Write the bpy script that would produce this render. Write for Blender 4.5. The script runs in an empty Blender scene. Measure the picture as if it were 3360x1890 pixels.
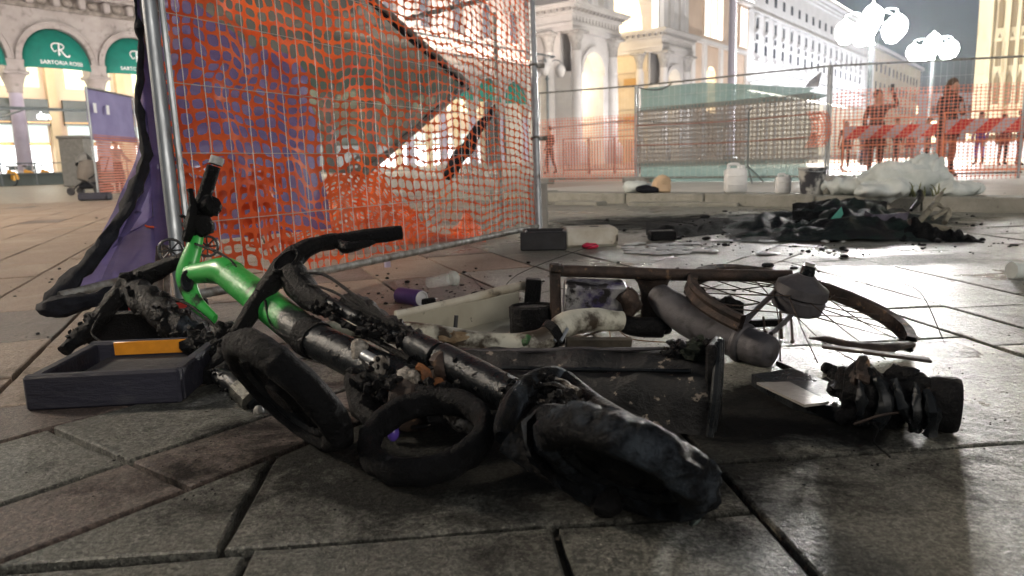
import bpy, bmesh, math, random
from mathutils import Vector, Matrix, noise
import numpy as np
random.seed(7)
V = Vector
R = math.radians
sc = bpy.context.scene
col = sc.collection

# ------------------------------------------------------------------ camera
FPX, CAMH, PITCH, ROLL = 2465.0, 0.5, math.atan(415 / 2465.0), 0.028
cam_d = bpy.data.cameras.new('camera')
cam_d.sensor_width = 36.0
cam_d.lens = FPX / 3360 * 36.0
cam_d.clip_start = 0.05
cam_d.clip_end = 3000
cam_d.dof.use_dof = True
cam_d.dof.focus_distance = 1.75
cam_d.dof.aperture_fstop = 5.6
cam_o = bpy.data.objects.new('camera', cam_d)
col.objects.link(cam_o)
cam_o.matrix_world = Matrix.Translation((0, 0, CAMH)) @ Matrix.Rotation(math.pi / 2 - PITCH, 4, 'X') @ Matrix.Rotation(-ROLL, 4, 'Z')
sc.camera = cam_o

# ------------------------------------------------------------------ world, night sky lit by the city
SUN_EL, SUN_ROT = R(22), R(152)
w = bpy.data.worlds.new('World'); sc.world = w; w.use_nodes = True
nt = w.node_tree; nt.nodes.clear()
sky = nt.nodes.new('ShaderNodeTexSky'); sky.sky_type = 'NISHITA'; sky.sun_disc = False
sky.sun_elevation = SUN_EL; sky.sun_rotation = SUN_ROT; sky.air_density = 1.0; sky.dust_density = 4.0
hs = nt.nodes.new('ShaderNodeHueSaturation'); hs.inputs['Saturation'].default_value = 0.55
bg = nt.nodes.new('ShaderNodeBackground'); bg.inputs['Strength'].default_value = 0.027
ow = nt.nodes.new('ShaderNodeOutputWorld')
nt.links.new(sky.outputs[0], hs.inputs['Color']); nt.links.new(hs.outputs[0], bg.inputs['Color']); nt.links.new(bg.outputs[0], ow.inputs[0])
# the faint key that the lamps behind the photographer throw
sun_d = bpy.data.lights.new('sun', 'SUN'); sun_d.energy = 0.5; sun_d.angle = R(20); sun_d.color = (1.0, 0.93, 0.84)
sun_o = bpy.data.objects.new('sun', sun_d); col.objects.link(sun_o)
sun_dir = V((math.sin(SUN_ROT) * math.cos(SUN_EL), math.cos(SUN_ROT) * math.cos(SUN_EL), math.sin(SUN_EL)))
sun_o.rotation_euler = sun_dir.to_track_quat('Z', 'Y').to_euler()
vs = sc.view_settings
vs.view_transform = 'Standard'; vs.look = 'None'; vs.exposure = 0.58; vs.gamma = 1.0; vs.use_curve_mapping = False
sc.cycles.use_denoising = True
sc.cycles.max_bounces = 5
sc.cycles.use_adaptive_sampling = True
sc.cycles.adaptive_threshold = 0.02
sc.cycles.transparent_max_bounces = 16
sc.cycles.sample_clamp_indirect = 4.0
sc.cycles.caustics_reflective = False
sc.cycles.caustics_refractive = False

# ------------------------------------------------------------------ helpers
def ray(u, v):
    x = (u - 1680) / FPX; y = -(v - 945) / FPX
    c, s = math.cos(-ROLL), math.sin(-ROLL)
    x, y = c * x - s * y, s * x + c * y
    cp, sp = math.cos(PITCH), math.sin(PITCH)
    return V((x, cp + y * sp, -sp + y * cp))
def at(u, v, y):                         # the point seen at photo pixel (u, v), y metres ahead
    d = ray(u, v); return d * (y / d.y) + V((0, 0, CAMH))
def gr(u, v, z=0.0):                     # the point of the level z seen at that pixel
    d = ray(u, v); return d * ((z - CAMH) / d.z) + V((0, 0, CAMH))

WM = {}                                  # world matrix of each object
def wm(o): return WM[o.name] if o is not None else Matrix.Identity(4)
def props(o, label=None, cat=None, group=None, kind=None):
    if label: o['label'] = label
    if cat: o['category'] = cat
    if group: o['group'] = group
    if kind: o['kind'] = kind
    return o
def thing(name, label, cat, loc=(0, 0, 0), rz=0, group=None, kind=None):
    o = bpy.data.objects.new(name, None); col.objects.link(o)
    o.empty_display_size = 0.1
    M = Matrix.Translation(V(loc)) @ Matrix.Rotation(rz, 4, 'Z')
    o.matrix_world = M; WM[o.name] = M
    return props(o, label, cat, group, kind)
def link(name, me, parent=None, local=False):
    o = bpy.data.objects.new(name, me); col.objects.link(o)
    if parent is not None:
        o.parent = parent; WM[o.name] = wm(parent)
    else:
        WM[o.name] = Matrix.Identity(4)
    return o
def copy_tree(o, loc=None, rz=0, parent=None):
    c = o.copy(); col.objects.link(c)
    if parent is not None: c.parent = parent
    if loc is not None:
        M = Matrix.Translation(V(loc)) @ Matrix.Rotation(rz, 4, 'Z'); c.matrix_world = M; WM[c.name] = M
    for ch in [x for x in o.children]:
        copy_tree(ch, None, 0, c)
    return c
def perp(d):
    d = d.normalized()
    a = V((0, 0, 1)) if abs(d.z) < 0.9 else V((1, 0, 0))
    x = d.cross(a).normalized(); return x, d.cross(x).normalized()
def nz(p, f, s=0.0):
    return noise.noise(V((p[0] * f + s, p[1] * f + s * 1.7, p[2] * f - s)))
def frame(c, z, x=None):                 # matrix with local Z along z
    z = V(z).normalized()
    if x is None: x = perp(z)[0]
    x = V(x); x = (x - z * x.dot(z)).normalized(); y = z.cross(x)
    M = Matrix((x, y, z)).transposed().to_4x4(); M.translation = V(c); return M

class MB:
    def __init__(s): s.v = []; s.f = []; s.m = []; s.mi = 0
    def add(s, vs, fs):
        b = len(s.v); s.v += [V(p) for p in vs]; s.f += [tuple(b + i for i in f) for f in fs]; s.m += [s.mi] * len(fs); return s
    def box(s, c, size, M=None, bev=0.0):
        hx, hy, hz = (max(a, 1e-5) / 2 for a in size); c = V(c)
        b = min(bev, hx * .9, hy * .9, hz * .9)
        if b <= 0:
            vs = [V((x, y, z)) for x in (-hx, hx) for y in (-hy, hy) for z in (-hz, hz)]
            fs = [(0, 1, 3, 2), (4, 6, 7, 5), (0, 4, 5, 1), (2, 3, 7, 6), (0, 2, 6, 4), (1, 5, 7, 3)]
        else:
            vs = []; idx = {}
            for sx in (-1, 1):
                for sy in (-1, 1):
                    for sz in (-1, 1):
                        for ax in range(3):
                            p = [sx * (hx - b), sy * (hy - b), sz * (hz - b)]
                            p[ax] = (sx, sy, sz)[ax] * (hx, hy, hz)[ax]
                            idx[(sx, sy, sz, ax)] = len(vs); vs.append(V(p))
            fs = []
            for ax in range(3):
                o1, o2 = [(1, 2), (2, 0), (0, 1)][ax]
                for sg in (-1, 1):
                    q = []
                    for a, b_ in ((-1, -1), (1, -1), (1, 1), (-1, 1)):
                        k = [0, 0, 0]; k[ax] = sg; k[o1] = a; k[o2] = b_; q.append(idx[(*k, ax)])
                    fs.append(tuple(q) if sg > 0 else tuple(reversed(q)))
            for ax in range(3):
                o1, o2 = [(1, 2), (2, 0), (0, 1)][ax]
                for a in (-1, 1):
                    for b_ in (-1, 1):
                        k0 = [0, 0, 0]; k0[o1] = a; k0[o2] = b_; k1 = list(k0); k0[ax] = -1; k1[ax] = 1
                        q = [idx[(*k0, o1)], idx[(*k1, o1)], idx[(*k1, o2)], idx[(*k0, o2)]]
                        fs.append(tuple(q) if a * b_ > 0 else tuple(reversed(q)))
            for sx in (-1, 1):
                for sy in (-1, 1):
                    for sz in (-1, 1):
                        q = [idx[(sx, sy, sz, i)] for i in range(3)]
                        fs.append(tuple(q) if sx * sy * sz > 0 else tuple(reversed(q)))
        vs = [c + p for p in vs]
        if M is not None: vs = [M @ p for p in vs]
        return s.add(vs, fs)
    def tube(s, pts, r, n=10, cap=True, rough=0.0, freq=25, flat=None, up=None, sub=0, seed=0.0):
        pts = [V(p) for p in pts]
        rr = list(r) if isinstance(r, (list, tuple)) else [r] * len(pts)
        if sub > 0:                       # smooth through the points
            P, Q = [], []
            n0 = len(pts)
            for i in range(n0 - 1):
                p0, p1, p2, p3 = pts[max(i - 1, 0)], pts[i], pts[i + 1], pts[min(i + 2, n0 - 1)]
                for k in range(sub):
                    t = k / sub
                    P.append(0.5 * ((2 * p1) + (p2 - p0) * t + (2 * p0 - 5 * p1 + 4 * p2 - p3) * t * t + (3 * p1 - p0 - 3 * p2 + p3) * t ** 3))
                    Q.append(rr[i] * (1 - t) + rr[i + 1] * t)
            P.append(pts[-1]); Q.append(rr[-1]); pts, rr = P, Q
        m = len(pts); vs = []; fs = []
        d0 = (pts[1] - pts[0]).normalized()
        x = perp(d0)[0] if up is None else (V(up) - d0 * V(up).dot(d0)).normalized()
        for i, p in enumerate(pts):
            d = (pts[min(i + 1, m - 1)] - pts[max(i - 1, 0)])
            d = d.normalized() if d.length > 1e-9 else d0
            x = (V(up) if up is not None else x); x = (x - d * x.dot(d))
            x = x.normalized() if x.length > 1e-6 else perp(d)[0]
            y = d.cross(x)
            for k in range(n):
                a = 2 * math.pi * k / n
                e = x * math.cos(a) * (flat if flat else 1) + y * math.sin(a)
                q = p + e * rr[i]
                if rough: q += e.normalized() * rough * (nz(q, freq, seed) + 0.5 * nz(q, freq * 2.7, seed))
                vs.append(q)
        for i in range(m - 1):
            for k in range(n):
                a, b = i * n + k, i * n + (k + 1) % n
                fs.append((a, b, b + n, a + n))
        if cap:
            fs.append(tuple(reversed(range(n)))); fs.append(tuple(range((m - 1) * n, m * n)))
        return s.add(vs, fs)
    def lathe(s, prof, M, n=24, rough=0.0, freq=25, seed=0.0, arc=None):
        vs = []; fs = []; m = len(prof)
        full = arc is None; a0, a1 = (0, 2 * math.pi) if full else arc
        nn = n if full else n + 1
        for (r_, z) in prof:
            for k in range(nn):
                a = a0 + (a1 - a0) * k / n
                p = M @ V((r_ * math.cos(a), r_ * math.sin(a), z))
                if rough:
                    e = (M.to_3x3() @ V((math.cos(a), math.sin(a), 0)))
                    p += e * rough * (nz(p, freq, seed) + .5 * nz(p, freq * 2.7, seed))
                vs.append(p)
        for i in range(m - 1):
            for k in range(n):
                k2 = (k + 1) % nn
                fs.append((i * nn + k, i * nn + k2, (i + 1) * nn + k2, (i + 1) * nn + k))
        return s.add(vs, fs)
    def torus(s, M, R0, r, n=40, k=12, rough=0.0, freq=25, seed=0.0, arc=None, flat=1.0):
        prof = [(R0 + r * math.cos(2 * math.pi * i / k), flat * r * math.sin(2 * math.pi * i / k)) for i in range(k + 1)]
        return s.lathe(prof, M, n, rough, freq, seed, arc)
    def blob(s, c, rad, n=12, rough=0.0, freq=30, M=None, seed=0.0, flatz=None):
        vs = []; fs = []; c = V(c); rad = (rad,) * 3 if isinstance(rad, (int, float)) else rad
        h = max(4, n * 2 // 3)
        for i in range(h + 1):
            th = math.pi * i / h
            for k in range(n):
                ph = 2 * math.pi * k / n
                e = V((math.sin(th) * math.cos(ph), math.sin(th) * math.sin(ph), math.cos(th)))
                q = V((e.x * rad[0], e.y * rad[1], e.z * rad[2]))
                if M is not None: q = M.to_3x3() @ q
                p = c + q
                if rough: p += q.normalized() * rough * (nz(p, freq, seed) * 1.3 + .6 * nz(p, freq * 2.3, seed))
                if flatz is not None and p.z < flatz: p.z = flatz + 0.0005 * nz(p, 90)
                vs.append(p)
        for i in range(h):
            for k in range(n):
                a, b = i * n + k, i * n + (k + 1) % n
                fs.append((a, a + n, b + n, b))
        return s.add(vs, fs)
    def prism(s, poly, M, th):           # 2D outline in M's xy plane, thickness along its z
        n = len(poly)
        vs = [M @ V((p[0], p[1], -th / 2)) for p in poly] + [M @ V((p[0], p[1], th / 2)) for p in poly]
        fs = [tuple(reversed(range(n))), tuple(range(n, 2 * n))] + [(i, (i + 1) % n, n + (i + 1) % n, n + i) for i in range(n)]
        return s.add(vs, fs)
    def sheet(s, fn, nu, nv, th=0.0):
        vs = [V(fn(i / nu, j / nv)) for j in range(nv + 1) for i in range(nu + 1)]
        fs = [(j * (nu + 1) + i, j * (nu + 1) + i + 1, (j + 1) * (nu + 1) + i + 1, (j + 1) * (nu + 1) + i) for j in range(nv) for i in range(nu)]
        if th:
            n0 = len(vs); nrm = [V((0, 0, 0)) for _ in vs]
            for f in fs:
                nn = (vs[f[1]] - vs[f[0]]).cross(vs[f[3]] - vs[f[0]])
                for i in f: nrm[i] += nn
            vs = vs + [p - q.normalized() * th if q.length > 1e-12 else p for p, q in zip(vs, nrm)]
            fs2 = [tuple(reversed([i + n0 for i in f])) for f in fs]
            W_ = nu + 1
            ring = [i for i in range(W_)] + [j * W_ + nu for j in range(1, nv + 1)] + [nv * W_ + i for i in range(nu - 1, -1, -1)] + [j * W_ for j in range(nv - 1, 0, -1)]
            fs3 = [(ring[(k + 1) % len(ring)], ring[k], ring[k] + n0, ring[(k + 1) % len(ring)] + n0) for k in range(len(ring))]
            fs = fs + fs2 + fs3
        return s.add(vs, fs)
    def net(s, fn, nu, nv, hx=.42, hy=.36, skip=None):
        # plastic safety net: every cell keeps an oval hole
        for j in range(nv):
            for i in range(nu):
                if skip and skip((i + .5) / nu, (j + .5) / nv): continue
                pts = []
                for k in range(8):
                    a = math.pi / 4 * k + math.pi / 4
                    cx, cy = math.cos(a), math.sin(a); m_ = max(abs(cx), abs(cy))
                    pts.append(((i + .5 + .5 * cx / m_) / nu, (j + .5 + .5 * cy / m_) / nv))
                hxx = hx(pts[0]) if callable(hx) else hx
                hyy = hy(pts[0]) if callable(hy) else hy
                for k in range(8):
                    a = math.pi / 4 * k + math.pi / 4
                    cx, cy = math.cos(a), math.sin(a)
                    q = 1.0 if k % 2 else 1.12
                    pts.append(((i + .5 + hxx * q * cx) / nu, (j + .5 + hyy * q * cy) / nv))
                s.add([fn(*p) for p in pts], [(k, (k + 1) % 8, 8 + (k + 1) % 8, 8 + k) for k in range(8)])
        return s
    def mesh(s, name, M=None):
        me = bpy.data.meshes.new(name)
        vs = s.v
        if M is not None:
            I = M.inverted(); vs = [I @ p for p in vs]
        me.from_pydata([tuple(p) for p in vs], [], s.f)
        if any(s.m): me.polygons.foreach_set('material_index', s.m)
        return me
    def build(s, name, mat, parent=None, smooth=True, angle=38, world=True, fix=True):
        me = s.mesh(name, wm(parent) if world else None)
        if fix and len(s.f) < 40000:
            bm = bmesh.new(); bm.from_mesh(me); bmesh.ops.recalc_face_normals(bm, faces=bm.faces); bm.to_mesh(me); bm.free()
        for m_ in (mat if isinstance(mat, (list, tuple)) else [mat]): me.materials.append(m_)
        if smooth:
            me.polygons.foreach_set('use_smooth', [True] * len(me.polygons))
            me.set_sharp_from_angle(angle=R(angle))
        me.update()
        return link(name, me, parent)

# ------------------------------------------------------------------ materials
def srgb(r, g, b):
    f = lambda c: (c / 255 / 12.92) if c / 255 <= .04045 else ((c / 255 + .055) / 1.055) ** 2.4
    return (f(r), f(g), f(b), 1)
def mat(name, c1, c2=None, scale=8.0, rough=.6, rough2=None, metal=0.0, bump=0.0, bscale=None, detail=6, thr=(.35, .65), coat=0.0,
        c3=None, scale3=2.0, thr3=(.5, .7), emit=None, es=0.0, transp=0.0, transl=0.0, spec=.5, coords='Object', stretch=None):
    m = bpy.data.materials.new(name); m.use_nodes = True
    n = m.node_tree.nodes; L = m.node_tree.links
    b = n['Principled BSDF']; out = n['Material Output']
    c4 = lambda c: tuple(c) if len(c) == 4 else (*c, 1)
    b.inputs['Roughness'].default_value = rough; b.inputs['Metallic'].default_value = metal
    b.inputs['Specular IOR Level'].default_value = spec
    b.inputs['Base Color'].default_value = c4(c1)
    if coat: b.inputs['Coat Weight'].default_value = coat; b.inputs['Coat Roughness'].default_value = .2
    tc = n.new('ShaderNodeTexCoord'); vec = tc.outputs[coords]
    if stretch:
        mp = n.new('ShaderNodeMapping'); mp.inputs['Scale'].default_value = stretch; L.new(vec, mp.inputs[0]); vec = mp.outputs[0]
    def nse(sc_, det=detail, ro=.6):
        t = n.new('ShaderNodeTexNoise'); t.inputs['Scale'].default_value = sc_; t.inputs['Detail'].default_value = det; t.inputs['Roughness'].default_value = ro
        L.new(vec, t.inputs['Vector']); return t.outputs['Fac']
    def ramp(fac, a, b_):
        r_ = n.new('ShaderNodeMapRange'); r_.inputs['From Min'].default_value = a; r_.inputs['From Max'].default_value = b_
        L.new(fac, r_.inputs['Value']); return r_.outputs[0]
    def mix(fac, ca, cb):
        mx = n.new('ShaderNodeMix'); mx.data_type = 'RGBA'
        L.new(fac, mx.inputs['Factor'])
        for sock, c in ((mx.inputs[6], ca), (mx.inputs[7], cb)):
            if isinstance(c, (tuple, list)): sock.default_value = c4(c)
            else: L.new(c, sock)
        return mx.outputs[2]
    colr = None
    if c2 is not None:
        f = ramp(nse(scale), *thr); colr = mix(f, c1, c2)
        if rough2 is not None:
            rr = n.new('ShaderNodeMapRange'); rr.inputs['To Min'].default_value = rough; rr.inputs['To Max'].default_value = rough2
            L.new(f, rr.inputs['Value']); L.new(rr.outputs[0], b.inputs['Roughness'])
    if c3 is not None:
        colr = mix(ramp(nse(scale3), *thr3), colr if colr is not None else c1, c3)
    if colr is not None: L.new(colr, b.inputs['Base Color'])
    if bump:
        bp = n.new('ShaderNodeBump'); bp.inputs['Strength'].default_value = bump; bp.inputs['Distance'].default_value = .01
        L.new(nse(bscale or scale * 3, 8, .65), bp.inputs['Height']); L.new(bp.outputs[0], b.inputs['Normal'])
    if emit is not None:
        b.inputs['Emission Color'].default_value = c4(emit); b.inputs['Emission Strength'].default_value = es
    surf = b.outputs[0]
    if transl:
        t = n.new('ShaderNodeBsdfTranslucent')
        if colr is not None: L.new(colr, t.inputs['Color'])
        else: t.inputs['Color'].default_value = c4(c1)
        mx = n.new('ShaderNodeMixShader'); mx.inputs[0].default_value = transl; L.new(surf, mx.inputs[1]); L.new(t.outputs[0], mx.inputs[2]); surf = mx.outputs[0]
    if transp:
        t = n.new('ShaderNodeBsdfTransparent'); mx = n.new('ShaderNodeMixShader'); mx.inputs[0].default_value = transp
        L.new(surf, mx.inputs[1]); L.new(t.outputs[0], mx.inputs[2]); surf = mx.outputs[0]
    L.new(surf, out.inputs['Surface'])
    return m

def stone_mat(name, c1, c2, c3, rough, bump, wet=0.0, speck=(.02, .02, .018), spk=.68):
    """paving stone: grain, mottling, dark specks and soot, damp patches"""
    m = bpy.data.materials.new(name); m.use_nodes = True
    n = m.node_tree.nodes; L = m.node_tree.links; b = n['Principled BSDF']
    g = n.new('ShaderNodeNewGeometry'); vec = g.outputs['Position']
    def nse(sc_, det=5, ro=.65, dist=0):
        t = n.new('ShaderNodeTexNoise'); t.inputs['Scale'].default_value = sc_; t.inputs['Detail'].default_value = det
        t.inputs['Roughness'].default_value = ro; t.inputs['Distortion'].default_value = dist; L.new(vec, t.inputs['Vector']); return t.outputs['Fac']
    def ramp(fac, a, b_, lo=0, hi=1):
        r_ = n.new('ShaderNodeMapRange'); r_.inputs['From Min'].default_value = a; r_.inputs['From Max'].default_value = b_
        r_.inputs['To Min'].default_value = lo; r_.inputs['To Max'].default_value = hi; L.new(fac, r_.inputs['Value']); return r_.outputs[0]
    def mix(fac, ca, cb):
        mx = n.new('ShaderNodeMix'); mx.data_type = 'RGBA'; L.new(fac, mx.inputs['Factor'])
        for sock, c in ((mx.inputs[6], ca), (mx.inputs[7], cb)):
            if isinstance(c, (tuple, list)): sock.default_value = (*c[:3], 1)
            else: L.new(c, sock)
        return mx.outputs[2]
    oi = n.new('ShaderNodeObjectInfo')
    c = mix(ramp(nse(5), .35, .65), c1, c2)
    c = mix(ramp(nse(30, 5, .8, .3), .50, .62, 0, .7), c, c3)
    c = mix(ramp(nse(120, 4, .85), .40, .58), c, c3)
    c = mix(ramp(nse(210, 3, .8), .60, .72, 0, .8), c, tuple(min(1, x * 2.6) for x in c2[:3]))
    c = mix(ramp(nse(38, 5, .75, .6), spk, spk + .05), c, speck)
    big = ramp(nse(1.6, 5, .6, .5), .52, .70)
    c = mix(ramp(nse(1.3, 6, .7, 1.0), .56, .74, 0, .75), c, tuple(x * .3 for x in c1[:3]))
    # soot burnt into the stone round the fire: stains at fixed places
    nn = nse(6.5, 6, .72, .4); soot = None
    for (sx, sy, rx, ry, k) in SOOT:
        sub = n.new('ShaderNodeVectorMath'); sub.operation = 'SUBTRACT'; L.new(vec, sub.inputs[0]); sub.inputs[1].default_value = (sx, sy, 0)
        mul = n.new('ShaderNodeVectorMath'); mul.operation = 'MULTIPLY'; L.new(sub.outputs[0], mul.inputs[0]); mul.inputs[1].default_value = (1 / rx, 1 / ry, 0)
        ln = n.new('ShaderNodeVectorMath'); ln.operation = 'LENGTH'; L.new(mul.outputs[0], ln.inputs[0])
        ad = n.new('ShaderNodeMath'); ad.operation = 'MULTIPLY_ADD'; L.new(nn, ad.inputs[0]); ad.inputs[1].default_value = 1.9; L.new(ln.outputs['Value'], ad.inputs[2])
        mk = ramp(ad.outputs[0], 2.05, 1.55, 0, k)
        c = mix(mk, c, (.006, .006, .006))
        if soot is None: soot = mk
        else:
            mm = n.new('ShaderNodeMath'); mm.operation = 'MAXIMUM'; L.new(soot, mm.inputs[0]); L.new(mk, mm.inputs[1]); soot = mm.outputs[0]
    L.new(c, b.inputs['Base Color'])
    rg = n.new('ShaderNodeMapRange'); rg.inputs['To Min'].default_value = rough; rg.inputs['To Max'].default_value = max(.12, rough - wet)
    L.new(big, rg.inputs['Value'])
    fl = n.new('ShaderNodeMath'); fl.operation = 'MULTIPLY_ADD'; fl.inputs[1].default_value = .45; L.new(soot, fl.inputs[0]); L.new(rg.outputs[0], fl.inputs[2]); L.new(fl.outputs[0], b.inputs['Roughness'])
    sp_ = n.new('ShaderNodeMapRange'); sp_.inputs['To Min'].default_value = .5; sp_.inputs['To Max'].default_value = .06; L.new(soot, sp_.inputs['Value']); L.new(sp_.outputs[0], b.inputs['Specular IOR Level'])
    bp = n.new('ShaderNodeBump'); bp.inputs['Strength'].default_value = bump; bp.inputs['Distance'].default_value = .012
    h = n.new('ShaderNodeMath'); h.operation = 'ADD'; L.new(nse(60, 6, .75), h.inputs[0]); L.new(nse(14, 2, .5), h.inputs[1])
    L.new(h.outputs[0], bp.inputs['Height']); L.new(bp.outputs[0], b.inputs['Normal'])
    return m
def emitter(name, c, s):
    return mat(name, (.8, .8, .8), emit=c, es=s)

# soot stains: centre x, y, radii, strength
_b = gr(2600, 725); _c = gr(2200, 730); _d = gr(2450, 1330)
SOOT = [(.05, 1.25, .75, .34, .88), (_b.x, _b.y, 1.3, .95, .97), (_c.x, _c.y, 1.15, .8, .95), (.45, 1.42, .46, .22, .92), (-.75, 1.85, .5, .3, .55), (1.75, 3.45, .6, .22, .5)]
M = {}
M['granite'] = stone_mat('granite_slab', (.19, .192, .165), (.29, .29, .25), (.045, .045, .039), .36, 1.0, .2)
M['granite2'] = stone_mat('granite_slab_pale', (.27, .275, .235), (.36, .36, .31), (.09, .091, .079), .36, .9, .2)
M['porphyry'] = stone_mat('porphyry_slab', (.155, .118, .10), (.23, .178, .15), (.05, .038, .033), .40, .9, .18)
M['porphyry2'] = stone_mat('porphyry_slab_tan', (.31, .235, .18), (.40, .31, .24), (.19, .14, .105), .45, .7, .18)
M['mortar'] = mat('joint_sand', (.022, .020, .017), (.05, .045, .036), 30, .9, bump=.4)
M['far_paving'] = mat('far_paving', (.34, .31, .27), (.44, .40, .35), .8, .5, bump=.1, coords='Object')
M['char'] = mat('charred_black', (.0022, .0022, .0026), (.007, .007, .0078), 30, .34, .6, bump=.9, bscale=110, spec=.16, c3=(.05, .05, .05), scale3=75, thr3=(.67, .72))
M['char_gloss'] = mat('scorched_tube', (.006, .0075, .009), (.018, .021, .024), 14, .2, .42, metal=.3, bump=.3, bscale=60, c3=(.05, .045, .04), scale3=40, thr3=(.66, .72), spec=.3)
M['char_blue'] = mat('burnt_paint_blue_grey', (.004, .005, .007), (.045, .056, .07), 20, .4, .7, bump=1.0, bscale=80, thr=(.47, .62), c3=(.003, .003, .0035), scale3=7, thr3=(.48, .56), spec=.14)
M['rubber'] = mat('burnt_rubber', (.0025, .0026, .003), (.008, .0085, .010), 20, .45, .75, bump=1.0, bscale=130, c3=(.03, .031, .034), scale3=45, thr3=(.62, .70), spec=.14)
M['ash'] = mat('ash_grey_metal', (.045, .043, .048), (.085, .081, .088), 9, .5, .7, metal=.3, bump=.25, bscale=60, c3=(.025, .023, .024), scale3=16, thr3=(.55, .7))
M['char_matte'] = mat('soot_sheet', (.003, .003, .003), (.009, .009, .0095), 18, .9, spec=.08, bump=.8, bscale=60)
M['rust'] = mat('rusty_steel', (.055, .035, .026), (.02, .017, .016), 20, .6, .8, metal=.4, bump=.4, c3=(.16, .10, .06), scale3=35, thr3=(.6, .68))
M['rust_orange'] = mat('orange_rust', (.30, .11, .03), (.10, .04, .016), 40, .8, bump=.6)
M['melt'] = mat('melted_aluminium', (.42, .40, .36), (.12, .10, .08), 55, .38, .7, metal=.45, bump=.6, c3=(.02, .016, .012), scale3=30, thr3=(.52, .62))
M['white_burnt'] = mat('scorched_white_plastic', (.55, .54, .48), (.36, .31, .23), 6, .45, .6, bump=.3, c3=(.035, .028, .02), scale3=11, thr3=(.58, .68))
M['cream'] = mat('cream_plastic', (.30, .28, .22), (.40, .385, .32), 4, .5, bump=.15, c3=(.02, .017, .014), scale3=30, thr3=(.66, .72))
M['steel'] = mat('galvanised_steel', (.42, .45, .48), (.30, .32, .34), 30, .38, .5, metal=.75, bump=.15, stretch=(1, 1, .1), c3=(.16, .13, .11), scale3=18, thr3=(.62, .72))
M['steel_old'] = mat('weathered_steel', (.36, .37, .36), (.17, .165, .15), 25, .5, .7, metal=.55, bump=.3, c3=(.12, .085, .06), scale3=12, thr3=(.55, .7))
M['wire'] = mat('fence_wire', (.5, .49, .47), rough=.5, metal=.3)
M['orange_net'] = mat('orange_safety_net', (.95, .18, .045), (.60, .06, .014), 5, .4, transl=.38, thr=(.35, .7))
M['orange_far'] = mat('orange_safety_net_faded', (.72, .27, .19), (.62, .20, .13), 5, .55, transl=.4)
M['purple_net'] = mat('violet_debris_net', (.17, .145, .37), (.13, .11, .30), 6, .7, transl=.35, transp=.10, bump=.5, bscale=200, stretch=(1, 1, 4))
M['green_net'] = mat('dark_green_shade_net', (.10, .12, .115), (.14, .165, .15), 3, .8, transl=.3, transp=.07, bump=.2)
M['grey_net'] = mat('grey_shade_net', (.24, .24, .23), (.30, .30, .285), 2, .8, transl=.4, transp=.45)
M['teal_net'] = mat('pale_teal_tarpaulin', (.17, .27, .255), (.23, .34, .32), 2, .7, transl=.4, transp=.10)
M['black_cloth'] = mat('black_cloth', (.004, .0045, .007), (.012, .0135, .02), 20, .7, spec=.15, bump=.5, bscale=90)
M['black_plastic'] = mat('black_plastic', (.012, .012, .014), (.022, .022, .026), 20, .45, bump=.2)
M['block_rubber'] = mat('recycled_rubber_block', (.008, .0083, .017), (.018, .0185, .034), 9, .5, .75, bump=.6, bscale=60, stretch=(.3, 1, 1), c3=(.04, .04, .05), scale3=22, thr3=(.60, .72))
M['block_grey'] = mat('dusty_block', (.022, .022, .028), (.05, .05, .056), 7, .8, bump=.6)
M['amber'] = mat('amber_reflector', (.75, .30, .025), (.62, .24, .02), 30, .3, coat=.4)
M['red_ref'] = mat('red_reflector', (.85, .09, .08), (.75, .07, .06), 30, .3)
M['lime_green'] = mat('green_paint', (.03, .36, .055), (.05, .45, .08), 7, .32, .45, coat=.25, bump=.1, c3=(.012, .03, .012), scale3=14, thr3=(.55, .63))
M['white_plastic'] = mat('white_plastic', (.74, .75, .76), (.62, .63, .64), 6, .45, bump=.1)
M['sack'] = mat('white_woven_sack', (.62, .66, .65), (.48, .53, .52), 10, .7, bump=.5, bscale=30)
M['concrete'] = mat('concrete', (.30, .29, .27), (.22, .215, .20), 9, .8, bump=.4)
M['kerb'] = mat('kerb_granite', (.20, .20, .175), (.28, .275, .245), 7, .6, bump=.5, c3=(.10, .10, .085), scale3=40, thr3=(.6, .7))

# ================================================================== GROUND
ground = link('ground', None) if False else None
mb = MB(); S_ = 340
mb.add([(-S_, -S_, -.016), (S_, -S_, -.016), (S_, S_, -.016), (-S_, S_, -.016)], [(0, 1, 2, 3)])
ground = mb.build('ground', M['mortar'], smooth=False, fix=False); props(ground, kind='structure')
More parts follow.
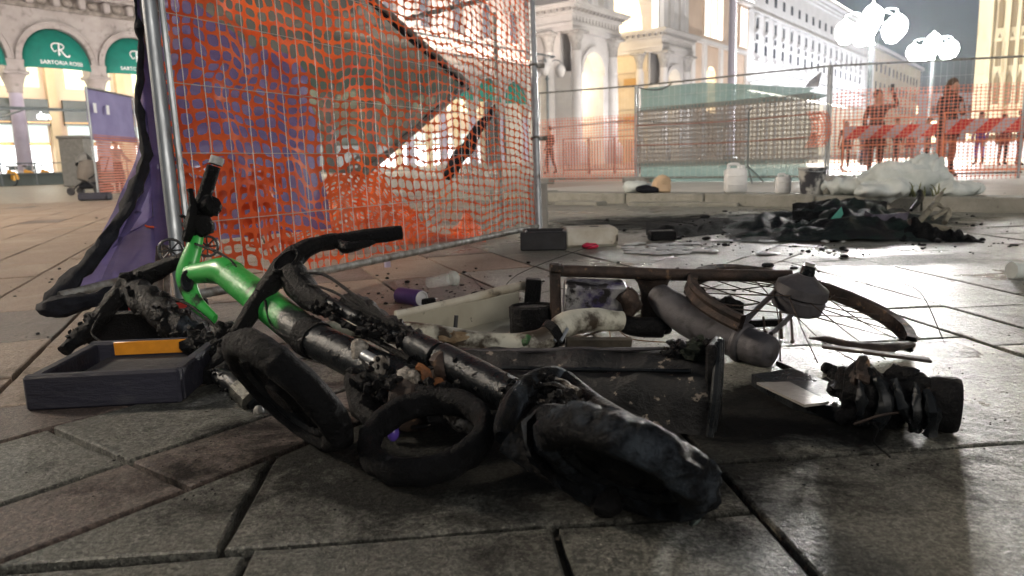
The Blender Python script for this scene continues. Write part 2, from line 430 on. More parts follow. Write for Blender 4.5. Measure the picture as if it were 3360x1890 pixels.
# far part of the square: big pale flags with joints, too far away to tell apart
def far_paving_mat():
    m = M['far_paving']; n = m.node_tree.nodes; L = m.node_tree.links; b = n['Principled BSDF']
    g = n.new('ShaderNodeNewGeometry'); mp = n.new('ShaderNodeMapping'); mp.inputs['Rotation'].default_value = (0, 0, R(-21)); L.new(g.outputs['Position'], mp.inputs[0])
    br = n.new('ShaderNodeTexBrick'); br.inputs['Scale'].default_value = 1.0; br.inputs['Brick Width'].default_value = .62; br.inputs['Row Height'].default_value = .4
    br.inputs['Mortar Size'].default_value = .012; br.inputs['Color1'].default_value = (.30, .255, .20, 1); br.inputs['Color2'].default_value = (.37, .32, .26, 1); br.inputs['Mortar'].default_value = (.07, .06, .05, 1)
    L.new(mp.outputs[0], br.inputs['Vector'])
    ns = n.new('ShaderNodeTexNoise'); ns.inputs['Scale'].default_value = .6; ns.inputs['Detail'].default_value = 6; L.new(g.outputs['Position'], ns.inputs['Vector'])
    mx = n.new('ShaderNodeMix'); mx.data_type = 'RGBA'; mx.blend_type = 'MULTIPLY'; mx.inputs[0].default_value = .5
    L.new(br.outputs['Color'], mx.inputs[6]); L.new(ns.outputs['Color'], mx.inputs[7]); L.new(br.outputs['Color'], b.inputs['Base Color'])
    b.inputs['Roughness'].default_value = .42
far_paving_mat()

# --- paving slabs: two square grids meeting a diagonal band of porphyry
NB = V((-.8, .6)); TB = V((.6, .8))
def clip(poly, n_, d, keep_less=True):
    out = []
    sg = 1 if keep_less else -1
    for i in range(len(poly)):
        a, b = poly[i], poly[(i + 1) % len(poly)]
        da, db = sg * (a.dot(n_) - d), sg * (b.dot(n_) - d)
        if da <= 0: out.append(a)
        if da * db < 0: out.append(a + (b - a) * (da / (da - db)))
    return out
def area(p): return abs(sum(p[i].x * p[(i + 1) % len(p)].y - p[(i + 1) % len(p)].x * p[i].y for i in range(len(p)))) / 2
def inset(poly, w_):
    if sum(poly[i].x * poly[(i + 1) % len(poly)].y - poly[(i + 1) % len(poly)].x * poly[i].y for i in range(len(poly))) < 0: poly = poly[::-1]
    p = poly[:]
    for i in range(len(poly)):
        a, b = poly[i], poly[(i + 1) % len(poly)]
        if (b - a).length < 1e-5: continue
        e = (b - a).normalized(); nrm = V((e.y, -e.x))
        p = clip(p, nrm, a.dot(nrm) - w_)
        if len(p) < 3: return []
    q = [p[i] for i in range(len(p)) if (p[i] - p[i - 1]).length > .004]
    return q
KA, KB = gr(1800, 662).xy, gr(3360, 700).xy           # foot of the kerb
kd = (KB - KA).normalized(); kn = V((-kd.y, kd.x))      # towards the far side
if kn.y < 0: kn = -kn
def seen(c, y0=.55, y1=13.5):
    return y0 < c.y < y1 and abs(c.x) < .80 * c.y + .75
cells = []
S0, S1, S2 = 1.096, 1.294, 1.61
def grid(ang, ox, oy, wdt, ln, lo, hi, tone):
    ex = V((math.cos(ang), math.sin(ang))); ey = V((-ex.y, ex.x)); o = V((ox, oy)); rnd = random.Random(int(ang * 1000))
    for i in range(-45, 46):
        off = rnd.random() * ln
        j = -40
        y = -16.0 + off
        while y < 16:
            l_ = ln * rnd.choice((.75, 1.0, 1.0, 1.3)); c = o + ex * (i + .5) * wdt + ey * (y + l_ / 2)
            if seen(c):
                p = [o + ex * (i + a) * wdt + ey * (y + b * l_) for a, b in ((0, 0), (1, 0), (1, 1), (0, 1))]
                if lo is not None: p = clip(p, NB, lo, False)
                if len(p) > 2 and hi is not None: p = clip(p, NB, hi, True)
                if len(p) > 2 and area(p) > .008: cells.append((p, tone(sum(p, V((0, 0))) / len(p), rnd)))
            y += l_
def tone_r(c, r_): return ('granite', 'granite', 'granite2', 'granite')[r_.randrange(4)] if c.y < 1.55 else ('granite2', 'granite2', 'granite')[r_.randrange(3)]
def tone_l(c, r_):
    if c.x > .12 - .05 * c.y: return ('granite2', 'granite2', 'granite')[r_.randrange(3)]
    return ('porphyry', 'porphyry2')[r_.random() < (.25 if c.y < 2.3 and c.x > -1.0 else .6 if c.x > -1.0 else .95)]
def grid_cols(ang, ox, oy, edges, ln, lo, hi, tone, ya=-6.0, yb=14.0, start=None):
    ex = V((math.cos(ang), math.sin(ang))); ey = V((-ex.y, ex.x)); o = V((ox, oy)); rnd = random.Random(77 + len(edges))
    for i in range(len(edges) - 1):
        x0, x1 = edges[i], edges[i + 1]; y = ya + (rnd.random() * .6 if start is None else start)
        while y < yb - .02:
            l_ = min(ln * rnd.choice((.8, 1.0, 1.0, 1.25)) * (1.15 if x1 - x0 > .7 else .8), yb - y)
            p = [o + ex * x + ey * yy for x, yy in ((x0, y), (x1, y), (x1, y + l_), (x0, y + l_))]; c = sum(p, V((0, 0))) / 4
            if seen(c):
                p = clip(p, NB, hi, True)
                if len(p) > 2 and area(p) > .008: cells.append((p, tone(sum(p, V((0, 0))) / len(p), rnd)))
            y += l_
ed = [0.0]
for i in range(26): ed.append(ed[-1] + (.97, .22, .36)[i % 3])
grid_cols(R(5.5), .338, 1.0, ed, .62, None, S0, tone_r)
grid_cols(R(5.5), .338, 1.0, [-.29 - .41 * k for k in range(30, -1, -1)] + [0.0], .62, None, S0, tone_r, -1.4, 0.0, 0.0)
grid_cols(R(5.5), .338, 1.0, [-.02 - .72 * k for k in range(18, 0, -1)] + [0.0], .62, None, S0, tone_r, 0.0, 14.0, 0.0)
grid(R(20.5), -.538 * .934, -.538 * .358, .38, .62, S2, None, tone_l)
rnd = random.Random(3)
for (lo, hi, tn, ln) in ((S0, S1, 'porphyry', .40), (S1, S2, 'granite', .62)):
    y = -1.0 + (.0 if tn == 'porphyry' else .17)
    e_ = V((-.68, 1.25)).dot(TB)
    y = e_ - 6 * ln
    while y < 14:
        l_ = ln
        p = [NB * lo + TB * y, NB * hi + TB * y, NB * hi + TB * (y + l_), NB * lo + TB * (y + l_)]
        c = sum(p, V((0, 0))) / 4
        if seen(c): cells.append((p, 'granite2' if (tn == 'granite' and c.y > 2) else tn))
        y += l_
def slab_mesh(mb_, poly, seed, fine):
    p = inset(poly, .0045)
    if len(p) < 3: return False
    rn = random.Random(seed)
    z0 = rn.uniform(-.0015, .0015); tx, ty = rn.uniform(-.004, .004), rn.uniform(-.004, .004)
    c = sum(p, V((0, 0))) / len(p)
    if fine:
        q = []
        for i in range(len(p)):
            a, b = p[i], p[(i + 1) % len(p)]; k = max(1, min(9, int((b - a).length / .05)))
            e = (b - a); nr = V((e.y, -e.x)).normalized() if e.length > 1e-6 else V((0, 0))
            for j in range(k):
                t = a + e * (j / k); q.append(t - nr * (.004 * abs(nz((t.x, t.y, seed), 14)) + .002 * rn.random()))
        p = q
    top = [c + (a - c) * (1 - .004 / max((a - c).length, .02)) for a in p]
    Z = lambda a: z0 + (a.x - c.x) * tx + (a.y - c.y) * ty
    n_ = len(p)
    vs = [V((a.x, a.y, Z(a))) for a in top] + [V((a.x, a.y, Z(a) - .0022)) for a in p] + [V((a.x, a.y, -.02)) for a in p]
    fs = [tuple(range(n_))] + [(i + n_ * k, i + n_ * (k + 1), (i + 1) % n_ + n_ * (k + 1), (i + 1) % n_ + n_ * k) for k in (0, 1) for i in range(n_)]
    mb_.add(vs, fs); return True
def size_in_view(c):
    p, _ = c; m_ = sum(p, V((0, 0))) / len(p); return area(p) / max(m_.y, .6) ** 3
cells.sort(key=size_in_view, reverse=True)
names = ['granite', 'granite2', 'porphyry', 'porphyry2']
rest = MB(); k = 0
for i, cl in enumerate(cells):
    if k < 290:
        mb = MB()
        if slab_mesh(mb, cl[0], i, True):
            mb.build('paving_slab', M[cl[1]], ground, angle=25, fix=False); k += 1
    else:
        rest.mi = names.index(cl[1]); slab_mesh(rest, cl[0], i, False)
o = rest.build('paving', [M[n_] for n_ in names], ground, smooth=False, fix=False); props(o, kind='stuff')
mb = MB(); mb.add([(-338, 13.2, -.004), (338, 13.2, -.004), (338, 338, -.004), (-338, 338, -.004)], [(0, 1, 2, 3)])
mb.add([(-338, -60, -.0045), (-11.2, 13.2, -.0045), (-338, 13.2, -.0045)], [(0, 1, 2)])
far = mb.build('far_square', M['far_paving'], smooth=False, fix=False); props(far, kind='structure')
mb = MB()
mb.add([(KA - kd * 3 + kn * .4).to_3d() + V((0, 0, .006)), (KB + kd * 8 + kn * .4).to_3d() + V((0, 0, .006)), (KB + kd * 8 + kn * 9).to_3d() + V((0, 0, .006)), (KA - kd * 3 + kn * 9).to_3d() + V((0, 0, .006))], [(0, 1, 2, 3)])
props(mb.build('lit_ground_strip', mat('lit_ground_strip', (.50, .48, .44), (.62, .60, .55), 1.5, .5, bump=.15), smooth=False, fix=False), kind='structure')  # brightly lit ground behind the kerb, its brightness put into the pale colour

# --- kerb of granite blocks
kerb = thing('kerb', None, None, (KA.x, KA.y, 0), kind='structure')
s = -2.2; i = 0
ax = V((kd.x, kd.y, 0)); ay = V((kn.x, kn.y, 0))
while s < 11:
    l_ = (1.15, .9, 1.3, 1.0)[i % 4]
    c = KA + kd * (s + l_ / 2) + kn * .19
    Mx = Matrix((ax, ay, V((0, 0, 1)))).transposed().to_4x4(); Mx.translation = V((c.x, c.y, .052 + .006 * math.sin(i * 2.1)))
    if not (1.0 < s < 1.6 and False):
        MB().box((0, 0, 0), (l_ - .012, .36, .13), Mx, .012).build('kerb_block', M['kerb'], kerb, angle=25)
    s += l_; i += 1
# low flat flagstones in front of the kerb
for (u0, u1, v_) in ((1820, 1960, 672), (2060, 2420, 676)):
    a, b = gr(u0, v_), gr(u1, v_ + 2); d = (b - a).normalized(); n_ = V((-d.y, d.x, 0))
    Mx = Matrix((d, n_, V((0, 0, 1)))).transposed().to_4x4(); Mx.translation = (a + b) / 2 + n_ * .1 + V((0, 0, .015))
    MB().box((0, 0, 0), ((b - a).length, .22, .045), Mx, .008).build('flagstone', M['kerb'], kerb, angle=25)

# ================================================================== BUILDINGS
FD = V((.593, .805, 0)).normalized(); FN = V((FD.y, -FD.x, 0)); F0 = V((-24.4, 38.0, 0))
def F(t, o, z): return F0 + FD * t + FN * o + V((0, 0, z))
FM = Matrix((FD, FN, V((0, 0, 1)))).transposed().to_4x4(); FM.translation = F0     # local x along, y out, z up
def fbox(mb_, t0, t1, o0, o1, z0, z1, bev=0.0):
    return mb_.box(((t0 + t1) / 2, (o0 + o1) / 2, (z0 + z1) / 2), (t1 - t0, o1 - o0, z1 - z0), FM, bev)
M['stone'] = mat('arcade_stone', (.40, .36, .345), (.30, .265, .25), .9, .8, bump=.3, bscale=6, c3=(.13, .11, .10), scale3=2.2, thr3=(.55, .75))
M['stone_dark'] = mat('carved_stone', (.34, .30, .27), (.13, .11, .095), 2.2, .85, bump=.6, bscale=6)
M['marble'] = mat('grey_marble', (.56, .54, .53), (.46, .44, .44), .5, .7, bump=.15, bscale=4)
M['marble_dark'] = mat('carved_marble', (.40, .38, .37), (.24, .23, .22), 3, .75, bump=.5, bscale=6)
M['marble_gold'] = mat('warm_marble', (.60, .50, .36), (.50, .40, .27), .6, .7, bump=.2, bscale=4)
M['facade_w'] = mat('pale_facade', (.72, .71, .72), (.64, .63, .64), .4, .75, bump=.1)
M['facade_p'] = mat('peach_facade', (.66, .52, .42), (.58, .45, .36), .4, .75, bump=.1)
M['window_dark'] = mat('dark_window', (.06, .065, .08), (.10, .10, .12), 2, .15)
M['teal'] = mat('teal_awning', (.005, .20, .155), (.008, .25, .19), 2, .6, transl=.25)
M['lamp_white'] = emitter('lamp_globe', (1, .98, .95), 30)
M['glow_white'] = emitter('shop_light', (.95, .98, 1.0), 2.2)
M['glow_warm'] = emitter('warm_interior', (1.0, .80, .50), 2.4)
M['glow_gold'] = emitter('gold_vault', (1.0, .72, .36), 1.6)
M['glow_strip'] = emitter('cornice_light', (1.0, .93, .82), 14)
M['glow_strip2'] = emitter('cornice_light_warm', (1.0, .62, .36), 9)
M['dark_sign'] = mat('dark_shop_front', (.02, .03, .028), (.035, .045, .04), 2, .3)
M['brass'] = mat('brass_trim', (.55, .33, .12), rough=.35, metal=.6)
M['text_white'] = mat('white_lettering', (.85, .86, .86), rough=.6)
M['text_lit'] = emitter('lit_lettering', (1, 1, 1), 3)
M['brick_warm'] = mat('warm_plaster', (.40, .22, .14), (.50, .29, .19), 1.2, .8)

def text_mesh(txt, size, shear=0.0, ext=.01, spacing=1.0):
    cu = bpy.data.curves.new('lettering', 'FONT'); cu.body = txt; cu.size = size; cu.align_x = 'CENTER'; cu.extrude = ext; cu.shear = shear; cu.space_character = spacing
    ob = bpy.data.objects.new('lettering_tmp', cu); col.objects.link(ob)
    dg = bpy.context.evaluated_depsgraph_get(); me = bpy.data.meshes.new_from_object(ob.evaluated_get(dg))
    bpy.data.objects.remove(ob); return me
def put_text(name, txt, size, Mx, m_, parent, shear=0.0, ext=.01, sx=1.0):
    me = text_mesh(txt, size, shear, ext); me.transform(wm(parent).inverted() @ Mx @ Matrix.Diagonal((sx, 1, 1, 1))); me.materials.append(m_)
    return link(name, me, parent)

# ---- the arcade building on the left
BAY, T0 = 4.0, .45
K0, K1 = -3, 11
ZS, RA = 6.15, 1.66                     # spring line, arch radius
arc = thing('arcade_building', 'grey stone palace with round arcade arches and teal awnings', 'building', F(20, -3, 0))
tA, tB = T0 + K0 * BAY, T0 + K1 * BAY
wall = MB()
for k in range(K0, K1):
    tc = T0 + (k + .5) * BAY
    nseg = 14
    for oo in (0.0, -.7):
        pts = [F(tc - RA * math.cos(math.pi * i / nseg), oo, ZS + RA * math.sin(math.pi * i / nseg)) for i in range(nseg + 1)]
        tops = [F(tc - RA * math.cos(math.pi * i / nseg) * (BAY / 2 / RA if i in (0, nseg) else 1.0), oo, 8.45) for i in range(nseg + 1)]
        b0 = [F(tc - BAY / 2, oo, ZS)] + pts + [F(tc + BAY / 2, oo, ZS)]
        t0_ = [F(tc - BAY / 2, oo, 8.45)] + [F(tc - RA * math.cos(math.pi * i / nseg), oo, 8.45) for i in range(nseg + 1)] + [F(tc + BAY / 2, oo, 8.45)]
        n_ = len(b0); wall.add(b0 + t0_, [(i, i + 1, n_ + i + 1, n_ + i) for i in range(n_ - 1)])
    a_ = [F(tc - RA * math.cos(math.pi * i / nseg), 0, ZS + RA * math.sin(math.pi * i / nseg)) for i in range(nseg + 1)]
    b_ = [p - FN * .7 for p in a_]; wall.add(a_ + b_, [(i, i + 1, nseg + 2 + i, nseg + 1 + i) for i in range(nseg)])
fbox(wall, tA, tB, -.7, 0, 8.45, 8.7)
wall.build('wall', M['stone'], arc, smooth=False)
cm = None
def column_meshes():
    a = MB(); Mi = Matrix.Identity(4)
    a.lathe([(.36, .55), (.345, 1.2), (.34, 2.6), (.30, 4.55)], Mi, 16)
    b = MB(); b.box((0, 0, .2), (1.0, 1.0, .4), None, .03); b.lathe([(.46, .40), (.47, .45), (.42, .50), (.40, .56)], Mi, 16)
    c = MB(); c.lathe([(.31, 4.53), (.36, 4.6), (.34, 4.66), (.40, 4.9), (.52, 5.3), (.60, 5.42)], Mi, 16, rough=.05, freq=7); c.box((0, 0, 5.5), (1.15, 1.0, .17), None, .02); c.box((0, 0, 5.87), (.95, .85, .56), None, .02)
    return a.mesh('column_shaft'), b.mesh('column_base'), c.mesh('column_capital')
M['column'] = mat('lilac_granite_column', (.40, .36, .44), (.32, .285, .36), 1.5, .6, bump=.15)
cms = column_meshes()
for me, m_ in zip(cms, (M['column'], M['stone'], M['stone'])):
    me.materials.append(m_); me.polygons.foreach_set('use_smooth', [True] * len(me.polygons)); me.set_sharp_from_angle(angle=R(35))
for k in range(K0, K1 + 1):
    p = F(T0 + k * BAY, -.35, 0)
    L_ = wm(arc).inverted() @ Matrix.Translation(p) @ Matrix.Rotation(math.atan2(FD.y, FD.x), 4, 'Z')
    a = link('column', cms[0], arc); a.matrix_local = L_
    for nm, me in (('base', cms[1]), ('capital', cms[2])):
        c = link(nm, me, a)
for k in range(K0, K1):
    tc = T0 + (k + .5) * BAY
    mo = MB()
    for (r0, r1, o1) in ((RA + .01, RA + .24, .10), (RA + .24, RA + .31, .15)):
        Ma = FM @ Matrix.Translation((tc, 0, ZS)) @ Matrix.Rotation(math.pi / 2, 4, 'X') @ Matrix.Identity(4)
        mo.lathe([(r0, .02), (r0, -o1), (r1, -o1), (r1, .02)], Ma, 20, arc=(0, math.pi))
    mo.build('archivolt', M['stone'], arc)
# entablature: architrave, carved frieze with brackets, cornice
e = MB(); fbox(e, tA, tB, -.5, .14, 8.7, 8.88); fbox(e, tA, tB, -.5, .06, 8.88, 9.42)
e.build('frieze', M['stone_dark'], arc, smooth=False)
me = MB().box((0, 0, 0), (.34, .42, .5), None, .05).mesh('bracket'); me.materials.append(M['stone'])
t = tA + .4
while t < min(tB, 22):
    o = link('bracket', me, arc); o.matrix_local = wm(arc).inverted() @ FM @ Matrix.Translation((t, .2, 9.12)); t += 1.25
me = MB().blob((0, 0, 0), (.26, .09, .2), 10, .03, 9).mesh('rosette'); me.materials.append(M['stone_dark'])
t = tA + 1.02
while t < min(tB, 22):
    o = link('rosette', me, arc); o.matrix_local = wm(arc).inverted() @ FM @ Matrix.Translation((t, .1, 9.12)); t += 1.25
e = MB(); fbox(e, tA, tB, -.5, .55, 9.42, 9.6); fbox(e, tA, tB, -.5, .68, 9.603, 9.72)
e.build('cornice', M['stone'], arc, smooth=False)
e = MB(); fbox(e, tA, 20, .50, .58, 9.725, 9.75); e.build('cornice_light', M['glow_strip2'], arc, smooth=False)
e = MB(); fbox(e, 20, tB, .50, .58, 9.725, 9.76); e.build('cornice_light', M['glow_strip2'], arc, smooth=False)
# upper storeys with one arched window a bay
up = MB(); WZ0, WZ1, WH = 11.2, 13.4, .72
for k in range(K0, K1):
    tc = T0 + (k + .5) * BAY; ns_ = 8
    fbox(up, tc - BAY / 2, tc + BAY / 2, -.5, -.05, 9.72, WZ0)
    fbox(up, tc - BAY / 2, tc - WH, -.5, -.05, WZ0, WZ1); fbox(up, tc + WH, tc + BAY / 2, -.5, -.05, WZ0, WZ1)
    b0 = [(-BAY / 2, WZ1)] + [(-WH * math.cos(math.pi * i / ns_), WZ1 + WH * math.sin(math.pi * i / ns_)) for i in range(ns_ + 1)] + [(BAY / 2, WZ1)]
    for oo in (-.05,):
        vs = [F(tc + x, oo, z) for x, z in b0] + [F(tc + x, oo, 15.2) for x, z in b0]; n_ = len(b0)
        up.add(vs, [(i, i + 1, n_ + i + 1, n_ + i) for i in range(n_ - 1)])
    fbox(up, tc - BAY / 2, tc + BAY / 2, -.5, -.05, 15.2, 24)
up.build('upper_wall', M['stone'], arc, smooth=False)
wm_ = MB(); ns_ = 8
pl = [(-WH, WZ0), (WH, WZ0)] + [(WH * math.cos(math.pi * i / ns_), WZ1 + WH * math.sin(math.pi * i / ns_)) for i in range(ns_ + 1)]
wm_.prism([(x, z) for x, z in pl], Matrix.Rotation(math.pi / 2, 4, 'X'), .05); wpane = wm_.mesh('window'); wpane.materials.append(M['window_dark'])
sm = MB(); 
sm.lathe([(WH + .02, .0), (WH + .02, -.22), (WH + .26, -.22), (WH + .26, .0)], Matrix.Translation((0, 0, WZ1)) @ Matrix.Rotation(math.pi / 2, 4, 'X'), 12, arc=(0, math.pi))
for sx in (-1, 1): sm.box((sx * (WH + .15), .12, (WZ0 + WZ1) / 2), (.24, .22, WZ1 - WZ0))
sm.box((0, .18, WZ0 - .12), (2 * WH + .8, .4, .2), None, .03)
wsur = sm.mesh('surround'); wsur.materials.append(M['stone'])
for k in range(K0, K1):
    o = link('window', wpane, arc); o.matrix_local = wm(arc).inverted() @ FM @ Matrix.Translation((T0 + (k + .5) * BAY, -.3, 0))
    o2 = link('surround', wsur, o); o2.matrix_local = Matrix.Translation((0, .25, 0))
e = MB(); fbox(e, tA, tB, -.3, .3, 15.5, 15.8); e.build('string_course', M['stone'], arc, smooth=False)
# arcade inside: floor step, back wall with shop fronts, vault
e = MB(); fbox(e, tA, tB, -5.5, -.0, -.01, .10); e.build('arcade_floor', M['kerb'], arc, smooth=False)
e = MB(); fbox(e, tA, tB, -5.9, -.72, 8.0, 8.3); e.build('vault', M['facade_p'], arc, smooth=False)
e = MB(); fbox(e, tA, tB, -6.2, -5.6, .1, 8.0); e.build('back_wall', M['facade_p'], arc, smooth=False)
for k in range(K0, K1):
    tc = T0 + (k + .5) * BAY
    # positions are pushed along so that the shops sit behind the openings
    sh = MB(); fbox(sh, tc - 1.45, tc + 1.45, -5.6, -5.54, .35, 2.15); a = sh.build('shop_window', M['glow_white'], arc, smooth=False)
    sh = MB(); fbox(sh, tc - 1.5, tc + 1.5, -5.6, -5.5, 2.15, 2.32); sh.build('trim', M['brass'], a, smooth=False)
    sh = MB(); fbox(sh, tc - 1.45, tc + 1.45, -5.6, -5.54, 2.32, 3.3); sh.build('display_window', mat('display_window', (.3, .4, .4), emit=(.75, .85, .8), es=.65) if k == K0 else bpy.data.materials['display_window'], a, smooth=False)
    if k < 2:
        sh = MB(); fbox(sh, tc - 1.6, tc + 1.6, -5.6, -5.42, 3.3, 4.75); sh.build('fascia', M['dark_sign'], a, smooth=False)
        sh = MB(); fbox(sh, tc - 1.62, tc + 1.62, -5.6, -5.40, 3.42, 3.48); sh.build('fascia_trim', M['brass'], a, smooth=False)
    sh = MB(); fbox(sh, tc + 1.62, tc + 2.1, -5.7, -5.35, .1, 8.0); sh.build('pilaster', M['marble_gold'], arc, smooth=False)
    sh = MB(); fbox(sh, tc - 1.3, tc + 1.3, -5.6, -5.52, 5.4, 7.4); sh.build('fanlight', mat('lunette', (.6, .6, .4), (.3, .5, .4), 1.2, emit=(.95, .9, .6), es=.75) if k == K0 else bpy.data.materials['lunette'], arc, smooth=False)
    li = bpy.data.lights.new('arcade_lantern_light', 'POINT'); li.energy = 260; li.color = (1, .87, .66); li.shadow_soft_size = .3
    lo = bpy.data.objects.new('arcade_lantern_light', li); col.objects.link(lo); lo.location = F(tc, -3, 6.6)
    ln_ = MB(); ln_.blob(F(tc, -3, 7.0), .2, 10); ln_.tube([F(tc, -3, 7.15), F(tc, -3, 8.0)], .02, 6); ln_.build('lantern', M['glow_warm'], arc)
put_text('sign_lettering', 'davis', .62, FM @ Matrix.Translation((T0 + .5 * BAY + .75 + .75, -5.40, 3.62)) @ Matrix.Rotation(math.pi / 2, 4, 'X') @ Matrix.Rotation(math.pi, 4, 'Y') @ Matrix.Diagonal((-1, 1, 1, 1)), M['text_lit'], arc, ext=.02)
# awnings: quarter-dome hoods in every arch
def awning(tc, lettered):
    n1, n2 = 10, 7; P = .80; mb_ = MB()
    def fn(s, t_):
        a = math.pi * s; b = t_ * math.pi / 2
        r_ = RA * .99
        return F(tc - r_ * math.cos(a), -.25 + P * math.sin(b) * 1.0 * (math.sin(a) ** .6 if 0 < s < 1 else 0), ZS - .38 * math.sin(b) + (r_ * math.sin(a)) * math.cos(b))
    mb_.sheet(fn, 18, 8, .02)
    # front: cloth hangs as a half-round face
    o = mb_.build('awning', M['teal'], arc)
    if lettered:
        r_ = RA * .99
        def surf(x, z):
            sa = math.sqrt(max(.02, 1 - (x / r_) ** 2)); cb = min(.98, max(0, (z + .34) / (r_ * sa + .2)))
            return F(tc + x, -.25 + P * math.sqrt(1 - cb * cb) * sa ** .6 + .03, ZS + z)
        me = text_mesh('SARTORIA ROSSI', .27, 0, .004)
        for v_ in me.vertices: v_.co = wm(arc).inverted() @ (surf(v_.co.x, v_.co.y - .18) + FN * v_.co.z)
        me.materials.append(M['text_white']); link('lettering', me, o)
        mono = MB(); q = lambda x, z: surf(x, z - .1)
        mono.tube([q(-.10, .38), q(-.08, .62), q(-.04, .85), q(0, .98)], .04, 6, sub=3)
        mono.tube([q(-.36, .65), q(-.39, .82), q(-.27, .96), q(-.02, .98), q(.16, .92), q(.19, .80), q(.08, .70), q(-.08, .67)], .032, 6, sub=4)
        mono.tube([q(.0, .67), q(.10, .5), q(.22, .36), q(.36, .34), q(.40, .43)], .035, 6, sub=4)
        mono.tube([q(-.36, .65), q(-.28, .55), q(-.18, .64)], .026, 6, sub=3)
        mono.build('monogram', M['text_white'], o)
for k in range(K0, K1): awning(T0 + (k + .5) * BAY, k in (0, 1, -1))
# ---- the gallery portal: two piers, jambs, great arch
por = thing('gallery_portal', 'tall grey marble arch portal with two columned piers', 'building', F(62, 0, 0))
def arch_wall(mb_, t0, t1, o0, o1, z0, z1, tc, r_, zs, ns_=12, zb=0.0):
    """wall between t0..t1 with an arched opening centred on tc, thickness o0..o1"""
    fbox(mb_, t0, tc - r_, o0, o1, z0, zs); fbox(mb_, tc + r_, t1, o0, o1, z0, zs)
    b0 = [(t0, zs)] + [(tc - r_ * math.cos(math.pi * i / ns_), zs + r_ * math.sin(math.pi * i / ns_)) for i in range(ns_ + 1)] + [(t1, zs)]
    n_ = len(b0)
    for oo in (o0, o1):
        mb_.add([F(x, oo, z) for x, z in b0] + [F(x, oo, z1) for x, z in b0], [(i, i + 1, n_ + i + 1, n_ + i) for i in range(n_ - 1)])
    a_ = [F(x, o0, z) for x, z in b0[1:-1]] + [F(x, o1, z) for x, z in b0[1:-1]]; m_ = n_ - 2
    mb_.add(a_, [(i, i + 1, m_ + i + 1, m_ + i) for i in range(m_ - 1)])
capm = MB().lathe([(.48, 0), (.46, .3), (.58, .9), (.78, 1.5), (.9, 1.6)], Matrix.Identity(4), 14, .08, 4)
capm.box((0, 0, 1.72), (1.9, 1.9, .24), None, .03); capme = capm.mesh('capital'); capme.materials.append(M['marble_dark'])
shm = MB().lathe([(.75, 0), (.75, .3), (.58, .5), (.56, 1.0), (.55, 3), (.48, 9.0)], Matrix.Identity(4), 16); shm.box((0, 0, -.9), (1.5, 1.5, 1.8), None, .05)
shme = shm.mesh('column'); shme.materials.append(M['marble']); shme.polygons.foreach_set('use_smooth', [True] * len(shme.polygons)); shme.set_sharp_from_angle(angle=R(35))
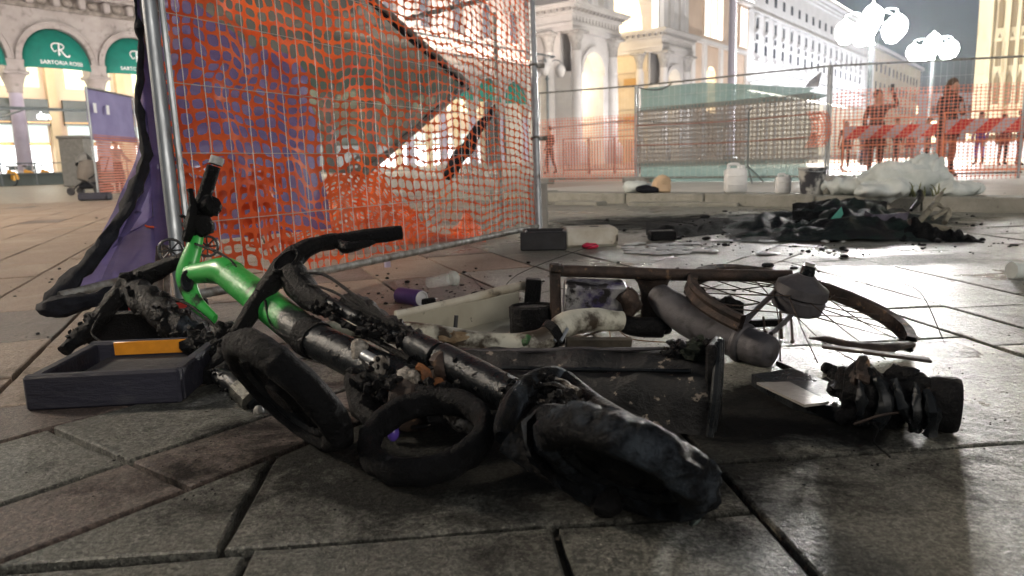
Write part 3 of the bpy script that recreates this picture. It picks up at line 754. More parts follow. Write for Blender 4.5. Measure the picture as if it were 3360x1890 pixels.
def pier(t0, t1, tc, r_, zs, depth_back, m_front):
    P = 3.0
    w_ = MB(); arch_wall(w_, t0, t1, P - 1.2, P, 0, 12.6, tc, r_, zs); fbox(w_, t0, t0 + 1.0, -depth_back, P - 1.2, 0, 12.6)
    fbox(w_, t1 - 1.0, t1, -depth_back, P - 1.2, 0, 12.6)
    w_.build('pier_wall', m_front, por, smooth=False)
    e_ = MB()
    for (z0, z1, oo) in ((12.6, 13.0, .55), (13.003, 13.35, .65), (13.353, 14.15, .5)):
        fbox(e_, t0 - oo, t1 + oo, -depth_back, P + oo, z0, z1)
    e_.build('frieze', M['marble'], por, smooth=False)
    e_ = MB()
    for (z0, z1, oo) in ((14.153, 14.35, .75), (14.6, 14.8, 1.2), (14.803, 15.05, 1.4)):
        fbox(e_, t0 - oo, t1 + oo, -depth_back, P + oo, z0, z1)
    fbox(e_, t0 - .7, t1 + .7, -depth_back, P + .7, 14.35, 14.6)
    e_.build('cornice', M['marble'], por, smooth=False)
    dm = MB().box((0, 0, 0), (.32, .4, .24)).mesh('dentil'); dm.materials.append(M['marble_dark'])
    t_ = t0 - .6
    while t_ < t1 + .7:
        o_ = link('dentil', dm, por); o_.matrix_local = wm(por).inverted() @ FM @ Matrix.Translation((t_, P + .92, 14.475)); t_ += .72
    y_ = P + .4
    while y_ > -2:
        o_ = link('dentil', dm, por); o_.matrix_local = wm(por).inverted() @ FM @ Matrix.Translation((t0 - .92, y_, 14.475)) @ Matrix.Rotation(math.pi / 2, 4, 'Z'); y_ -= .72
    # carved letters of the frieze: small raised panels
    fm = MB().box((0, 0, 0), (.22, .06, .42)).mesh('frieze_ornament'); fm.materials.append(M['marble_dark'])
    t_ = t0 + .3
    while t_ < t1:
        o_ = link('frieze_ornament', fm, por); o_.matrix_local = wm(por).inverted() @ FM @ Matrix.Translation((t_, P + .52, 13.75)); t_ += .62
    for (tt, oo) in ((t0 + .55, P + .25), (t1 - .55, P + .25), (t0 - .15, P - 2.4)):
        o_ = link('column', shme, por); o_.matrix_local = wm(por).inverted() @ FM @ Matrix.Translation((tt, oo, 1.8))
        o2 = link('capital', capme, o_); o2.matrix_local = Matrix.Translation((0, 0, 9.0))
    mo = MB(); Ma = FM @ Matrix.Translation((tc, P, zs)) @ Matrix.Rotation(math.pi / 2, 4, 'X')
    mo.lathe([(r_ + .02, .02), (r_ + .02, -.2), (r_ + .5, -.25), (r_ + .5, .02)], Ma, 18, arc=(0, math.pi)); mo.build('archivolt', M['marble'], por)
    e_ = MB(); arch_back = fbox(e_, t0 + 1.0, t1 - 1.0, -depth_back, -depth_back + .2, 0, 12.6); e_.build('lit_passage', M['glow_warm'], por, smooth=False)
    # attic over the entablature
    e_ = MB(); fbox(e_, t0 + .1, t1 - .1, -depth_back, P - .2, 15.05, 22); e_.build('attic', M['marble'], por, smooth=False)
    for tt in (t0 + .9, (t0 + t1) / 2, t1 - .9):
        e_ = MB(); fbox(e_, tt - .55, tt + .55, P - .2, P + .35, 15.05, 22); e_.build('attic_pilaster', M['facade_w'], por, smooth=False)
pier(47.6, 56.0, 51.8, 2.1, 8.9, 5.0, M['marble'])
pier(67.2, 75.0, 71.1, 1.9, 9.0, 10.0, M['marble'])
for (tt, oo, en) in ((51.8, -1.5, 1000), (71.1, -4, 1200)):
    li = bpy.data.lights.new('passage_lantern_light', 'POINT'); li.energy = en; li.color = (1, .84, .56); li.shadow_soft_size = .4
    lo = bpy.data.objects.new('passage_lantern_light', li); col.objects.link(lo); lo.location = F(tt, oo, 7.5)
    a = MB(); a.blob(F(tt, oo, 8.2), .3, 10); a.tube([F(tt, oo, 8.4), F(tt, oo, 12.5)], .03, 6); a.build('lantern', M['glow_warm'], por)
# inner jamb of the great arch (side of the second pier), banded and warm
jb = MB()
for i in range(7):
    z0 = i * 2.1; fbox(jb, 67.0 - (.18 if i % 2 else .0), 67.19, -10, 1.6, z0, z0 + 2.1)
jb.build('jamb', M['marble_gold'], por, smooth=False)
for i in range(4):
    a = MB(); fbox(a, 66.72, 66.8, -9.2 + i * 2.6, -7.4 + i * 2.6, 4.6, 5.4); fbox(a, 66.72, 66.8, -9.2 + i * 2.6, -7.4 + i * 2.6, 9.0, 9.8); a.build('relief_panel', M['brass'], por, smooth=False)
# vault and the gallery behind it
e = MB(); fbox(e, 56.0, 67.2, -11.0, -10.8, 0, 13); e.build('gallery_end', M['glow_warm'], por, smooth=False)
e = MB()
Ma = FM @ Matrix.Translation((61.6, -10, 15.2)) @ Matrix.Rotation(math.pi / 2, 4, 'X')
e.lathe([(5.5, 0), (5.5, -12)], Ma, 20, arc=(0, math.pi)); e.build('vault', M['glow_gold'], por)
e = MB(); fbox(e, 56.2, 67.0, -10.6, -10.4, 13, 20.6); e.build('lunette', M['glow_gold'], por, smooth=False)
e = MB(); arch_wall(e, 56.0, 67.2, 1.0, 2.6, 15.1, 24, 61.6, 5.2, 15.2); e.build('great_arch', M['marble'], por, smooth=False)
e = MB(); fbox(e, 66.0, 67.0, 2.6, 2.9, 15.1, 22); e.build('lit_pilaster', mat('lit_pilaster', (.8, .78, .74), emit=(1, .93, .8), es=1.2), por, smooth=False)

# ---- corner building right after the portal, peach plaster
cb = thing('peach_corner_building', 'peach corner building with oculi and tall lit windows beside the portal', 'building', F(90, 0, 0))
e = MB(); fbox(e, 76.2, 102, -14, 1.2, 0, 30); e.build('wall', M['facade_p'], cb, smooth=False)
for (tt, zz, rr) in ((86.5, 25.2, .75), (92.0, 25.2, .85), (97.5, 25.2, .85)):
    a = MB(); a.lathe([(.02, .05), (rr, .05)], FM @ Matrix.Translation((tt, 1.2, zz)) @ Matrix.Rotation(math.pi / 2, 4, 'X') @ Matrix.Scale(-1, 4, V((0, 0, 1))), 16); o = a.build('oculus', M['window_dark'], cb)
    a = MB(); a.torus(FM @ Matrix.Translation((tt, 1.22, zz)) @ Matrix.Rotation(math.pi / 2, 4, 'X'), rr + .1, .12, 20, 6); a.build('rim', M['facade_w'], o)
for (t0, t1) in ((84.5, 91.5), (98.2, 101.6)):
    a = MB(); fbox(a, t0, t1, 1.2, 1.26, 16.6, 22.2); o = a.build('lit_window', mat('lit_window', (.8, .8, .8), emit=(1, .95, .86), es=1.6) if t0 < 90 else bpy.data.materials['lit_window'], cb, smooth=False)
    for i in range(4):
        tt = t0 + (t1 - t0) * i / 3; a = MB(); fbox(a, tt - .15, tt + .15, 1.2, 1.4, 16.6, 22.2); a.build('mullion', M['facade_p'], o, smooth=False)
a = MB(); fbox(a, 76.2, 102.3, 1.2, 2.0, 22.6, 23.2); a.build('cornice', M['facade_w'], cb, smooth=False)
a = MB(); fbox(a, 76.3, 102.2, 1.9, 2.0, 23.21, 23.3); a.build('cornice_light', M['glow_strip'], cb, smooth=False)
a = MB(); fbox(a, 76.2, 102.3, 1.2, 1.9, 15.4, 15.9); a.build('string_course', M['facade_w'], cb, smooth=False)
a = MB(); arch = [(-1.7, 6.5), (1.7, 6.5)] + [(1.7 * math.cos(math.pi * i / 10), 11 + 1.7 * math.sin(math.pi * i / 10)) for i in range(11)]
a.prism(arch, FM @ Matrix.Translation((87.5, 1.22, 0)) @ Matrix.Rotation(math.pi / 2, 4, 'X'), .06); o = a.build('arched_window', M['glow_gold'], cb, smooth=False)
for i in range(5):
    a = MB(); tt = 86.2 + i * .65; fbox(a, tt, tt + .12, 1.25, 1.32, 6.5, 12.3); a.build('bar', M['brass'], o, smooth=False)
for tt in (80.6, 84.6, 90.6, 96.2, 101.2):
    a = MB(); fbox(a, tt - .5, tt + .5, 1.2, 1.6, 0, 15.4); a.build('pilaster', M['facade_w'], cb, smooth=False)

# ---- long white palace beyond it
lp = thing('long_white_palace', 'long white palace with four rows of windows and a deep lit cornice', 'building', F(140, 0, 0))
LA, LB = 102.4, 186
e = MB(); fbox(e, LA, LB, -14, 1.0, 11.6, 28.6); e.build('wall', M['facade_w'], lp, smooth=False)
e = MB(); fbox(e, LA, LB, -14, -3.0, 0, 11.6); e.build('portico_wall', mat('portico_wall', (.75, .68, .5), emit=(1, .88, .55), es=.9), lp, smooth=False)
e = MB(); fbox(e, LA - .4, LB + .4, -14, 1.9, 28.6, 29.1); fbox(e, LA - .8, LB + .8, -14, 2.7, 29.103, 29.8); fbox(e, LA - .3, LB + .3, -14, 1.5, 28.1, 28.597); e.build('cornice', M['facade_w'], lp, smooth=False)
e = MB(); fbox(e, LA, LB, 2.2, 2.6, 29.81, 29.95); e.build('cornice_light', M['glow_strip'], lp, smooth=False)
e = MB(); fbox(e, LA, LB, -14, .6, 29.8, 31.6); e.build('parapet', M['facade_w'], lp, smooth=False)
for (z, h) in ((22.3, .35), (15.3, .4), (12.6, .5)):
    e = MB(); fbox(e, LA, LB, 1.0, 1.4, z, z + h); e.build('string_course', M['facade_w'], lp, smooth=False)
w1 = MB().box((0, 0, 0), (1.15, .1, 1.5)).mesh('window'); w1.materials.append(M['window_dark'])
w2 = MB().box((0, 0, 0), (1.3, .1, 3.3)).mesh('window'); w2.materials.append(M['window_dark'])
sr = MB(); sr.box((0, .1, 1.95), (2.2, .5, .25)); sr.box((0, .1, -1.8), (2.0, .45, .2)); sr.box((-.85, .05, 0), (.25, .2, 3.6)); sr.box((.85, .05, 0), (.25, .2, 3.6)); srm = sr.mesh('surround'); srm.materials.append(M['facade_w'])
pq = MB(); pq.prism([(-1.3, 0), (1.3, 0), (0, .8)], Matrix.Translation((0, .2, 2.2)) @ Matrix.Rotation(math.pi / 2, 4, 'X'), .5); pdq = pq.mesh('pediment'); pdq.materials.append(M['facade_w']); pd = MB(); pd.box((0, .35, -1.9), (2.4, .9, .25)); 
for i in range(7): pd.box((-1.05 + i * .35, .7, -1.5), (.12, .12, .6))
pd.box((0, .7, -1.15), (2.4, .18, .12)); pdm = pd.mesh('balcony'); pdm.materials.append(M['facade_w'])
cr = MB(); cr.box((0, -.4, 5.0), (1.3, 1.2, 10.0)); cr.box((0, -.4, 10.2), (1.8, 1.5, .5)); crm = cr.mesh('portico_pier'); crm.materials.append(M['facade_w'])
for i in range(17):
    tt = 106.6 + i * 4.6
    Lx = wm(lp).inverted() @ FM
    o = link('window', w1, lp); o.matrix_local = Lx @ Matrix.Translation((tt, 1.02, 25.2))
    o = link('window', w2, lp); o.matrix_local = Lx @ Matrix.Translation((tt, 1.02, 20.0)); c = link('surround', srm, o)
    o = link('window', w1, lp); o.matrix_local = Lx @ Matrix.Translation((tt, 1.03, 15.9 + 1.2)); c = link('balcony', pdm, o); c = link('pediment', pdq, o)
    o = link('portico_pier', crm, lp); o.matrix_local = Lx @ Matrix.Translation((tt - 2.3, 0.6, 0))
e = MB(); fbox(e, LA, LB, -3, -2.9, 11.0, 11.5); e.build('portico_light', M['glow_strip'], lp, smooth=False)
e = MB(); fbox(e, LA, LB, .9, 1.6, 10.6, 11.6); e.build('portico_beam', M['facade_w'], lp, smooth=False)

# ---- hipped-roof palace at the far end
hp = thing('hipped_roof_palace', 'cream palace with grey hipped roof beyond the long white palace', 'building', F(215, 0, 0))
e = MB(); fbox(e, 190, 262, -30, 2, 0, 25.4); e.build('wall', mat('cream_facade', (.70, .62, .48), (.64, .56, .43), .3, .8), hp, smooth=False)
e = MB(); fbox(e, 189.8, 190, -30, 2.2, 0, 25.5); e.build('end_wall', M['facade_w'], hp, smooth=False)
e = MB(); fbox(e, 189, 263, -31, 3, 25.4, 26.2); e.build('cornice', M['facade_w'], hp, smooth=False)
e = MB(); e.add([F(189.5, 2.6, 26.2), F(262, 2.6, 26.2), F(262, -30, 26.2), F(189.5, -30, 26.2), F(200, -9, 32), F(252, -9, 32)], [(0, 1, 5, 4), (1, 2, 5), (2, 3, 4, 5), (3, 0, 4), (0, 3, 2, 1)])
e.build('roof', mat('slate_roof', (.20, .22, .23), (.15, .17, .18), 2, .6), hp, smooth=False)
w3 = MB().box((0, 0, 0), (.1, 1.3, 2.0)).mesh('window'); w3.materials.append(M['window_dark'])
w4 = MB().box((0, 0, 0), (1.4, .1, 2.2)).mesh('window'); w4.materials.append(M['window_dark'])
for z in (12, 16.6, 21.2):
    for i in range(4):
        o = link('window', w3, hp); o.matrix_local = wm(hp).inverted() @ FM @ Matrix.Translation((189.79, -1.5 - i * 5, z))
    for i in range(12):
        o = link('window', w4, hp); o.matrix_local = wm(hp).inverted() @ FM @ Matrix.Translation((193.5 + i * 5.6, 2.02, z))
for i in range(6):
    a = MB(); a.tube([F(220 + i * 3, -6, 30.4), F(220 + i * 3 + 1.5, -6, 33 + (i % 3))], .05, 5); a.build('aerial', M['facade_w'], hp)
# roof terrace lights
e = MB(); fbox(e, 212, 246, 1.2, 1.6, 26.22, 27.0); e.build('terrace_light', M['glow_strip'], hp, smooth=False)
# low cream block closing the street
bl = thing('street_end_block', 'pale block closing the street left of the cathedral', 'building', (140, 240, 0))
e = MB(); e.box((142, 250, 9), (60, 10, 18)); e.build('wall', mat('street_end_wall', (.45, .50, .55), (.40, .44, .5), .3, .8), bl, smooth=False)
for i in range(9):
    for z in (4, 8.5, 13):
        a = MB(); a.box((118 + i * 6, 244.95, z), (2.0, .1, 2.6)); a.build('window', M['window_dark'] if (i + z) % 2 < 1 else M['glow_warm'], bl, smooth=False)

# ---- the cathedral's corner on the right
M['duomo'] = mat('cathedral_marble', (.78, .70, .50), (.60, .50, .32), .8, .7, bump=.4, bscale=3, c3=(.34, .26, .14), scale3=1.8, thr3=(.52, .72), stretch=(1, 1, .18))
ca = thing('cathedral', 'floodlit yellowish marble cathedral corner at the right edge', 'building', (28, 43, 0))
CD = V((.805, -.593, 0)); CN = V((-.593, -.805, 0)); C0 = at(3196, 300, 43); C0.z = 0
CMx = Matrix((CD, CN, V((0, 0, 1)))).transposed().to_4x4(); CMx.translation = C0
def cbox(mb_, t0, t1, o0, o1, z0, z1, bev=0): return mb_.box(((t0 + t1) / 2, (o0 + o1) / 2, (z0 + z1) / 2), (t1 - t0, o1 - o0, z1 - z0), CMx, bev)
e = MB(); cbox(e, .35, 24, -30, 0, 0, 30); e.build('wall', M['duomo'], ca, smooth=False)
for (tt, w_, oo) in ((.35, .7, .5), (1.35, .28, .22), (1.85, .2, .16), (2.5, .65, .6), (3.3, .25, .2), (3.9, .25, .2), (4.8, .8, .7), (6, .3, .2), (7.4, .8, .7)):
    e = MB(); cbox(e, tt - w_ / 2, tt + w_ / 2, -.6, oo, 0, 30, .03); e.build('buttress', M['duomo'], ca, smooth=False)
for z in (1.2, 2.6, 6.2, 9.0, 12.5):
    e = MB(); cbox(e, .0, 24, 0, .12 if z > 2 else .8, z, z + .18, .02); e.build('moulding', M['duomo'], ca, smooth=False)
for i in range(5):
    for tt in (1.02, 1.6, 2.1, 2.95, 3.6):
        e = MB(); e.prism([(-.13, 0), (.13, 0), (.13, 1.3), (0, 1.75), (-.13, 1.3)], CMx @ Matrix.Translation((tt, .02, 2.9 + i * 2.0)) @ Matrix.Rotation(math.pi / 2, 4, 'X'), .1); e.build('niche', mat('niche', (.25, .19, .11), rough=.9) if i == 0 and tt < 1.1 else bpy.data.materials['niche'], ca, smooth=False)
e = MB(); cbox(e, -.6, 24, 0, 3.2, -.01, .9); e.build('plinth', M['facade_w'], ca, smooth=False)

# ================================================================== STREET LAMPS
M['iron'] = mat('lamp_iron', (.10, .12, .13), (.15, .17, .18), 10, .5, metal=.3)
def lamp(p, h, label, globes, energy, color=(1, .97, .93)):
    t = thing('street_lamp', label, 'street lamp', p, 0, None)
    b = V(p); a = MB(); a.lathe([(.34, 0), (.34, .5), (.2, .7), (.16, 1.3), (.10, 1.5), (.085, h - .7), (.16, h - .6), (.06, h - .4)], Matrix.Translation(b), 12); a.build('post', M['iron'], t)
    for i in range(globes):
        an = 2 * math.pi * i / (globes - 1) + .3
        q = b + V((math.cos(an) * 1.05, math.sin(an) * 1.05, h)) if i < globes - 1 else b + V((0, 0, h + .55))
        if i < globes - 1:
            m_ = b + V((math.cos(an) * .55, math.sin(an) * .55, h + .75)); a = MB(); a.tube([b + V((0, 0, h - .5)), b + V((math.cos(an) * .22, math.sin(an) * .22, h + .3)), m_, q + V((0, 0, .68)), q + V((0, 0, .4))], .04, 6, sub=4); a.build('arm', M['iron'], t)
        a = MB(); a.lathe([(.04, -.5), (.2, -.45), (.36, -.2), (.40, .05), (.34, .28), (.2, .42), (.06, .5), (.02, .62)], Matrix.Translation(q), 14); a.build('globe', M['lamp_white'] if energy else M['marble'], t)
    if not energy: return
    li = bpy.data.lights.new('street_lamp_light', 'POINT'); li.energy = energy; li.color = color; li.shadow_soft_size = .9
    lo = bpy.data.objects.new('street_lamp_light', li); col.objects.link(lo); lo.location = b + V((0, 0, h + .1))
p = at(2862, 100, 33); lamp((p.x, p.y, 0), p.z, 'nearest street lamp with glowing globe cluster on tall iron post', 6, 22000)
p = at(3062, 168, 47); lamp((p.x, p.y, 0), p.z, 'farther street lamp with glowing globes left of the cathedral', 6, 24000)
lamp((-11.5, 5.5, 0), 6.4, 'warm street lamp on the left side of the square', 6, 6500, (1, .80, .58))
p = at(1795, 232, 58); lamp((p.x, p.y, 0), p.z, 'unlit street lamp in front of the marble portal pier', 4, 0)

# floodlight rails that wash the facades
def wash(name, t0, t1, o, z, tz, energy, color, parent):
    a = MB(); fbox(a, t0, t1, o - .06, o + .06, z - .16, z - .02); a.build('floodlight_rail', M['iron'], parent, smooth=False)
    k = max(1, int((t1 - t0) / 10))
    for i in range(k + 1):
        tt = t0 + (t1 - t0) * i / k; b = MB(); b.tube([F(tt, 0, z - .4), F(tt, o, z - .1)], .05, 6); b.build('rail_arm', M['iron'], parent)
    li = bpy.data.lights.new(name, 'AREA'); li.shape = 'RECTANGLE'; li.size = t1 - t0; li.size_y = .12; li.energy = energy; li.color = color
    lo = bpy.data.objects.new(name, li); col.objects.link(lo)
    c = F((t0 + t1) / 2, o, z); d = (F((t0 + t1) / 2, 0, tz) - c).normalized()
    zx = FD; zz = -d; zy = zz.cross(zx)
    Mx = Matrix((zx, zy, zz)).transposed().to_4x4(); Mx.translation = c; lo.matrix_world = Mx
wash('palace_floodlight', LA, LB, 7.5, 12.0, 21, 9500, (.93, .95, 1.0), lp)
wash('corner_floodlight', 77, 101.5, 6.0, 8.0, 20, 650, (1, .92, .84), cb)
wash('portal_floodlight', 47, 75, 9.5, 4.0, 11, 2000, (1, .96, .95), por)
wash('arcade_floodlight', 21, tB, 3.2, 10.0, 13, 2600, (1, .84, .72), arc)
wash('arcade_floodlight', tA, 21, 3.4, 3.6, 9, 700, (1, .88, .84), arc)

# night haze over the square: the lamps glow in it
hz = MB(); hz.box((0, 0, 19.5), (700, 700, 41)); hzo = hz.build('haze', None, smooth=False) if False else None
hm = bpy.data.materials.new('haze'); hm.use_nodes = True; hn = hm.node_tree.nodes; hn.clear(); ho = hn.new('ShaderNodeOutputMaterial'); hv = hn.new('ShaderNodeVolumePrincipled')
hv.inputs['Color'].default_value = (.80, .90, 1.0, 1); hv.inputs['Density'].default_value = .0005; hv.inputs['Anisotropy'].default_value = .55
hm.node_tree.links.new(hv.outputs[0], ho.inputs['Volume'])
hzo = hz.build('haze', hm, smooth=False); props(hzo, kind='stuff')

# ================================================================== FENCES
def steel_tube(mb_, a, b, r=.021, n=10): return mb_.tube([a, b], r, n)
# --- near panel: 3 m mesh panel with an orange safety net, leaning
BL, BR = gr(604, 1015, .05), gr(1768, 762, .05)
TL = BL + (at(486, -20, 2.62) - BL).normalized() * 2.0
TR = BR + (at(1743, -20, 5.42) - BR).normalized() * 2.0
def PA(s, t): return (BL * (1 - s) + BR * s) * (1 - t) + (TL * (1 - s) + TR * s) * t
pn = (BR - BL).cross(V((0, 0, 1))).normalized()         # faces the camera side
if pn.y > 0: pn = -pn
fa = thing('mesh_fence_panel', 'leaning wire mesh fence panel with bright orange safety net, nearest to the camera', 'fence', (BL.x, BL.y, 0))
mb = MB(); steel_tube(mb, BL - (TL - BL) * .02, TL, .0235, 14); mb.build('post', M['steel'], fa)
mb = MB(); mb.tube([BL + V((.0365, .01, 0)), TL + V((.0365, .01, 0))], .011, 8); mb.build('weld_rail', M['steel'], fa)
mb = MB(); steel_tube(mb, BR - (TR - BR) * .025, TR, .0235, 14); mb.build('post', M['steel'], fa)
mb = MB(); mb.tube([PA(0, .02), PA(.3, .016), PA(.7, .018), PA(1, .02)], .0165, 10); mb.build('bottom_rail', M['steel_old'], fa)
mb = MB(); steel_tube(mb, TL, TR, .021); mb.build('top_rail', M['steel'], fa)
mb = MB()
for i in range(1, 30):
    s = i / 30; off = pn * (.004 * math.sin(i * 1.7)); mb.tube([PA(s + .004 * math.sin(i * 3.1), .02) + off, PA(s, .5) + off * 2, PA(s - .003 * math.sin(i), 1) + off], .0016, 5, cap=False)
for j in range(1, 9):
    t = .02 + j * .12; mb.tube([PA(0, t), PA(.5, t + .002), PA(1, t)], .0016, 5, cap=False)
mb.build('wire_mesh', M['wire'], fa)
mb = MB()
for q in (PA(1, .58), PA(1, .32)):
    mb.torus(frame(q, TR - BR), .03, .007, 14, 6); mb.box(q + V((.05, -.01, 0)), (.05, .02, .03), None, .004)
mb.build('clamp', M['steel_old'], fa)
# the net, sagging and bunched towards the left, hung with its foot loose
def PN(s, t):
    s2 = s ** 1.08
    ts = t * (1 - .10 * math.exp(-((s - .98) / .12) ** 2)) + .0
    sag = .05 * math.sin(math.pi * s) * (t - .3) - .10 * s * t * (1 - t)
    wob = .02 * noise.noise(V((s * 9, t * 6, 1))) + .012 * noise.noise(V((s * 23, t * 16, 4)))
    base = .052 - .03 * s + .035 * noise.noise(V((s * 5, 3, 0)))
    tt = base + ts * .97 + sag + wob * (1.6 - s)
    ss = .012 + s2 * .982 + .010 * noise.noise(V((s * 7, t * 11, 9))) + .03 * (1 - s) * noise.noise(V((2.2, t * 5, 7)))
    off = .02 + .05 * math.sin(math.pi * s) * abs(noise.noise(V((s * 4, t * 3, 2)))) + .02 * noise.noise(V((s * 15, t * 11, 5))) * (1.3 - s)
    return PA(min(max(ss, .004), .997), tt) - pn * off
mb = MB(); mb.net(PN, 50, 38, hx=lambda p: .405 + .055 * min(1, p[0] * 1.6) + .06 * noise.noise(V((p[0] * 8, p[1] * 8, 0))), hy=lambda p: .37 + .085 * min(1, p[0] * 1.5) + .05 * noise.noise(V((p[0] * 7, p[1] * 9, 4))))
o = mb.build('safety_net', M['orange_net'], fa, fix=False); props(o, kind='stuff')
# doubled, bunched strip of net near the left post
def PN2(s, t):
    q = PN(.02 + s * .40, .02 + t * .97); return q - pn * (.05 + .03 * noise.noise(V((s * 9, t * 14, 8)))) + V((0, 0, .02 * noise.noise(V((s * 11, t * 9, 3)))))
mb = MB(); mb.net(PN2, 19, 38, hx=.39, hy=.32, skip=lambda s, t: noise.noise(V((s * 3.2, t * 5.1, 6))) > (-.2 - .6 * (s - .3)))
o = mb.build('net_fold', M['orange_net'], fa, fix=False); props(o, kind='stuff')
# --- heap of torn net against the foot of the panel
def heap(fn0, name, label, c, nu, nv, fn):
    mb_ = MB(); mb_.net(fn, nu, nv, .33, .27); o_ = mb_.build(name, M['orange_net'], None, fix=False); return props(o_, label, 'netting')
h0, h1 = gr(1020, 835), gr(1600, 790)
def HP(s, t):
    b = h0 * (1 - s) + h1 * s; hgt = .52 * math.exp(-((s - .30) / .26) ** 2) + .05 + .12 * max(0, .3 - s)
    q = b - pn * (.10 + .35 * (1 - t) * t * 4 * .3) + V((0, .25 * t, hgt * t))
    q += V((.05 * noise.noise(q * 6), .10 * noise.noise(q * 5 + V((3, 1, 2))), .06 * noise.noise(q * 7 + V((1, 8, 2))) * min(1, t * 3)))
    q.z = max(.006, q.z); return q
heap(None, 'torn_netting', 'torn orange netting heaped behind the foot of the mesh fence panel', h0, 30, 24, HP)
hq = [gr(1560, 790), gr(1500, 770)]
def HP2(s, t):
    a = at(1535, 690, 5.05); a2 = gr(1600, 800); b2 = gr(1480, 775)
    q = a * (1 - t) + (a2 * s + b2 * (1 - s)) * t; q += V((.04 * noise.noise(q * 9), .06 * noise.noise(q * 8), .025 * noise.noise(q * 11)))
    q.z = max(.008, q.z); return q
mb = MB(); mb.net(HP2, 9, 14, .3, .25); props(mb.build('netting_tail', M['orange_net'], None, fix=False), 'loose tail of orange netting trailing onto the paving near the right post', 'netting')

# --- fallen panel with dark green shade net behind it
def QD(a, b, c, d): return lambda s, t: (a * (1 - s) + b * s) * (1 - t) + (d * (1 - s) + c * s) * t
c1, c2, c3, c4 = at(1537, 276, 5.6), at(1195, 572, 4.7), at(560, 540, 3.4), at(600, -560, 4.3)
fb = thing('tilted_fence_panel', 'tilted fence panel with dark green shade net seen behind the orange net', 'fence', (c2.x, c2.y, 0))
for a, b in ((c1, c2), (c4, c1)):
    mb = MB(); steel_tube(mb, a, b, .02); mb.build('frame_tube', M['steel_old'], fb)
q4 = QD(c3, c2, c1, c4)
mb = MB(); mb.sheet(lambda s, t: q4(s, t) + V((0, .03 + .05 * math.sin(s * 3) * math.sin(t * 3) + .02 * noise.noise(V((s * 5, t * 5, 0))), 0)), 16, 14); mb.build('shade_net', M['green_net'], fb, fix=False)
mb = MB(); mb.tube([c1 + (c4 - c1) * k / 8 + V((.0, .012, -.03 + .012 * math.sin(k * 2.2))) for k in range(9)], .024, 8, flat=.5, sub=2); mb.build('hem', M['black_cloth'], fb)
mb = MB(); mb.tube([c1 + (c2 - c1) * k / 8 + V((-.03, .012, .012 * math.sin(k * 2.9))) for k in range(9)], .014, 8, flat=.5, sub=2); mb.build('hem', M['black_cloth'], fb)
# shred of grey net hanging on the next panel, black hem
d1, d2, d3, d4 = at(1625, 345, 6.6), at(1462, 585, 6.2), at(1640, 590, 6.5), at(1640, 400, 6.7)
fcn = thing('hanging_net_shred', 'triangular grey net shred with black hem hanging behind the orange net', 'netting', (d3.x, d3.y, 0))
mb = MB(); mb.sheet(lambda s, t: (d1 * (1 - t) + (d2 * (1 - s) + d3 * s) * t) + V((0, .03 * noise.noise(V((s * 4, t * 6, 2))), 0)), 8, 10); mb.build('net', M['grey_net'], fcn, fix=False)
mb = MB(); mb.tube([d1 + (d2 - d1) * k / 7 + V((.012 * math.sin(k * 2), 0, .012 * math.sin(k * 3))) for k in range(8)], [.012, .03, .045, .05, .06, .06, .055, .04], 8, sub=2, rough=.01); mb.build('hem', M['black_cloth'], fcn)
mb = MB(); steel_tube(mb, V((d3.x, d3.y, 0)), at(1622, 40, 6.6), .018); mb.build('post', M['steel_old'], fcn)
# upper slanting rail crossing behind
ra, rb = at(1335, 62, 5.3), at(1660, -20, 6.5)
mb = MB(); steel_tube(mb, ra, rb, .016)
for k in range(9): mb.torus(frame(ra + (rb - ra) * (k + .5) / 9, rb - ra), .017, .006, 10, 5)
props(mb.build('slanting_rail', M['steel_old'], None), 'thin slanting steel rail tied with dark straps, high behind the orange net', 'rail')

# --- violet debris net: end post, flap on the left and sheet behind the orange net
vb, vt = gr(520, 985), at(470, -30, 2.72)
fv = thing('violet_net_fence', 'fence post with violet debris net and black hem flapping to the left', 'fence', (vb.x, vb.y, 0))
mb = MB(); steel_tube(mb, vb, vt, .020, 12); mb.build('post', M['steel_old'], fv)
mb = MB(); steel_tube(mb, vb + V((.032, .012, 0)), vt + V((.032, .012, 0)), .013, 10); mb.build('brace', M['steel_old'], fv)
hemp = [at(447, -30, 2.70), at(452, 60, 2.70), at(462, 130, 2.70), at(458, 260, 2.69), at(461, 400, 2.67), at(478, 510, 2.64), at(452, 600, 2.60), at(405, 700, 2.52), at(345, 790, 2.45), at(275, 880, 2.40), at(205, 950, 2.36), at(165, 1000, 2.33)]
posts = [vb * (1 - k / 11) + vt * (k / 11) for k in range(12)][::-1]
posts[-1] = at(505, 880, 2.58); posts[-2] = at(512, 800, 2.62); posts[-3] = at(510, 700, 2.66)
bott = [at(165, 1000, 2.33), at(300, 950, 2.37), at(430, 915, 2.45), at(505, 880, 2.58)]
def VF(s, t):
    x = t * 11; i = min(10, int(x)); f = x - i
    a = hemp[i] * (1 - f) + hemp[i + 1] * f; b = posts[i] * (1 - f) + posts[i + 1] * f
    q = a * (1 - s) + b * s
    return q + V((.0, .02 * math.sin(s * 14 + t * 3) * s * (1 - s) * 4, .008 * noise.noise(V((s * 5, t * 9, 0)))))
mb = MB(); mb.sheet(VF, 14, 40); mb.build('debris_net', M['purple_net'], fv, fix=False)
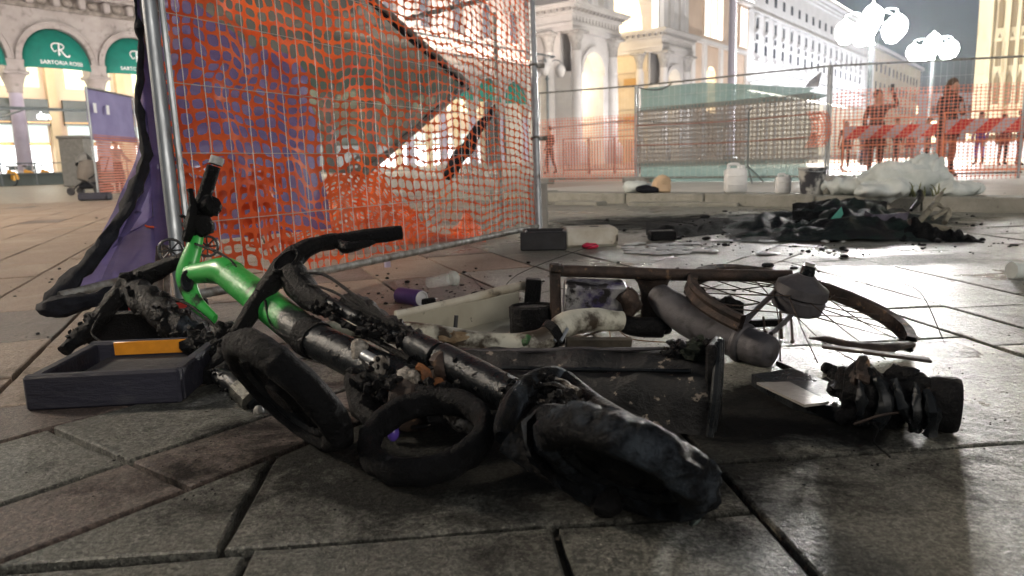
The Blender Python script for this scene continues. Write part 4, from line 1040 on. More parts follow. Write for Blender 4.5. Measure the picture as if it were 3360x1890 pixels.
# second fold lying farther to the left
hem2 = [at(463, 420, 2.75), at(440, 520, 2.74), at(410, 610, 2.72), at(385, 680, 2.70), at(330, 760, 2.62), at(290, 830, 2.55)]
def VF2(s, t):
    x = t * 5; i = min(4, int(x)); f = x - i; a = hem2[i] * (1 - f) + hem2[i + 1] * f
    j = min(10, int((.36 + t * .5) * 11)); b = hemp[j] + V((.02, .08, 0)); return a * (1 - s) + b * s + V((0, .015 * math.sin(s * 7 + t * 9), 0))
mb = MB(); mb.sheet(VF2, 6, 14); mb.build('net_fold', M['purple_net'], fv, fix=False)
mb = MB(); mb.tube(hemp, [.008, .010, .011, .013, .015, .020, .022, .025, .026, .029, .034, .030], 10, sub=4, rough=.014, freq=26, flat=.5); mb.build('hem', M['black_cloth'], fv)
# bottom tube of that panel sticking out of the rolled hem
ta, tb = at(196, 972, 2.32), at(470, 905, 2.55)
mb = MB(); mb.tube([ta, tb], .0155, 14, cap=False); mb.tube([ta, tb], .012, 14, cap=False); mb.build('bottom_rail', M['steel_old'], fv)
mb = MB(); mb.tube([at(140, 1010, 2.30), at(170, 1012, 2.28), at(230, 1000, 2.28), at(300, 985, 2.30), at(350, 965, 2.34), at(430, 930, 2.42)], [.022, .034, .034, .024, .016, .008], 10, sub=4, rough=.012, freq=22); mb.build('rolled_hem', M['black_cloth'], fv)
e1, e2, e3, e4 = PA(.02, .10) - pn * .18, PA(.36, .09) - pn * .20, PA(.33, .44) - pn * .20, PA(.02, .60) - pn * .12
qv = QD(e1, e2, e3, e4)
mb = MB(); mb.sheet(lambda s, t: qv(s, t) - pn * (.05 * noise.noise(V((s * 5, t * 4, 1)))) + V((0, 0, .04 * math.sin(s * 9) * t)), 24, 16); mb.build('hanging_sheet', M['purple_net'], fv, fix=False)
mb = MB()
for k in range(6):
    q = VF(.97, .1 + k * .15); mb.torus(frame(q, vt - vb), .026, .004, 10, 5)
mb.build('cable_tie', M['orange_net'], fv)
# concrete post standing behind the right-hand post
mb = MB(); q = gr(1768, 768); mb.box((q.x, q.y + .18, .17), (.145, .10, .36), Matrix.Identity(4), .012)
props(mb.build('concrete_post_stub', M['concrete'], None), 'grey concrete post stub behind the right fence post', 'block')

# --- fence feet
def foot(name, label, Mx, L_, W_, H_, m_, refl, raised=True):
    t = thing(name, label, 'fence foot', Mx.translation)
    wl = .026
    b = MB()
    b.box((0, -W_ / 2 + wl / 2, H_ / 2), (L_, wl, H_), Mx, .006); b.build('side_wall', m_, t, angle=30); b = MB(); b.box((0, W_ / 2 - wl / 2, H_ / 2), (L_, wl, H_), Mx, .006)
    b.build('side_wall', m_, t, angle=30)
    b = MB(); b.box((-L_ / 2 + wl / 2, 0, H_ / 2 - .002), (wl, W_ - 2 * wl, H_ - .004), Mx, .004); b.build('end_wall', m_, t, angle=30)
    b = MB(); b.box((L_ / 2 - wl / 2, 0, H_ / 2 - .002), (wl, W_ - 2 * wl, H_ - .004), Mx, .004); b.build('end_wall', m_, t, angle=30)
    b = MB(); b.box((0, 0, .012), (L_ - .01, W_ - .01, .02), Mx); b.build('bottom', m_, t)
    if raised:
        b = MB(); x0, x1 = -L_ * .31, L_ * .29; yb = W_ / 2 - wl - .002
        prof = [(-W_ / 2 + wl + .002, .02), (-W_ / 2 + wl + .002, H_ * .50), (yb - .05, H_ * .50), (yb, H_ * .50), (yb, .02)]
        vs = [Mx @ V((x, y, z)) for x in (x0 - .015, x1 + .012) for (y, z) in prof]; n_ = len(prof)
        b.add(vs, [tuple(range(n_)), tuple(reversed(range(n_, 2 * n_)))] + [(i, n_ + i, n_ + (i + 1) % n_, (i + 1) % n_) for i in range(n_)]); b.build('core', M['block_grey'], t, angle=30)
    if refl is not None:
        b = MB(); b.box((L_ * .0, W_ / 2 - wl - .003, H_ * .5 + .022), (L_ * .6, .006, .034), Mx, .001); b.build('reflector', refl, t)
    return t
def rect_frame(c, ex, z=0):
    ex = V((ex.x, ex.y, 0)).normalized(); ey = V((-ex.y, ex.x, 0)); Mx = Matrix((ex, ey, V((0, 0, 1)))).transposed().to_4x4(); Mx.translation = V((c.x, c.y, z)); return Mx
a, b = gr(84, 1352), gr(596, 1325)
ex = (b - a).normalized(); ey = V((-ex.y, ex.x, 0)); ll = (b - a).length
foot('fence_foot', 'dark blue rubber fence foot with amber strip in the left foreground', rect_frame((a + b) / 2 + ey * .165, ex), ll, .33, .078, M['block_rubber'], M['amber'])
a2 = gr(330, 1130); b2 = gr(560, 1120); ex2 = (b2 - a2).normalized()
foot('fence_foot', 'charred fence foot with red reflector behind the amber-striped one', rect_frame((a2 + b2) / 2 + V((0, .1, 0)), ex2), .30, .2, .095, M['char'], M['red_ref'])
p = gr(1790, 822); foot('fence_foot', 'black fence foot beside the right fence post', rect_frame(p + V((0, .12, 0)), V((1, -.1, 0))), .26, .24, .105, M['black_plastic'], None)
t = thing('fence_foot', 'pale grey fence foot lying right of the black one', 'fence foot', gr(1940, 812))
p = gr(1940, 812) + V((0, .12, 0)); mb = MB(); mb.box((0, 0, .055), (.31, .22, .11), rect_frame(p, V((1, .05, 0))), .016); mb.build('block', M['white_burnt'], t, angle=30)
mb = MB(); mb.lathe([(.03, 0), (.028, .003), (.001, .003)], Matrix.Translation(p + V((.03, 0, .11))), 14); mb.build('socket', M['black_plastic'], t)
mb = MB(); p = gr(1935, 816); mb.blob(p + V((0, -.02, .018)), (.05, .03, .018), 12, .006, 40, flatz=0); props(mb.build('magenta_scrap', mat('magenta_plastic', (.55, .02, .07), rough=.4), None), 'small magenta plastic scrap in front of the pale fence foot', 'scrap')

# ================================================================== BURNT SCOOTERS
def wheel(parent, c, axis, Rw, rt, wname='wheel', rough=.004, hub=None, seed=0.0, tyre_mat=None, squash=1.35, full=True):
    axis = V(axis).normalized(); Fm = frame(c, axis)
    b = MB(); b.torus(Fm, Rw - rt, rt, 96, 18, rough, 34, seed, flat=squash); o_ = b.build(wname, tyre_mat or M['rubber'], parent, angle=60)
    if not full: return o_
    b = MB(); ri = Rw - 2 * rt
    b.lathe([(ri + .006, -rt * .7), (ri - .004, -rt * .75), (ri - .012, -rt * .45), (ri - .012, rt * .45), (ri - .004, rt * .75), (ri + .006, rt * .7)], Fm, 40); b.build('rim', M['char_gloss'], o_)
    b = MB(); b.lathe([(.001, -rt * .95), (ri * .34, -rt * .9), (ri * .42, -rt * .35), (ri * .99, -rt * .25), (ri * .99, rt * .25), (ri * .42, rt * .35), (ri * .34, rt * .9), (.001, rt * .95)], Fm, 32, .004, 40, seed); b.build('hub', hub or M['char'], o_)
    for k in range(5):
        b = MB(); an = 2 * math.pi * k / 5 + seed; e_ = Fm.to_3x3() @ V((math.cos(an), math.sin(an), 0)); b.tube([V(c) + e_ * ri * .5, V(c) + e_ * ri], .011, 8, rough=.002, freq=50); b.build('spoke', M['char'], o_)
    return o_
# --- scooter nearest to the camera
s1 = thing('burnt_scooter', 'burnt black electric scooter lying nearest to the camera, tyre towards the lens', 'scooter', gr(1650, 1500))
b = MB(); b.tube([at(1110, 788, 1.92), at(1030, 806, 1.88), at(975, 835, 1.84), at(935, 875, 1.81), at(860, 970, 1.78), at(790, 1080, 1.76), at(735, 1165, 1.75)], [.019, .022, .028, .030, .023, .021, .020], 14, sub=5, rough=.003, freq=30); b.build('handlebar', M['char'], s1)
b = MB(); b.tube([at(1100, 790, 1.92), at(1160, 785, 1.94), at(1240, 772, 1.96), at(1318, 763, 1.98)], [.0185, .021, .0205, .019], 14, sub=4, rough=.0025, freq=60); b.build('grip', M['rubber'], s1)
b = MB(); b.tube([at(738, 1160, 1.75), at(705, 1210, 1.74), at(672, 1258, 1.74)], [.019, .021, .018], 14, sub=4, rough=.003, freq=60); b.build('grip', M['rubber'], s1)
b = MB(); b.tube([at(1110, 800, 1.90), at(1140, 812, 1.88), at(1200, 800, 1.90), at(1230, 795, 1.92)], [.012, .016, .010, .004], 10, sub=4, rough=.003, freq=50); b.build('brake_lever', M['char'], s1)
q = at(940, 858, 1.79); b = MB(); ax_ = (at(1000, 820, 1.85) - at(900, 905, 1.80)).normalized()
Mf = frame(q, V((0, -.75, .65)), ax_) @ Matrix.Diagonal((1, .55, 1, 1)); b.torus(Mf, .034, .007, 24, 8); b.lathe([(.001, -.004), (.034, -.004)], Mf, 20); b.build('display_housing', M['char'], s1)
b = MB(); b.tube([at(955, 890, 1.80), at(985, 940, 1.77), at(1030, 985, 1.73), at(1075, 1005, 1.70)], [.034, .037, .031, .022], 12, sub=4, rough=.004, freq=30); b.build('stem_head', M['char'], s1)
b = MB(); b.tube([at(1060, 985, 1.72), at(1210, 1062, 1.60), at(1365, 1133, 1.49)], .0155, 14); b.build('inner_tube', M['char_gloss'], s1)
b = MB(); b.tube([at(1020, 1000, 1.72), at(1200, 1100, 1.58), at(1345, 1180, 1.48)], .007, 8, rough=.001); b.build('cable_guide', M['char'], s1)
b = MB(); b.tube([at(1130, 985, 1.70), at(1180, 1000, 1.66), at(1260, 1050, 1.58), at(1340, 1090, 1.52), at(1390, 1120, 1.48)], [.016, .022, .014, .012, .008], 10, sub=5, rough=.012, freq=60); b.build('melted_cable', M['char'], s1)
b = MB(); b.tube([at(1352, 1126, 1.50), at(1372, 1136, 1.485)], .0255, 18); b.tube([at(1372, 1136, 1.485), at(1435, 1167, 1.445), at(1440, 1170, 1.44)], .0285, 20); b.build('clamp_collar', M['char_gloss'], s1)
b = MB(); b.tube([at(1440, 1170, 1.44), at(1460, 1180, 1.43), at(1570, 1238, 1.355), at(1690, 1304, 1.275)], [.030, .0315, .0325, .0325], 22, sub=3); b.build('stem', M['char_gloss'], s1)
b = MB(); b.tube([at(1690, 1302, 1.275), at(1712, 1316, 1.262)], .036, 20); b.build('lower_collar', M['char'], s1)
b = MB(); b.tube([at(1848, 1240, 1.29), at(1810, 1236, 1.28), at(1745, 1262, 1.25), at(1690, 1322, 1.19), at(1655, 1392, 1.13), at(1652, 1440, 1.10)], [.016, .020, .024, .026, .024, .018], 14, sub=5, flat=.62, up=at(2060, 1520, 1.0) - at(1690, 1300, 1.26), rough=.001); b.build('fork_crown', M['char_blue'], s1)
n_end = gr(1992, 1645, .03)
b = MB(); b.tube([at(1660, 1447, 1.10), at(1760, 1510, 1.075), n_end], [.019, .0205, .019], 16, sub=3); b.build('fork_leg', M['char_blue'], s1)
b = MB(); b.blob(n_end, (.024, .024, .022), 10, .004, 50); b.build('axle_nut', M['char'], s1)
wc = gr(2045, 1520, .104)
f_end = wc + (wc - n_end) * .75 + V((0, 0, .0))
b = MB(); b.tube([at(1850, 1243, 1.29), at(1960, 1330, 1.20), f_end], .017, 12, sub=2); b.build('fork_leg', M['char'], s1)
axis1 = (V((.44, .56, .70))).normalized()
wheel(s1, wc, axis1, .126, .024, seed=1.0, tyre_mat=M['char_blue'], rough=.013, squash=1.2)
Fm = frame(wc, axis1)
# melted mudguard over the tyre
gx = (at(1830, 1330, 1.1) - wc); a0 = math.atan2((Fm.inverted().to_3x3() @ gx).y, (Fm.inverted().to_3x3() @ gx).x)
b = MB(); b.lathe([(.120, -.040), (.130, -.028), (.135, 0), (.131, .026), (.120, .034)], Fm, 60, .014, 30, 2.0, arc=(a0 - .9, a0 + .7)); b.build('mudguard', M['char_blue'], s1)
b = MB(); b.tube([at(1800, 1240, 1.27), at(1850, 1262, 1.24), at(1900, 1290, 1.2)], [.006, .009, .006], 8, sub=3, rough=.003); b.build('bracket', M['melt'], s1)
q = gr(2262, 1735, .0); b = MB(); b.tube([at(2255, 1560, .985), at(2272, 1630, .965), at(2285, 1690, .955), q + V((0, -.005, .008))], [.006, .009, .011, .006], 8, sub=4, rough=.006, freq=60, flat=.4); b.build('melted_edge', mat('green_grey_ash', (.09, .12, .11), (.04, .05, .05), 40, .8, bump=.4), s1)
# deck, on edge
dA, dB = gr(1240, 1300, 0), gr(2318, 1432, 0)
ex = (dB - dA).normalized(); ey = V((-ex.y, ex.x, 0))
def DK(s, z, o_): return dA * (1 - s) + dB * s + ey * o_ + V((0, 0, z))
b = MB(); prof = [(.0, .0), (-.002, .035), (-.006, .07), (-.004, .10), (.008, .118), (.028, .136), (.05, .150), (.072, .150), (.085, .13), (.085, .0)]
N_ = 90; vs = []; fs = []
for i in range(N_ + 1):
    s = i / N_; h_ = (1.0 - .38 * (1 - s)) * (1 if s < .97 else 1 - (s - .97) * 2)
    for (oo, z) in prof:
        q = DK(s, z * h_ * .92, oo + .10 * s * (z / .15) * .45); q += V((0, .010 * noise.noise(q * 9) + .004 * noise.noise(q * 30), .010 * noise.noise(q * 11 + V((4, 0, 0))) + .004 * noise.noise(q * 33))) if z > 0 else V((0, 0, 0)); vs.append(q)
n_ = len(prof)
for i in range(N_):
    for k in range(n_): fs.append((i * n_ + k, i * n_ + (k + 1) % n_, (i + 1) * n_ + (k + 1) % n_, (i + 1) * n_ + k))
fs += [tuple(range(n_)), tuple(reversed(range(N_ * n_, (N_ + 1) * n_)))]
b.add(vs, fs)
M['deck'] = mat('flaked_black_deck', (.006, .0062, .0068), (.017, .0172, .0175), 12, .36, .6, bump=.6, bscale=45, c3=(.20, .17, .14), scale3=30, thr3=(.63, .66), spec=.34)
b.build('deck', M['deck'], s1, angle=30)
b = MB(); b.tube([DK(k / 20, .121 * .92 * (1 - .38 * (1 - k / 20)), .002 + .035 * k / 20) for k in range(5, 20)], .0045, 8, rough=.003, freq=60); b.build('edge_glint_tube', M['char_gloss'], s1)  # thin tubes added along the deck edges to catch the light
b = MB(); b.tube([DK(k / 20, .152 * .92 * (1 - .38 * (1 - k / 20)), .055 + .045 * k / 20) for k in range(5, 20)], .004, 8, rough=.004, freq=60); b.build('edge_glint_tube', M['ash'], s1)
b = MB(); 
for k in (-.012, .014): b.tube([DK(1.0, .005, .0 + k) + ex * .008, DK(1.0, .09, .02 + k) + ex * .014, DK(1.0, .165, .055 + k) + ex * .012], [.007, .009, .007], 8, sub=4)
b.build('end_trim', M['char_gloss'], s1)
b = MB(); b.box((0, 0, 0), (.02, .085, .165), frame(DK(1, .082, .06) + ex * .002, V((0, 0, 1)), ex), .006); b.build('end_cap', M['char'], s1)
for k, (uu, vv) in enumerate(((2220, 1180), (2260, 1160), (2300, 1150), (2190, 1195))):
    pass
b = MB(); q = DK(.955, .135, .085); b.blob(q, (.034, .028, .02), 22, .014, 60); b.build('melted_lump', mat('greenish_char', (.008, .012, .008), (.02, .027, .017), 40, .7, bump=.9, spec=.2), s1)

# --- green scooter
s2 = thing('green_scooter', 'half-burnt electric scooter with bright green stem and raised handlebar', 'scooter', gr(1000, 1400))
b = MB(); b.tube([at(702, 545, 2.12), at(680, 615, 2.11), at(655, 690, 2.10), at(646, 716, 2.095)], [.0185, .0195, .0195, .017], 14, sub=4, rough=.0015, freq=50); b.build('grip', M['rubber'], s2)
b = MB(); b.tube([at(714, 516, 2.125), at(707, 540, 2.12)], [.0185, .0195], 14); b.build('grip_end', mat('pale_ash_cap', (.45, .47, .47), (.25, .26, .26), 40, .7), s2)
b = MB(); b.tube([at(622, 620, 2.08), at(632, 680, 2.07), at(625, 740, 2.06), at(610, 790, 2.06)], [.007, .012, .018, .012], 10, sub=4, rough=.004, freq=50); b.build('brake_lever', M['char'], s2)
b = MB(); b.blob(at(690, 680, 2.08), (.03, .025, .028), 12, .01, 50); b.blob(at(668, 735, 2.07), (.03, .02, .03), 12, .01, 50); b.build('burnt_switch', M['char'], s2)
upv = V((.75, -.66, 0))
b = MB(); b.tube([at(652, 735, 2.09), at(640, 800, 2.07), at(621, 860, 2.055), at(612, 905, 2.045), at(622, 950, 2.035), at(650, 1000, 2.01), at(705, 1048, 1.97)], [.018, .024, .030, .034, .030, .024, .015], 16, sub=5, flat=.55, up=V((.3, .95, 0))); b.build('handlebar', M['lime_green'], s2)
b = MB(); b.tube([at(625, 900, 2.04), at(680, 893, 2.0), at(735, 890, 1.96), at(760, 905, 1.94)], [.026, .030, .038, .040], 18, sub=4); b.build('stem_head', M['lime_green'], s2)
q = at(614, 922, 2.005); Mf = frame(q, V((-.2, -1, .1))); b = MB(); b.torus(Mf @ Matrix.Diagonal((.8, 1.25, 1, 1)), .020, .004, 20, 8); b.lathe([(.001, .002), (.018, .002)], Mf @ Matrix.Diagonal((.8, 1.25, 1, 1)), 16); b.build('lock_hole', M['char_gloss'], s2)
g0, g1, g2, g3 = at(735, 888, 1.965), at(830, 962, 1.86), at(975, 1075, 1.71), at(1350, 1262, 1.43)
def burnt_green():
    m = mat('green_paint_burning_to_black', (.03, .36, .055), (.05, .45, .08), 7, .42, coat=.08, bump=.6, c3=(.012, .035, .014), scale3=10, thr3=(.55, .66))
    n = m.node_tree.nodes; L = m.node_tree.links; bs = n['Principled BSDF']; cur = bs.inputs['Base Color'].links[0].from_socket
    tc = n.new('ShaderNodeNewGeometry'); d = (g2 - g0).normalized()
    dp = n.new('ShaderNodeVectorMath'); dp.operation = 'DOT_PRODUCT'; dp.inputs[1].default_value = d; L.new(tc.outputs['Position'], dp.inputs[0])
    ns = n.new('ShaderNodeTexNoise'); ns.inputs['Scale'].default_value = 16; ns.inputs['Detail'].default_value = 8; L.new(tc.outputs['Position'], ns.inputs['Vector'])
    ma = n.new('ShaderNodeMath'); ma.operation = 'MULTIPLY_ADD'; ma.inputs[1].default_value = .26; L.new(ns.outputs['Fac'], ma.inputs[0]); L.new(dp.outputs['Value'], ma.inputs[2])
    edge = (at(935, 1045, 1.75)).dot(d) + .13
    mr = n.new('ShaderNodeMapRange'); mr.inputs['From Min'].default_value = edge - .05; mr.inputs['From Max'].default_value = edge + .015; L.new(ma.outputs[0], mr.inputs['Value'])
    mx = n.new('ShaderNodeMix'); mx.data_type = 'RGBA'; L.new(mr.outputs[0], mx.inputs[0]); L.new(cur, mx.inputs[6]); mx.inputs[7].default_value = (.012, .016, .015, 1); L.new(mx.outputs[2], bs.inputs['Base Color'])
    return m
b = MB(); b.tube([g0, g1, g2, at(1010, 1100, 1.68)], [.037, .040, .0415, .042], 24, sub=6); b.build('stem', burnt_green(), s2)
b = MB(); b.tube([at(1005, 1097, 1.685), at(1030, 1112, 1.665), at(1042, 1120, 1.655)], [.045, .046, .044], 20, rough=.004, freq=50); b.build('burnt_collar', M['char'], s2)
b = MB(); b.tube([at(1042, 1120, 1.655), at(1190, 1190, 1.54), g3], [.040, .041, .037], 22, sub=4, rough=.0015); b.build('lower_stem', M['char_gloss'], s2)
wc2 = gr(1400, 1425, .055); ax2 = V((-.10, -.26, .95)).normalized()
wheel(s2, wc2, ax2, .116, .019, seed=2.2, rough=.005, full=False)
def lump(parent, name, u, v, y, r_, m_, rough, n=14, sd=0.0): 
    b_ = MB(); b_.blob(at(u, v, y), r_, n, rough, 45, seed=sd); return b_.build(name, m_, parent)
lump(s2, 'melted_mount', 1178, 1155, 1.52, (.020, .02, .026), M['melt'], .007)
b = MB(); b.tube([at(1195, 1165, 1.50), at(1240, 1190, 1.47)], .012, 10); b.build('axle_stub', M['steel'], s2)
lump(s2, 'melted_caliper', 1258, 1205, 1.46, (.026, .026, .026), M['melt'], .009, sd=3)
lump(s2, 'melted_housing', 1345, 1268, 1.37, (.034, .03, .036), M['melt'], .013, 16, 5)
b = MB(); Mf = frame(at(1345, 1262, 1.355), V((-.2, -.9, .4))); b.torus(Mf, .036, .008, 22, 8, .007, 60, arc=(.3, 4.4)); b.build('rust_ring', M['rust_orange'], s2)
lump(s2, 'melted_drip', 1385, 1308, 1.33, (.018, .016, .018), M['melt'], .006, 12, 8); lump(s2, 'melted_drip', 1300, 1300, 1.35, (.012, .012, .012), M['melt'], .004, 10, 9)
lump(s2, 'melted_drip', 1440, 1262, 1.355, (.014, .012, .012), M['rust_orange'], .006, 10, 10)
b = MB(); b.blob(at(1360, 1330, 1.36), (.06, .05, .055), 16, .018, 26, seed=11); b.build('burnt_bracket', M['rust'], s2)
b = MB(); b.blob(at(1470, 1210, 1.41), (.034, .03, .034), 14, .012, 45, seed=4); b.build('burnt_clamp', M['rust'], s2)
b = MB(); b.tube([at(1470, 1360, 1.30), at(1520, 1395, 1.27), at(1545, 1400, 1.255)], [.012, .014, .012], 10, sub=3, rough=.005, freq=60); b.build('aluminium_drip', M['melt'], s2)
b = MB(); b.blob(gr(1290, 1420, .02), (.012, .012, .016), 10, .002); b.build('violet_cap', mat('violet_plastic', (.10, .06, .35), rough=.3), s2)
b = MB(); b.tube([at(1180, 1240, 1.50), at(1200, 1330, 1.42), at(1260, 1390, 1.36)], [.03, .032, .022], 12, sub=4, rough=.006); b.build('fork_leg', M['char'], s2)

# --- black scooter on the left
s3 = thing('burnt_scooter', 'burnt black scooter on the left with its bar on the ground', 'scooter', gr(700, 1300))
b = MB(); b.tube([at(640, 838, 2.22), at(560, 868, 2.21), at(490, 900, 2.20), at(430, 930, 2.18), at(375, 985, 2.14), at(310, 1060, 2.10)], [.020, .023, .030, .034, .027, .023], 14, sub=5, rough=.006, freq=30); b.build('handlebar', M['char'], s3)
b = MB(); b.tube([at(318, 1050, 2.10), at(262, 1105, 2.08), gr(205, 1150, .02)], [.026, .024, .014], 12, sub=4, rough=.009, freq=40); b.build('grip', M['rubber'], s3)
Mf = frame(at(560, 822, 2.25), V((.3, -.95, .1))); b = MB(); b.torus(Mf, .034, .004, 24, 6)
for k in range(8):
    e_ = Mf.to_3x3() @ V((math.cos(k * math.pi / 4), math.sin(k * math.pi / 4), 0)); b.tube([Mf.translation, Mf.translation + e_ * .034], .0025, 5)
b.build('brake_disc', M['black_plastic'], s3)
Mf = frame(at(680, 808, 2.25), V((.3, -.95, .1))); b = MB(); b.torus(Mf, .030, .004, 24, 6)
for k in range(8):
    e_ = Mf.to_3x3() @ V((math.cos(k * math.pi / 4), math.sin(k * math.pi / 4), 0)); b.tube([Mf.translation, Mf.translation + e_ * .03], .0025, 5)
b.build('cable_wheel', M['black_plastic'], s3)
b = MB(); b.tube([at(425, 935, 2.17), at(480, 985, 2.10), at(545, 1035, 2.03), at(640, 1110, 1.93), at(720, 1160, 1.85), at(800, 1200, 1.75)], [.036, .042, .040, .036, .038, .034], 16, sub=6, rough=.012, freq=26); b.build('stem', M['char'], s3)
b = MB(); b.tube([at(480, 950, 2.15), at(600, 1060, 2.0), at(690, 1120, 1.9)], [.008, .012, .008], 8, sub=4, rough=.006, freq=50); b.build('cable', M['char'], s3)
for k, (u_, v_, y_, r_) in enumerate(((620, 1090, 1.93, .04), (665, 1130, 1.88, .05), (700, 1170, 1.84, .045), (560, 1075, 1.97, .032), (735, 1085, 1.86, .03))):
    lump(s3, 'melted_plastic', u_, v_, y_, (r_, r_ * .8, r_ * .8), M['char'] if k % 2 else M['char_blue'], r_ * .42, 16, k * 3.1)
wc3 = gr(945, 1285, .122); ax3 = V((.6, .58, .55)).normalized()
wheel(s3, wc3, ax3, .138, .023, seed=4.1, rough=.007, squash=1.15)
Fm = frame(wc3, ax3); gx = at(850, 1130, 1.6) - wc3; gl = Fm.inverted().to_3x3() @ gx; a0 = math.atan2(gl.y, gl.x)
b = MB(); b.tube([at(712, 1228, 1.66), at(760, 1255, 1.62), at(800, 1290, 1.58), at(850, 1335, 1.53)], [.016, .022, .024, .018], 14, sub=5, rough=.006, freq=40); b.build('fork_leg', M['char_gloss'], s3)
b = MB(); b.tube([at(790, 1275, 1.575), at(835, 1318, 1.53)], .0265, 14, rough=.004, freq=50); b.build('axle_sleeve', mat('scorched_alloy', (.16, .16, .14), (.05, .05, .045), 35, .4, metal=.6, bump=.5), s3)
lump(s3, 'axle_nut', 848, 1348, 1.50, (.012, .012, .012), M['steel_old'], .003, 10)
b = MB(); b.tube([at(800, 1195, 1.74), at(745, 1215, 1.70), at(712, 1235, 1.655)], [.026, .022, .016], 12, sub=4, rough=.005); b.build('fork_crown', M['char'], s3)

# crust of melted plastic along the burnt tubes, and loose cables
def crust(parent, pts, n_, size, sd, spread=.03):
    rn = random.Random(sd); b_ = MB(); pts = [V(p_) for p_ in pts]
    for k in range(n_):
        f_ = rn.random() * (len(pts) - 1); i_ = min(len(pts) - 2, int(f_)); q_ = pts[i_].lerp(pts[i_ + 1], f_ - i_) + V((rn.uniform(-1, 1), rn.uniform(-1, .3), rn.uniform(-.6, 1))).normalized() * spread * rn.uniform(.7, 1.05)
        z_ = size * rn.uniform(.4, 1.3); b_.blob(q_, (z_ * rn.uniform(.6, 1.6), z_, z_ * rn.uniform(.4, 1.0)), 7, z_ * .5, .9 / z_, Matrix.Rotation(rn.random() * 6, 4, 'Z') @ Matrix.Rotation(rn.random() * 3, 4, 'X'), seed=k)
    o_ = b_.build('melted_crust', M['char'], parent, fix=False, angle=25); return props(o_, kind='stuff')
crust(s1, [at(960, 880, 1.80), at(870, 960, 1.78), at(740, 1150, 1.75)], 60, .006, 1, .022)
crust(s1, [at(1010, 980, 1.74), at(1200, 1070, 1.60), at(1360, 1130, 1.49)], 110, .008, 2, .024)
crust(s1, [at(1440, 1170, 1.44), at(1690, 1304, 1.275)], 30, .005, 3, .032)
crust(s1, [at(1700, 1300, 1.27), at(1800, 1300, 1.22), at(1900, 1400, 1.12)], 60, .008, 4, .04)
crust(s1, [DK(.88, .132, .085), DK(.99, .138, .09)], 90, .006, 5, .022)
crust(s2, [at(990, 1090, 1.70), at(1100, 1150, 1.61), at(1350, 1262, 1.43)], 80, .007, 6, .041)
crust(s2, [at(1200, 1240, 1.46), at(1330, 1310, 1.37), at(1480, 1330, 1.32)], 120, .010, 7, .05)
crust(s2, [at(660, 690, 2.10), at(650, 760, 2.08), at(625, 720, 2.07)], 40, .008, 8, .022)
crust(s3, [at(430, 935, 2.17), at(560, 1050, 2.01), at(720, 1160, 1.85), at(800, 1200, 1.75)], 160, .011, 9, .042)
crust(s3, [at(560, 868, 2.21), at(430, 930, 2.18), at(300, 1070, 2.10), at(230, 1130, 2.07)], 70, .007, 10, .027)
crust(s3, [at(712, 1228, 1.66), at(850, 1335, 1.53)], 40, .007, 11, .022)
def cable(parent, pts, r_=.0032): b_ = MB(); b_.tube(pts, r_, 6, sub=6, rough=.0008, freq=80); return b_.build('cable', M['char'], parent)
cable(s1, [at(1000, 930, 1.74), at(1090, 955, 1.68), at(1200, 1020, 1.60), at(1330, 1075, 1.52), at(1400, 1130, 1.45)])
cable(s1, [at(980, 900, 1.76), at(1060, 900, 1.74), at(1150, 960, 1.66), at(1240, 1035, 1.58)], .004)
cable(s1, [at(870, 985, 1.75), at(900, 1080, 1.70), at(1010, 1120, 1.62), at(1130, 1110, 1.60)])
cable(s1, [at(1745, 1270, 1.23), at(1820, 1262, 1.22), at(1880, 1300, 1.17), at(1930, 1360, 1.12)], .005)
cable(s2, [at(640, 800, 2.04), at(720, 830, 1.98), at(770, 870, 1.92), at(800, 930, 1.86)], .0035)
cable(s2, [at(1180, 1170, 1.50), at(1240, 1240, 1.43), at(1330, 1230, 1.39), at(1440, 1200, 1.40)], .004)
cable(s2, [at(1290, 1340, 1.36), at(1350, 1400, 1.32), at(1460, 1380, 1.29), at(1530, 1320, 1.30)], .004)
cable(s3, [at(500, 960, 2.1), at(620, 1000, 2.0), at(720, 1090, 1.86), at(760, 1180, 1.76)], .004)
cable(s3, [at(640, 1150, 1.86), at(690, 1240, 1.74), at(640, 1290, 1.70), at(580, 1250, 1.74)], .004)
cable(s3, [at(330, 1030, 2.06), at(300, 1090, 2.02), at(330, 1120, 2.0)], .003)

# ================================================================== BURNT E-BIKE AND PARTS
eb = thing('burnt_bicycle', 'burnt electric bicycle frame with bare spoked wheel lying right of the scooters', 'bicycle', gr(2300, 1200))
wn = V((.2, -.176, 1)).normalized(); wC = gr(2612, 1012, .10); Fm = frame(wC, wn, V((1, 0, 0)))
RR = .276
prof = [(RR - .013, -.018), (RR + .008, -.021), (RR + .014, -.013), (RR + .005, 0), (RR + .014, .013), (RR + .008, .021), (RR - .013, .018), (RR - .013, -.018)]
b = MB(); b.lathe(prof, Fm, 70, .002, 30, arc=(R(-32), R(222))); o_wh = b.build('wheel_rim', M['rust'], eb, angle=50)
def rim_pt(a, z=0, r=RR): return Fm @ V((r * math.cos(a), r * math.sin(a), z))
pe = rim_pt(R(-32))
b = MB(); b.tube([pe, at(2945, 1135, 1.66), at(2900, 1142, 1.62), at(2800, 1135, 1.60), at(2720, 1115, 1.60), at(2655, 1108, 1.60)], [.014, .018, .021, .02, .013, .004], 10, sub=5, rough=.003, freq=40, flat=.55, up=V((0, 0, 1))); b.build('bent_rim_end', M['rust'], eb)
hub = wC + wn * .035
b = MB(); b.lathe([(.001, -.045), (.045, -.045), (.062, -.035), (.066, -.005), (.060, 0), (.068, .006), (.066, .03), (.040, .045), (.022, .06), (.001, .06)], frame(hub, wn), 26, .004, 30); b.build('hub_motor', M['ash'], eb)
